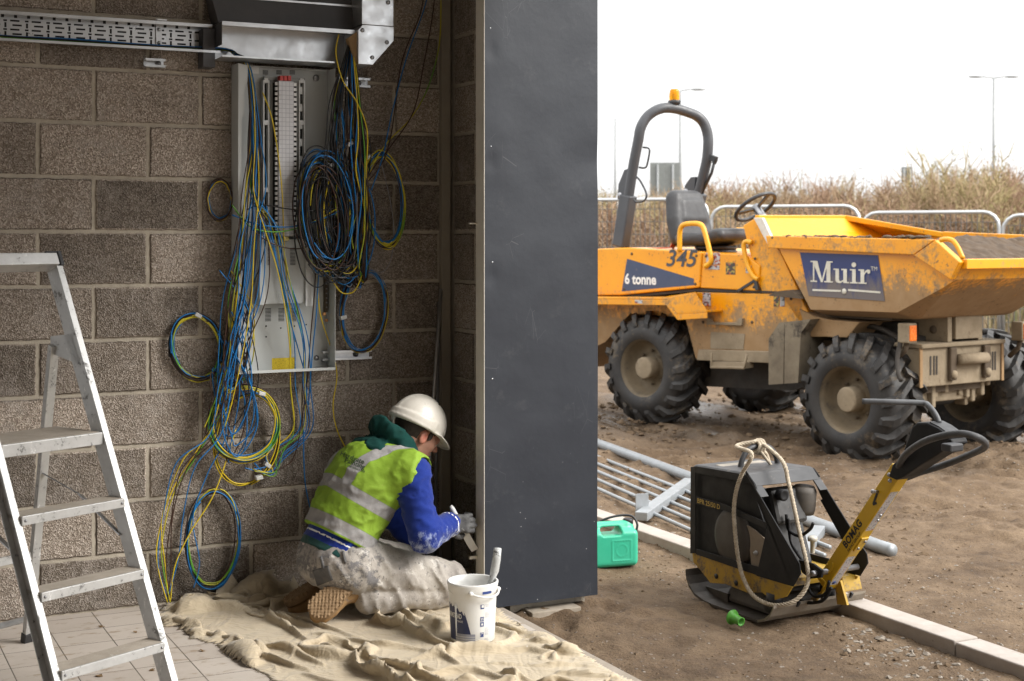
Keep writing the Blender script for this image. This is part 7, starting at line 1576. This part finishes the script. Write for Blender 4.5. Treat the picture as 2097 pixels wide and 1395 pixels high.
fence(fp(1766, Ys[2]), fp(2046, Ys[3]), fz(436, Ys[2]), 'mesh fence panel behind the far rim of the yellow skip')
fence(fp(2054, Ys[3]), fp(2380, Ys[4]), fz(441, Ys[3]), 'mesh fence panel at the right edge of the photo')
# ---- lamp posts and road signs far off
POLE = mat('lamp_column', (.28, .29, .29), rough=.5, metal=.3)
def lamp(px, ytop, Y, arms, label):
    b = at(px, 487, Y); top = at(px, ytop, Y)
    t = thing('lamp_post', label, 'lamp post', (b.x, b.y, GZ)); mb = MB(); mb.tube([(b.x, b.y, GZ), (b.x, b.y, top.z * .5), top], [.10, .085, .06], 8); part('column', mb, POLE, t)
    for s in arms:
        mb = MB(); mb.tube([top, top + Vector((s * .45, 0, .06)), top + Vector((s * .6, 0, .07))], .035, 6); mb.ball(top + Vector((s * .95, 0, .07)), (.42, .13, .07), 10, 6); part('lantern', mb, POLE, t)
lamp(2035, 160, 75, (-1, 1), 'tall thin lamp post with two lanterns above the bushes at right')
lamp(1393, 186, 75, (1,), 'tall lamp post rising behind the amber beacon and roll bar')
lamp(1260, 243, 95, (), 'faint thin lamp post left of the roll bar')
SIGNB = mat('sign_back', (.20, .215, .205), (.17, .18, .175), rough=.6, metal=.2)
def sign(px0, px1, py0, py1, Y, label, posts):
    a, b = at(px0, py1, Y), at(px1, py0, Y); t = thing('road_sign', label, 'road sign', ((a.x + b.x) / 2, Y, GZ)); mb = MB()
    n = 4 if px1 - px0 > 40 else 2
    for i in range(n): mb.box(((a.x + (b.x - a.x) * (i + .5) / n), Y, (a.z + b.z) / 2), ((b.x - a.x) / n - .004, .05, b.z - a.z))
    part('panel', mb, SIGNB, t, bev=.01)
    for k in posts: mb = MB(); x = a.x + (b.x - a.x) * k; mb.tube([(x, Y - .08, GZ), (x, Y - .08, b.z - .1)], .05, 8); part('post', mb, POLE, t)
sign(1331, 1393, 333, 402, 70, 'large grey back of a road sign seen through the roll bar', (.25, .75))
sign(1846, 1868, 342, 374, 80, 'small grey back of a road sign above the bushes', (.2, .8))
# ---- bare shrubs
BARK = [mat('twig_brown', (.36, .255, .15), (.27, .19, .11), rough=.9), mat('twig_olive', (.38, .30, .15), (.29, .23, .11), rough=.9), mat('twig_red', (.34, .22, .14), (.26, .165, .105), rough=.9)]
BUD = [mat('bud_tan', (.22, .155, .085), rough=.9), mat('bud_olive', (.21, .185, .07), rough=.9), mat('bud_red', (.21, .125, .075), rough=.9)]
def shrub_data(seed, hgt, spread, nst, ntw):
    r = random.Random(seed); tr, tw = MB(), MB()
    for k in range(nst):
        a = r.random() * 6.283; d = Vector((math.cos(a) * spread * r.uniform(.1, 1), math.sin(a) * spread * r.uniform(.1, 1), 1)).normalized()
        p = Vector((math.cos(a) * .15 * r.random(), math.sin(a) * .15 * r.random(), -.1)); L_ = hgt * r.uniform(.65, 1.0); pts = [p.copy()]
        for i in range(6): d = (d + Vector((r.gauss(0, .12), r.gauss(0, .12), .07))).normalized(); p = p + d * L_ / 6; pts.append(p.copy())
        tr.tube(pts, [.035 * hgt / 4 * (1 - i / 7.5) for i in range(7)], 5, caps=False)
        for j in range(ntw):
            f = r.uniform(.2, 1) * 5.99; i = int(f); q = pts[i].lerp(pts[min(i + 1, 6)], f - i); e = (d * .8 + Vector((r.gauss(0, .68), r.gauss(0, .68), r.uniform(.1, 1.0)))).normalized(); ll = r.uniform(.3, .9) * hgt / 4; tp = [q.copy()]
            for _ in range(3): e = (e + Vector((r.gauss(0, .25), r.gauss(0, .25), .12))).normalized(); q = q + e * ll / 3; tp.append(q.copy())
            tw.tube(tp, [.014 * hgt / 4, .012 * hgt / 4, .009 * hgt / 4, .004 * hgt / 4], 3, caps=False, mi=0)
            for _ in range(3):
                c = tp[r.choice((1, 2, 3))].lerp(tp[r.choice((1, 2, 3))], r.random()) + Vector((r.gauss(0, .06), r.gauss(0, .06), r.gauss(0, .06))); s = r.uniform(.008, .022) * hgt / 4; o = Vector((r.gauss(0, 1), r.gauss(0, 1), r.gauss(0, 1))).normalized(); o2 = o.orthogonal().normalized()
                tw.add([c - o * s * 4, c + o2 * s * .6, c + o * s * 4, c - o2 * s * .6], [(0, 1, 2, 3)], False, 1)
    return tr, tw
def shrub(name, seed, hgt, spread, nst, ntw, kind, loc):
    t = thing(name, None, None, loc); a, b = shrub_data(seed, hgt, spread, nst, ntw)
    part('trunk', a, BARK[kind], t, local=True); part('crown', b, [BARK[kind], BUD[kind]], t, local=True); return t
def dup(t, loc, rz, s, label, cat, group):
    c = t.copy(); COL.objects.link(c); c.location = loc; c.rotation_euler = (0, 0, rz); c.scale = s
    for ch in t.children:
        k = ch.copy(); COL.objects.link(k); k.parent = c
        for g in ch.children: e = g.copy(); COL.objects.link(e); e.parent = k
    return tag(c, label, cat, group)
protos = [shrub('bare_shrub', s, 3.0, .5, 20, 44, s % 3, (0, 0, 0)) for s in range(6)]
LB = ['brown leafless shrub with a dense twiggy crown in the hedge', 'olive leafless shrub with upright twigs in the hedge', 'reddish brown leafless shrub with fine twigs in the hedge']
rr = random.Random(21); used = set()
def put_shrub(px, ytop, Y, label=None, wide=1.25, k=None):
    k = rr.randrange(6) if k is None else k
    p = at(px, ytop, Y); s = (p.z - GZ) / 3.0; loc = (p.x, Y, GZ); t = protos[k]
    args = (loc, rr.random() * 6.28, (s * wide, s * wide, s), label or LB[k % 3], 'shrub', 'bare shrubs in the hedge beyond the fence')
    if k in used: dup(t, *args)
    else:
        used.add(k); t.location = loc; t.rotation_euler = (0, 0, args[1]); t.scale = args[2]; tag(t, *args[3:])
sk = [(1150, 395), (1228, 392), (1270, 402), (1310, 390), (1350, 378), (1410, 374), (1470, 366), (1500, 362), (1545, 378), (1600, 374), (1660, 370), (1720, 376), (1780, 382), (1840, 380), (1890, 356), (1940, 336), (1980, 320), (2035, 316), (2075, 334), (2130, 336), (2200, 350)]
for i in range(62):
    px = 900 + i * 21.8 + rr.uniform(-10, 10); yt = np.interp(px, [a for a, b in sk], [b for a, b in sk]) + rr.uniform(-18, 28)
    put_shrub(px, yt, rr.uniform(36, 50))
for i in range(54):
    px = 900 + i * 24.5 + rr.uniform(-12, 12); put_shrub(px, rr.uniform(408, 435), rr.uniform(29, 36), wide=1.9)
put_shrub(2005, 300, 34, 'tallest olive bare shrub with spreading branches under the lamp post', 1.1, 1)
put_shrub(1900, 335, 33, 'tall spreading brown bare shrub beside the small road sign', 1.1, 0)
# the thicket behind reads as one mass; dead grass on the bank
mb = MB(); r3 = random.Random(9)
for i in range(9000):
    px = r3.uniform(860, 2250); Y = r3.uniform(50, 62); yt = np.interp(px, [a for a, b in sk], [b for a, b in sk]) + 14; p = at(px, yt, Y); z = GZ + (p.z - GZ) * r3.random() ** .6
    d = Vector((r3.gauss(0, .35), r3.gauss(0, .3), 1)).normalized(); L_ = r3.uniform(.4, 1.3); o = Vector((1, 0, 0)); c = Vector((p.x, Y, z - L_)); w_ = r3.uniform(.012, .035)
    mb.add([c - o * w_, c + o * w_, c + d * L_], [(0, 1, 2)], False, r3.randrange(3))
solo('thicket', mb, BARK, None, None, loc=(0, 0, 0), kind='stuff')
mb = MB()
for i in range(16000):
    px = r3.uniform(860, 2250); Y = r3.uniform(23.5, 36); p = at(px, 487, Y); c = Vector((p.x, Y, GZ - .05)); L_ = r3.uniform(.25, .95); d = Vector((r3.gauss(0, .3), r3.gauss(0, .3), 1)); w_ = r3.uniform(.008, .022)
    mb.add([c - Vector((w_, 0, 0)), c + Vector((w_, 0, 0)), c + d * L_], [(0, 1, 2)], False, r3.randrange(3))
solo('dead_grass', mb, [mat('straw', (.26, .20, .11), rough=.9), mat('dull_grass', (.13, .13, .05), rough=.9), mat('straw_dark', (.15, .105, .06), rough=.9)], None, None, loc=(0, 0, 0), kind='stuff')
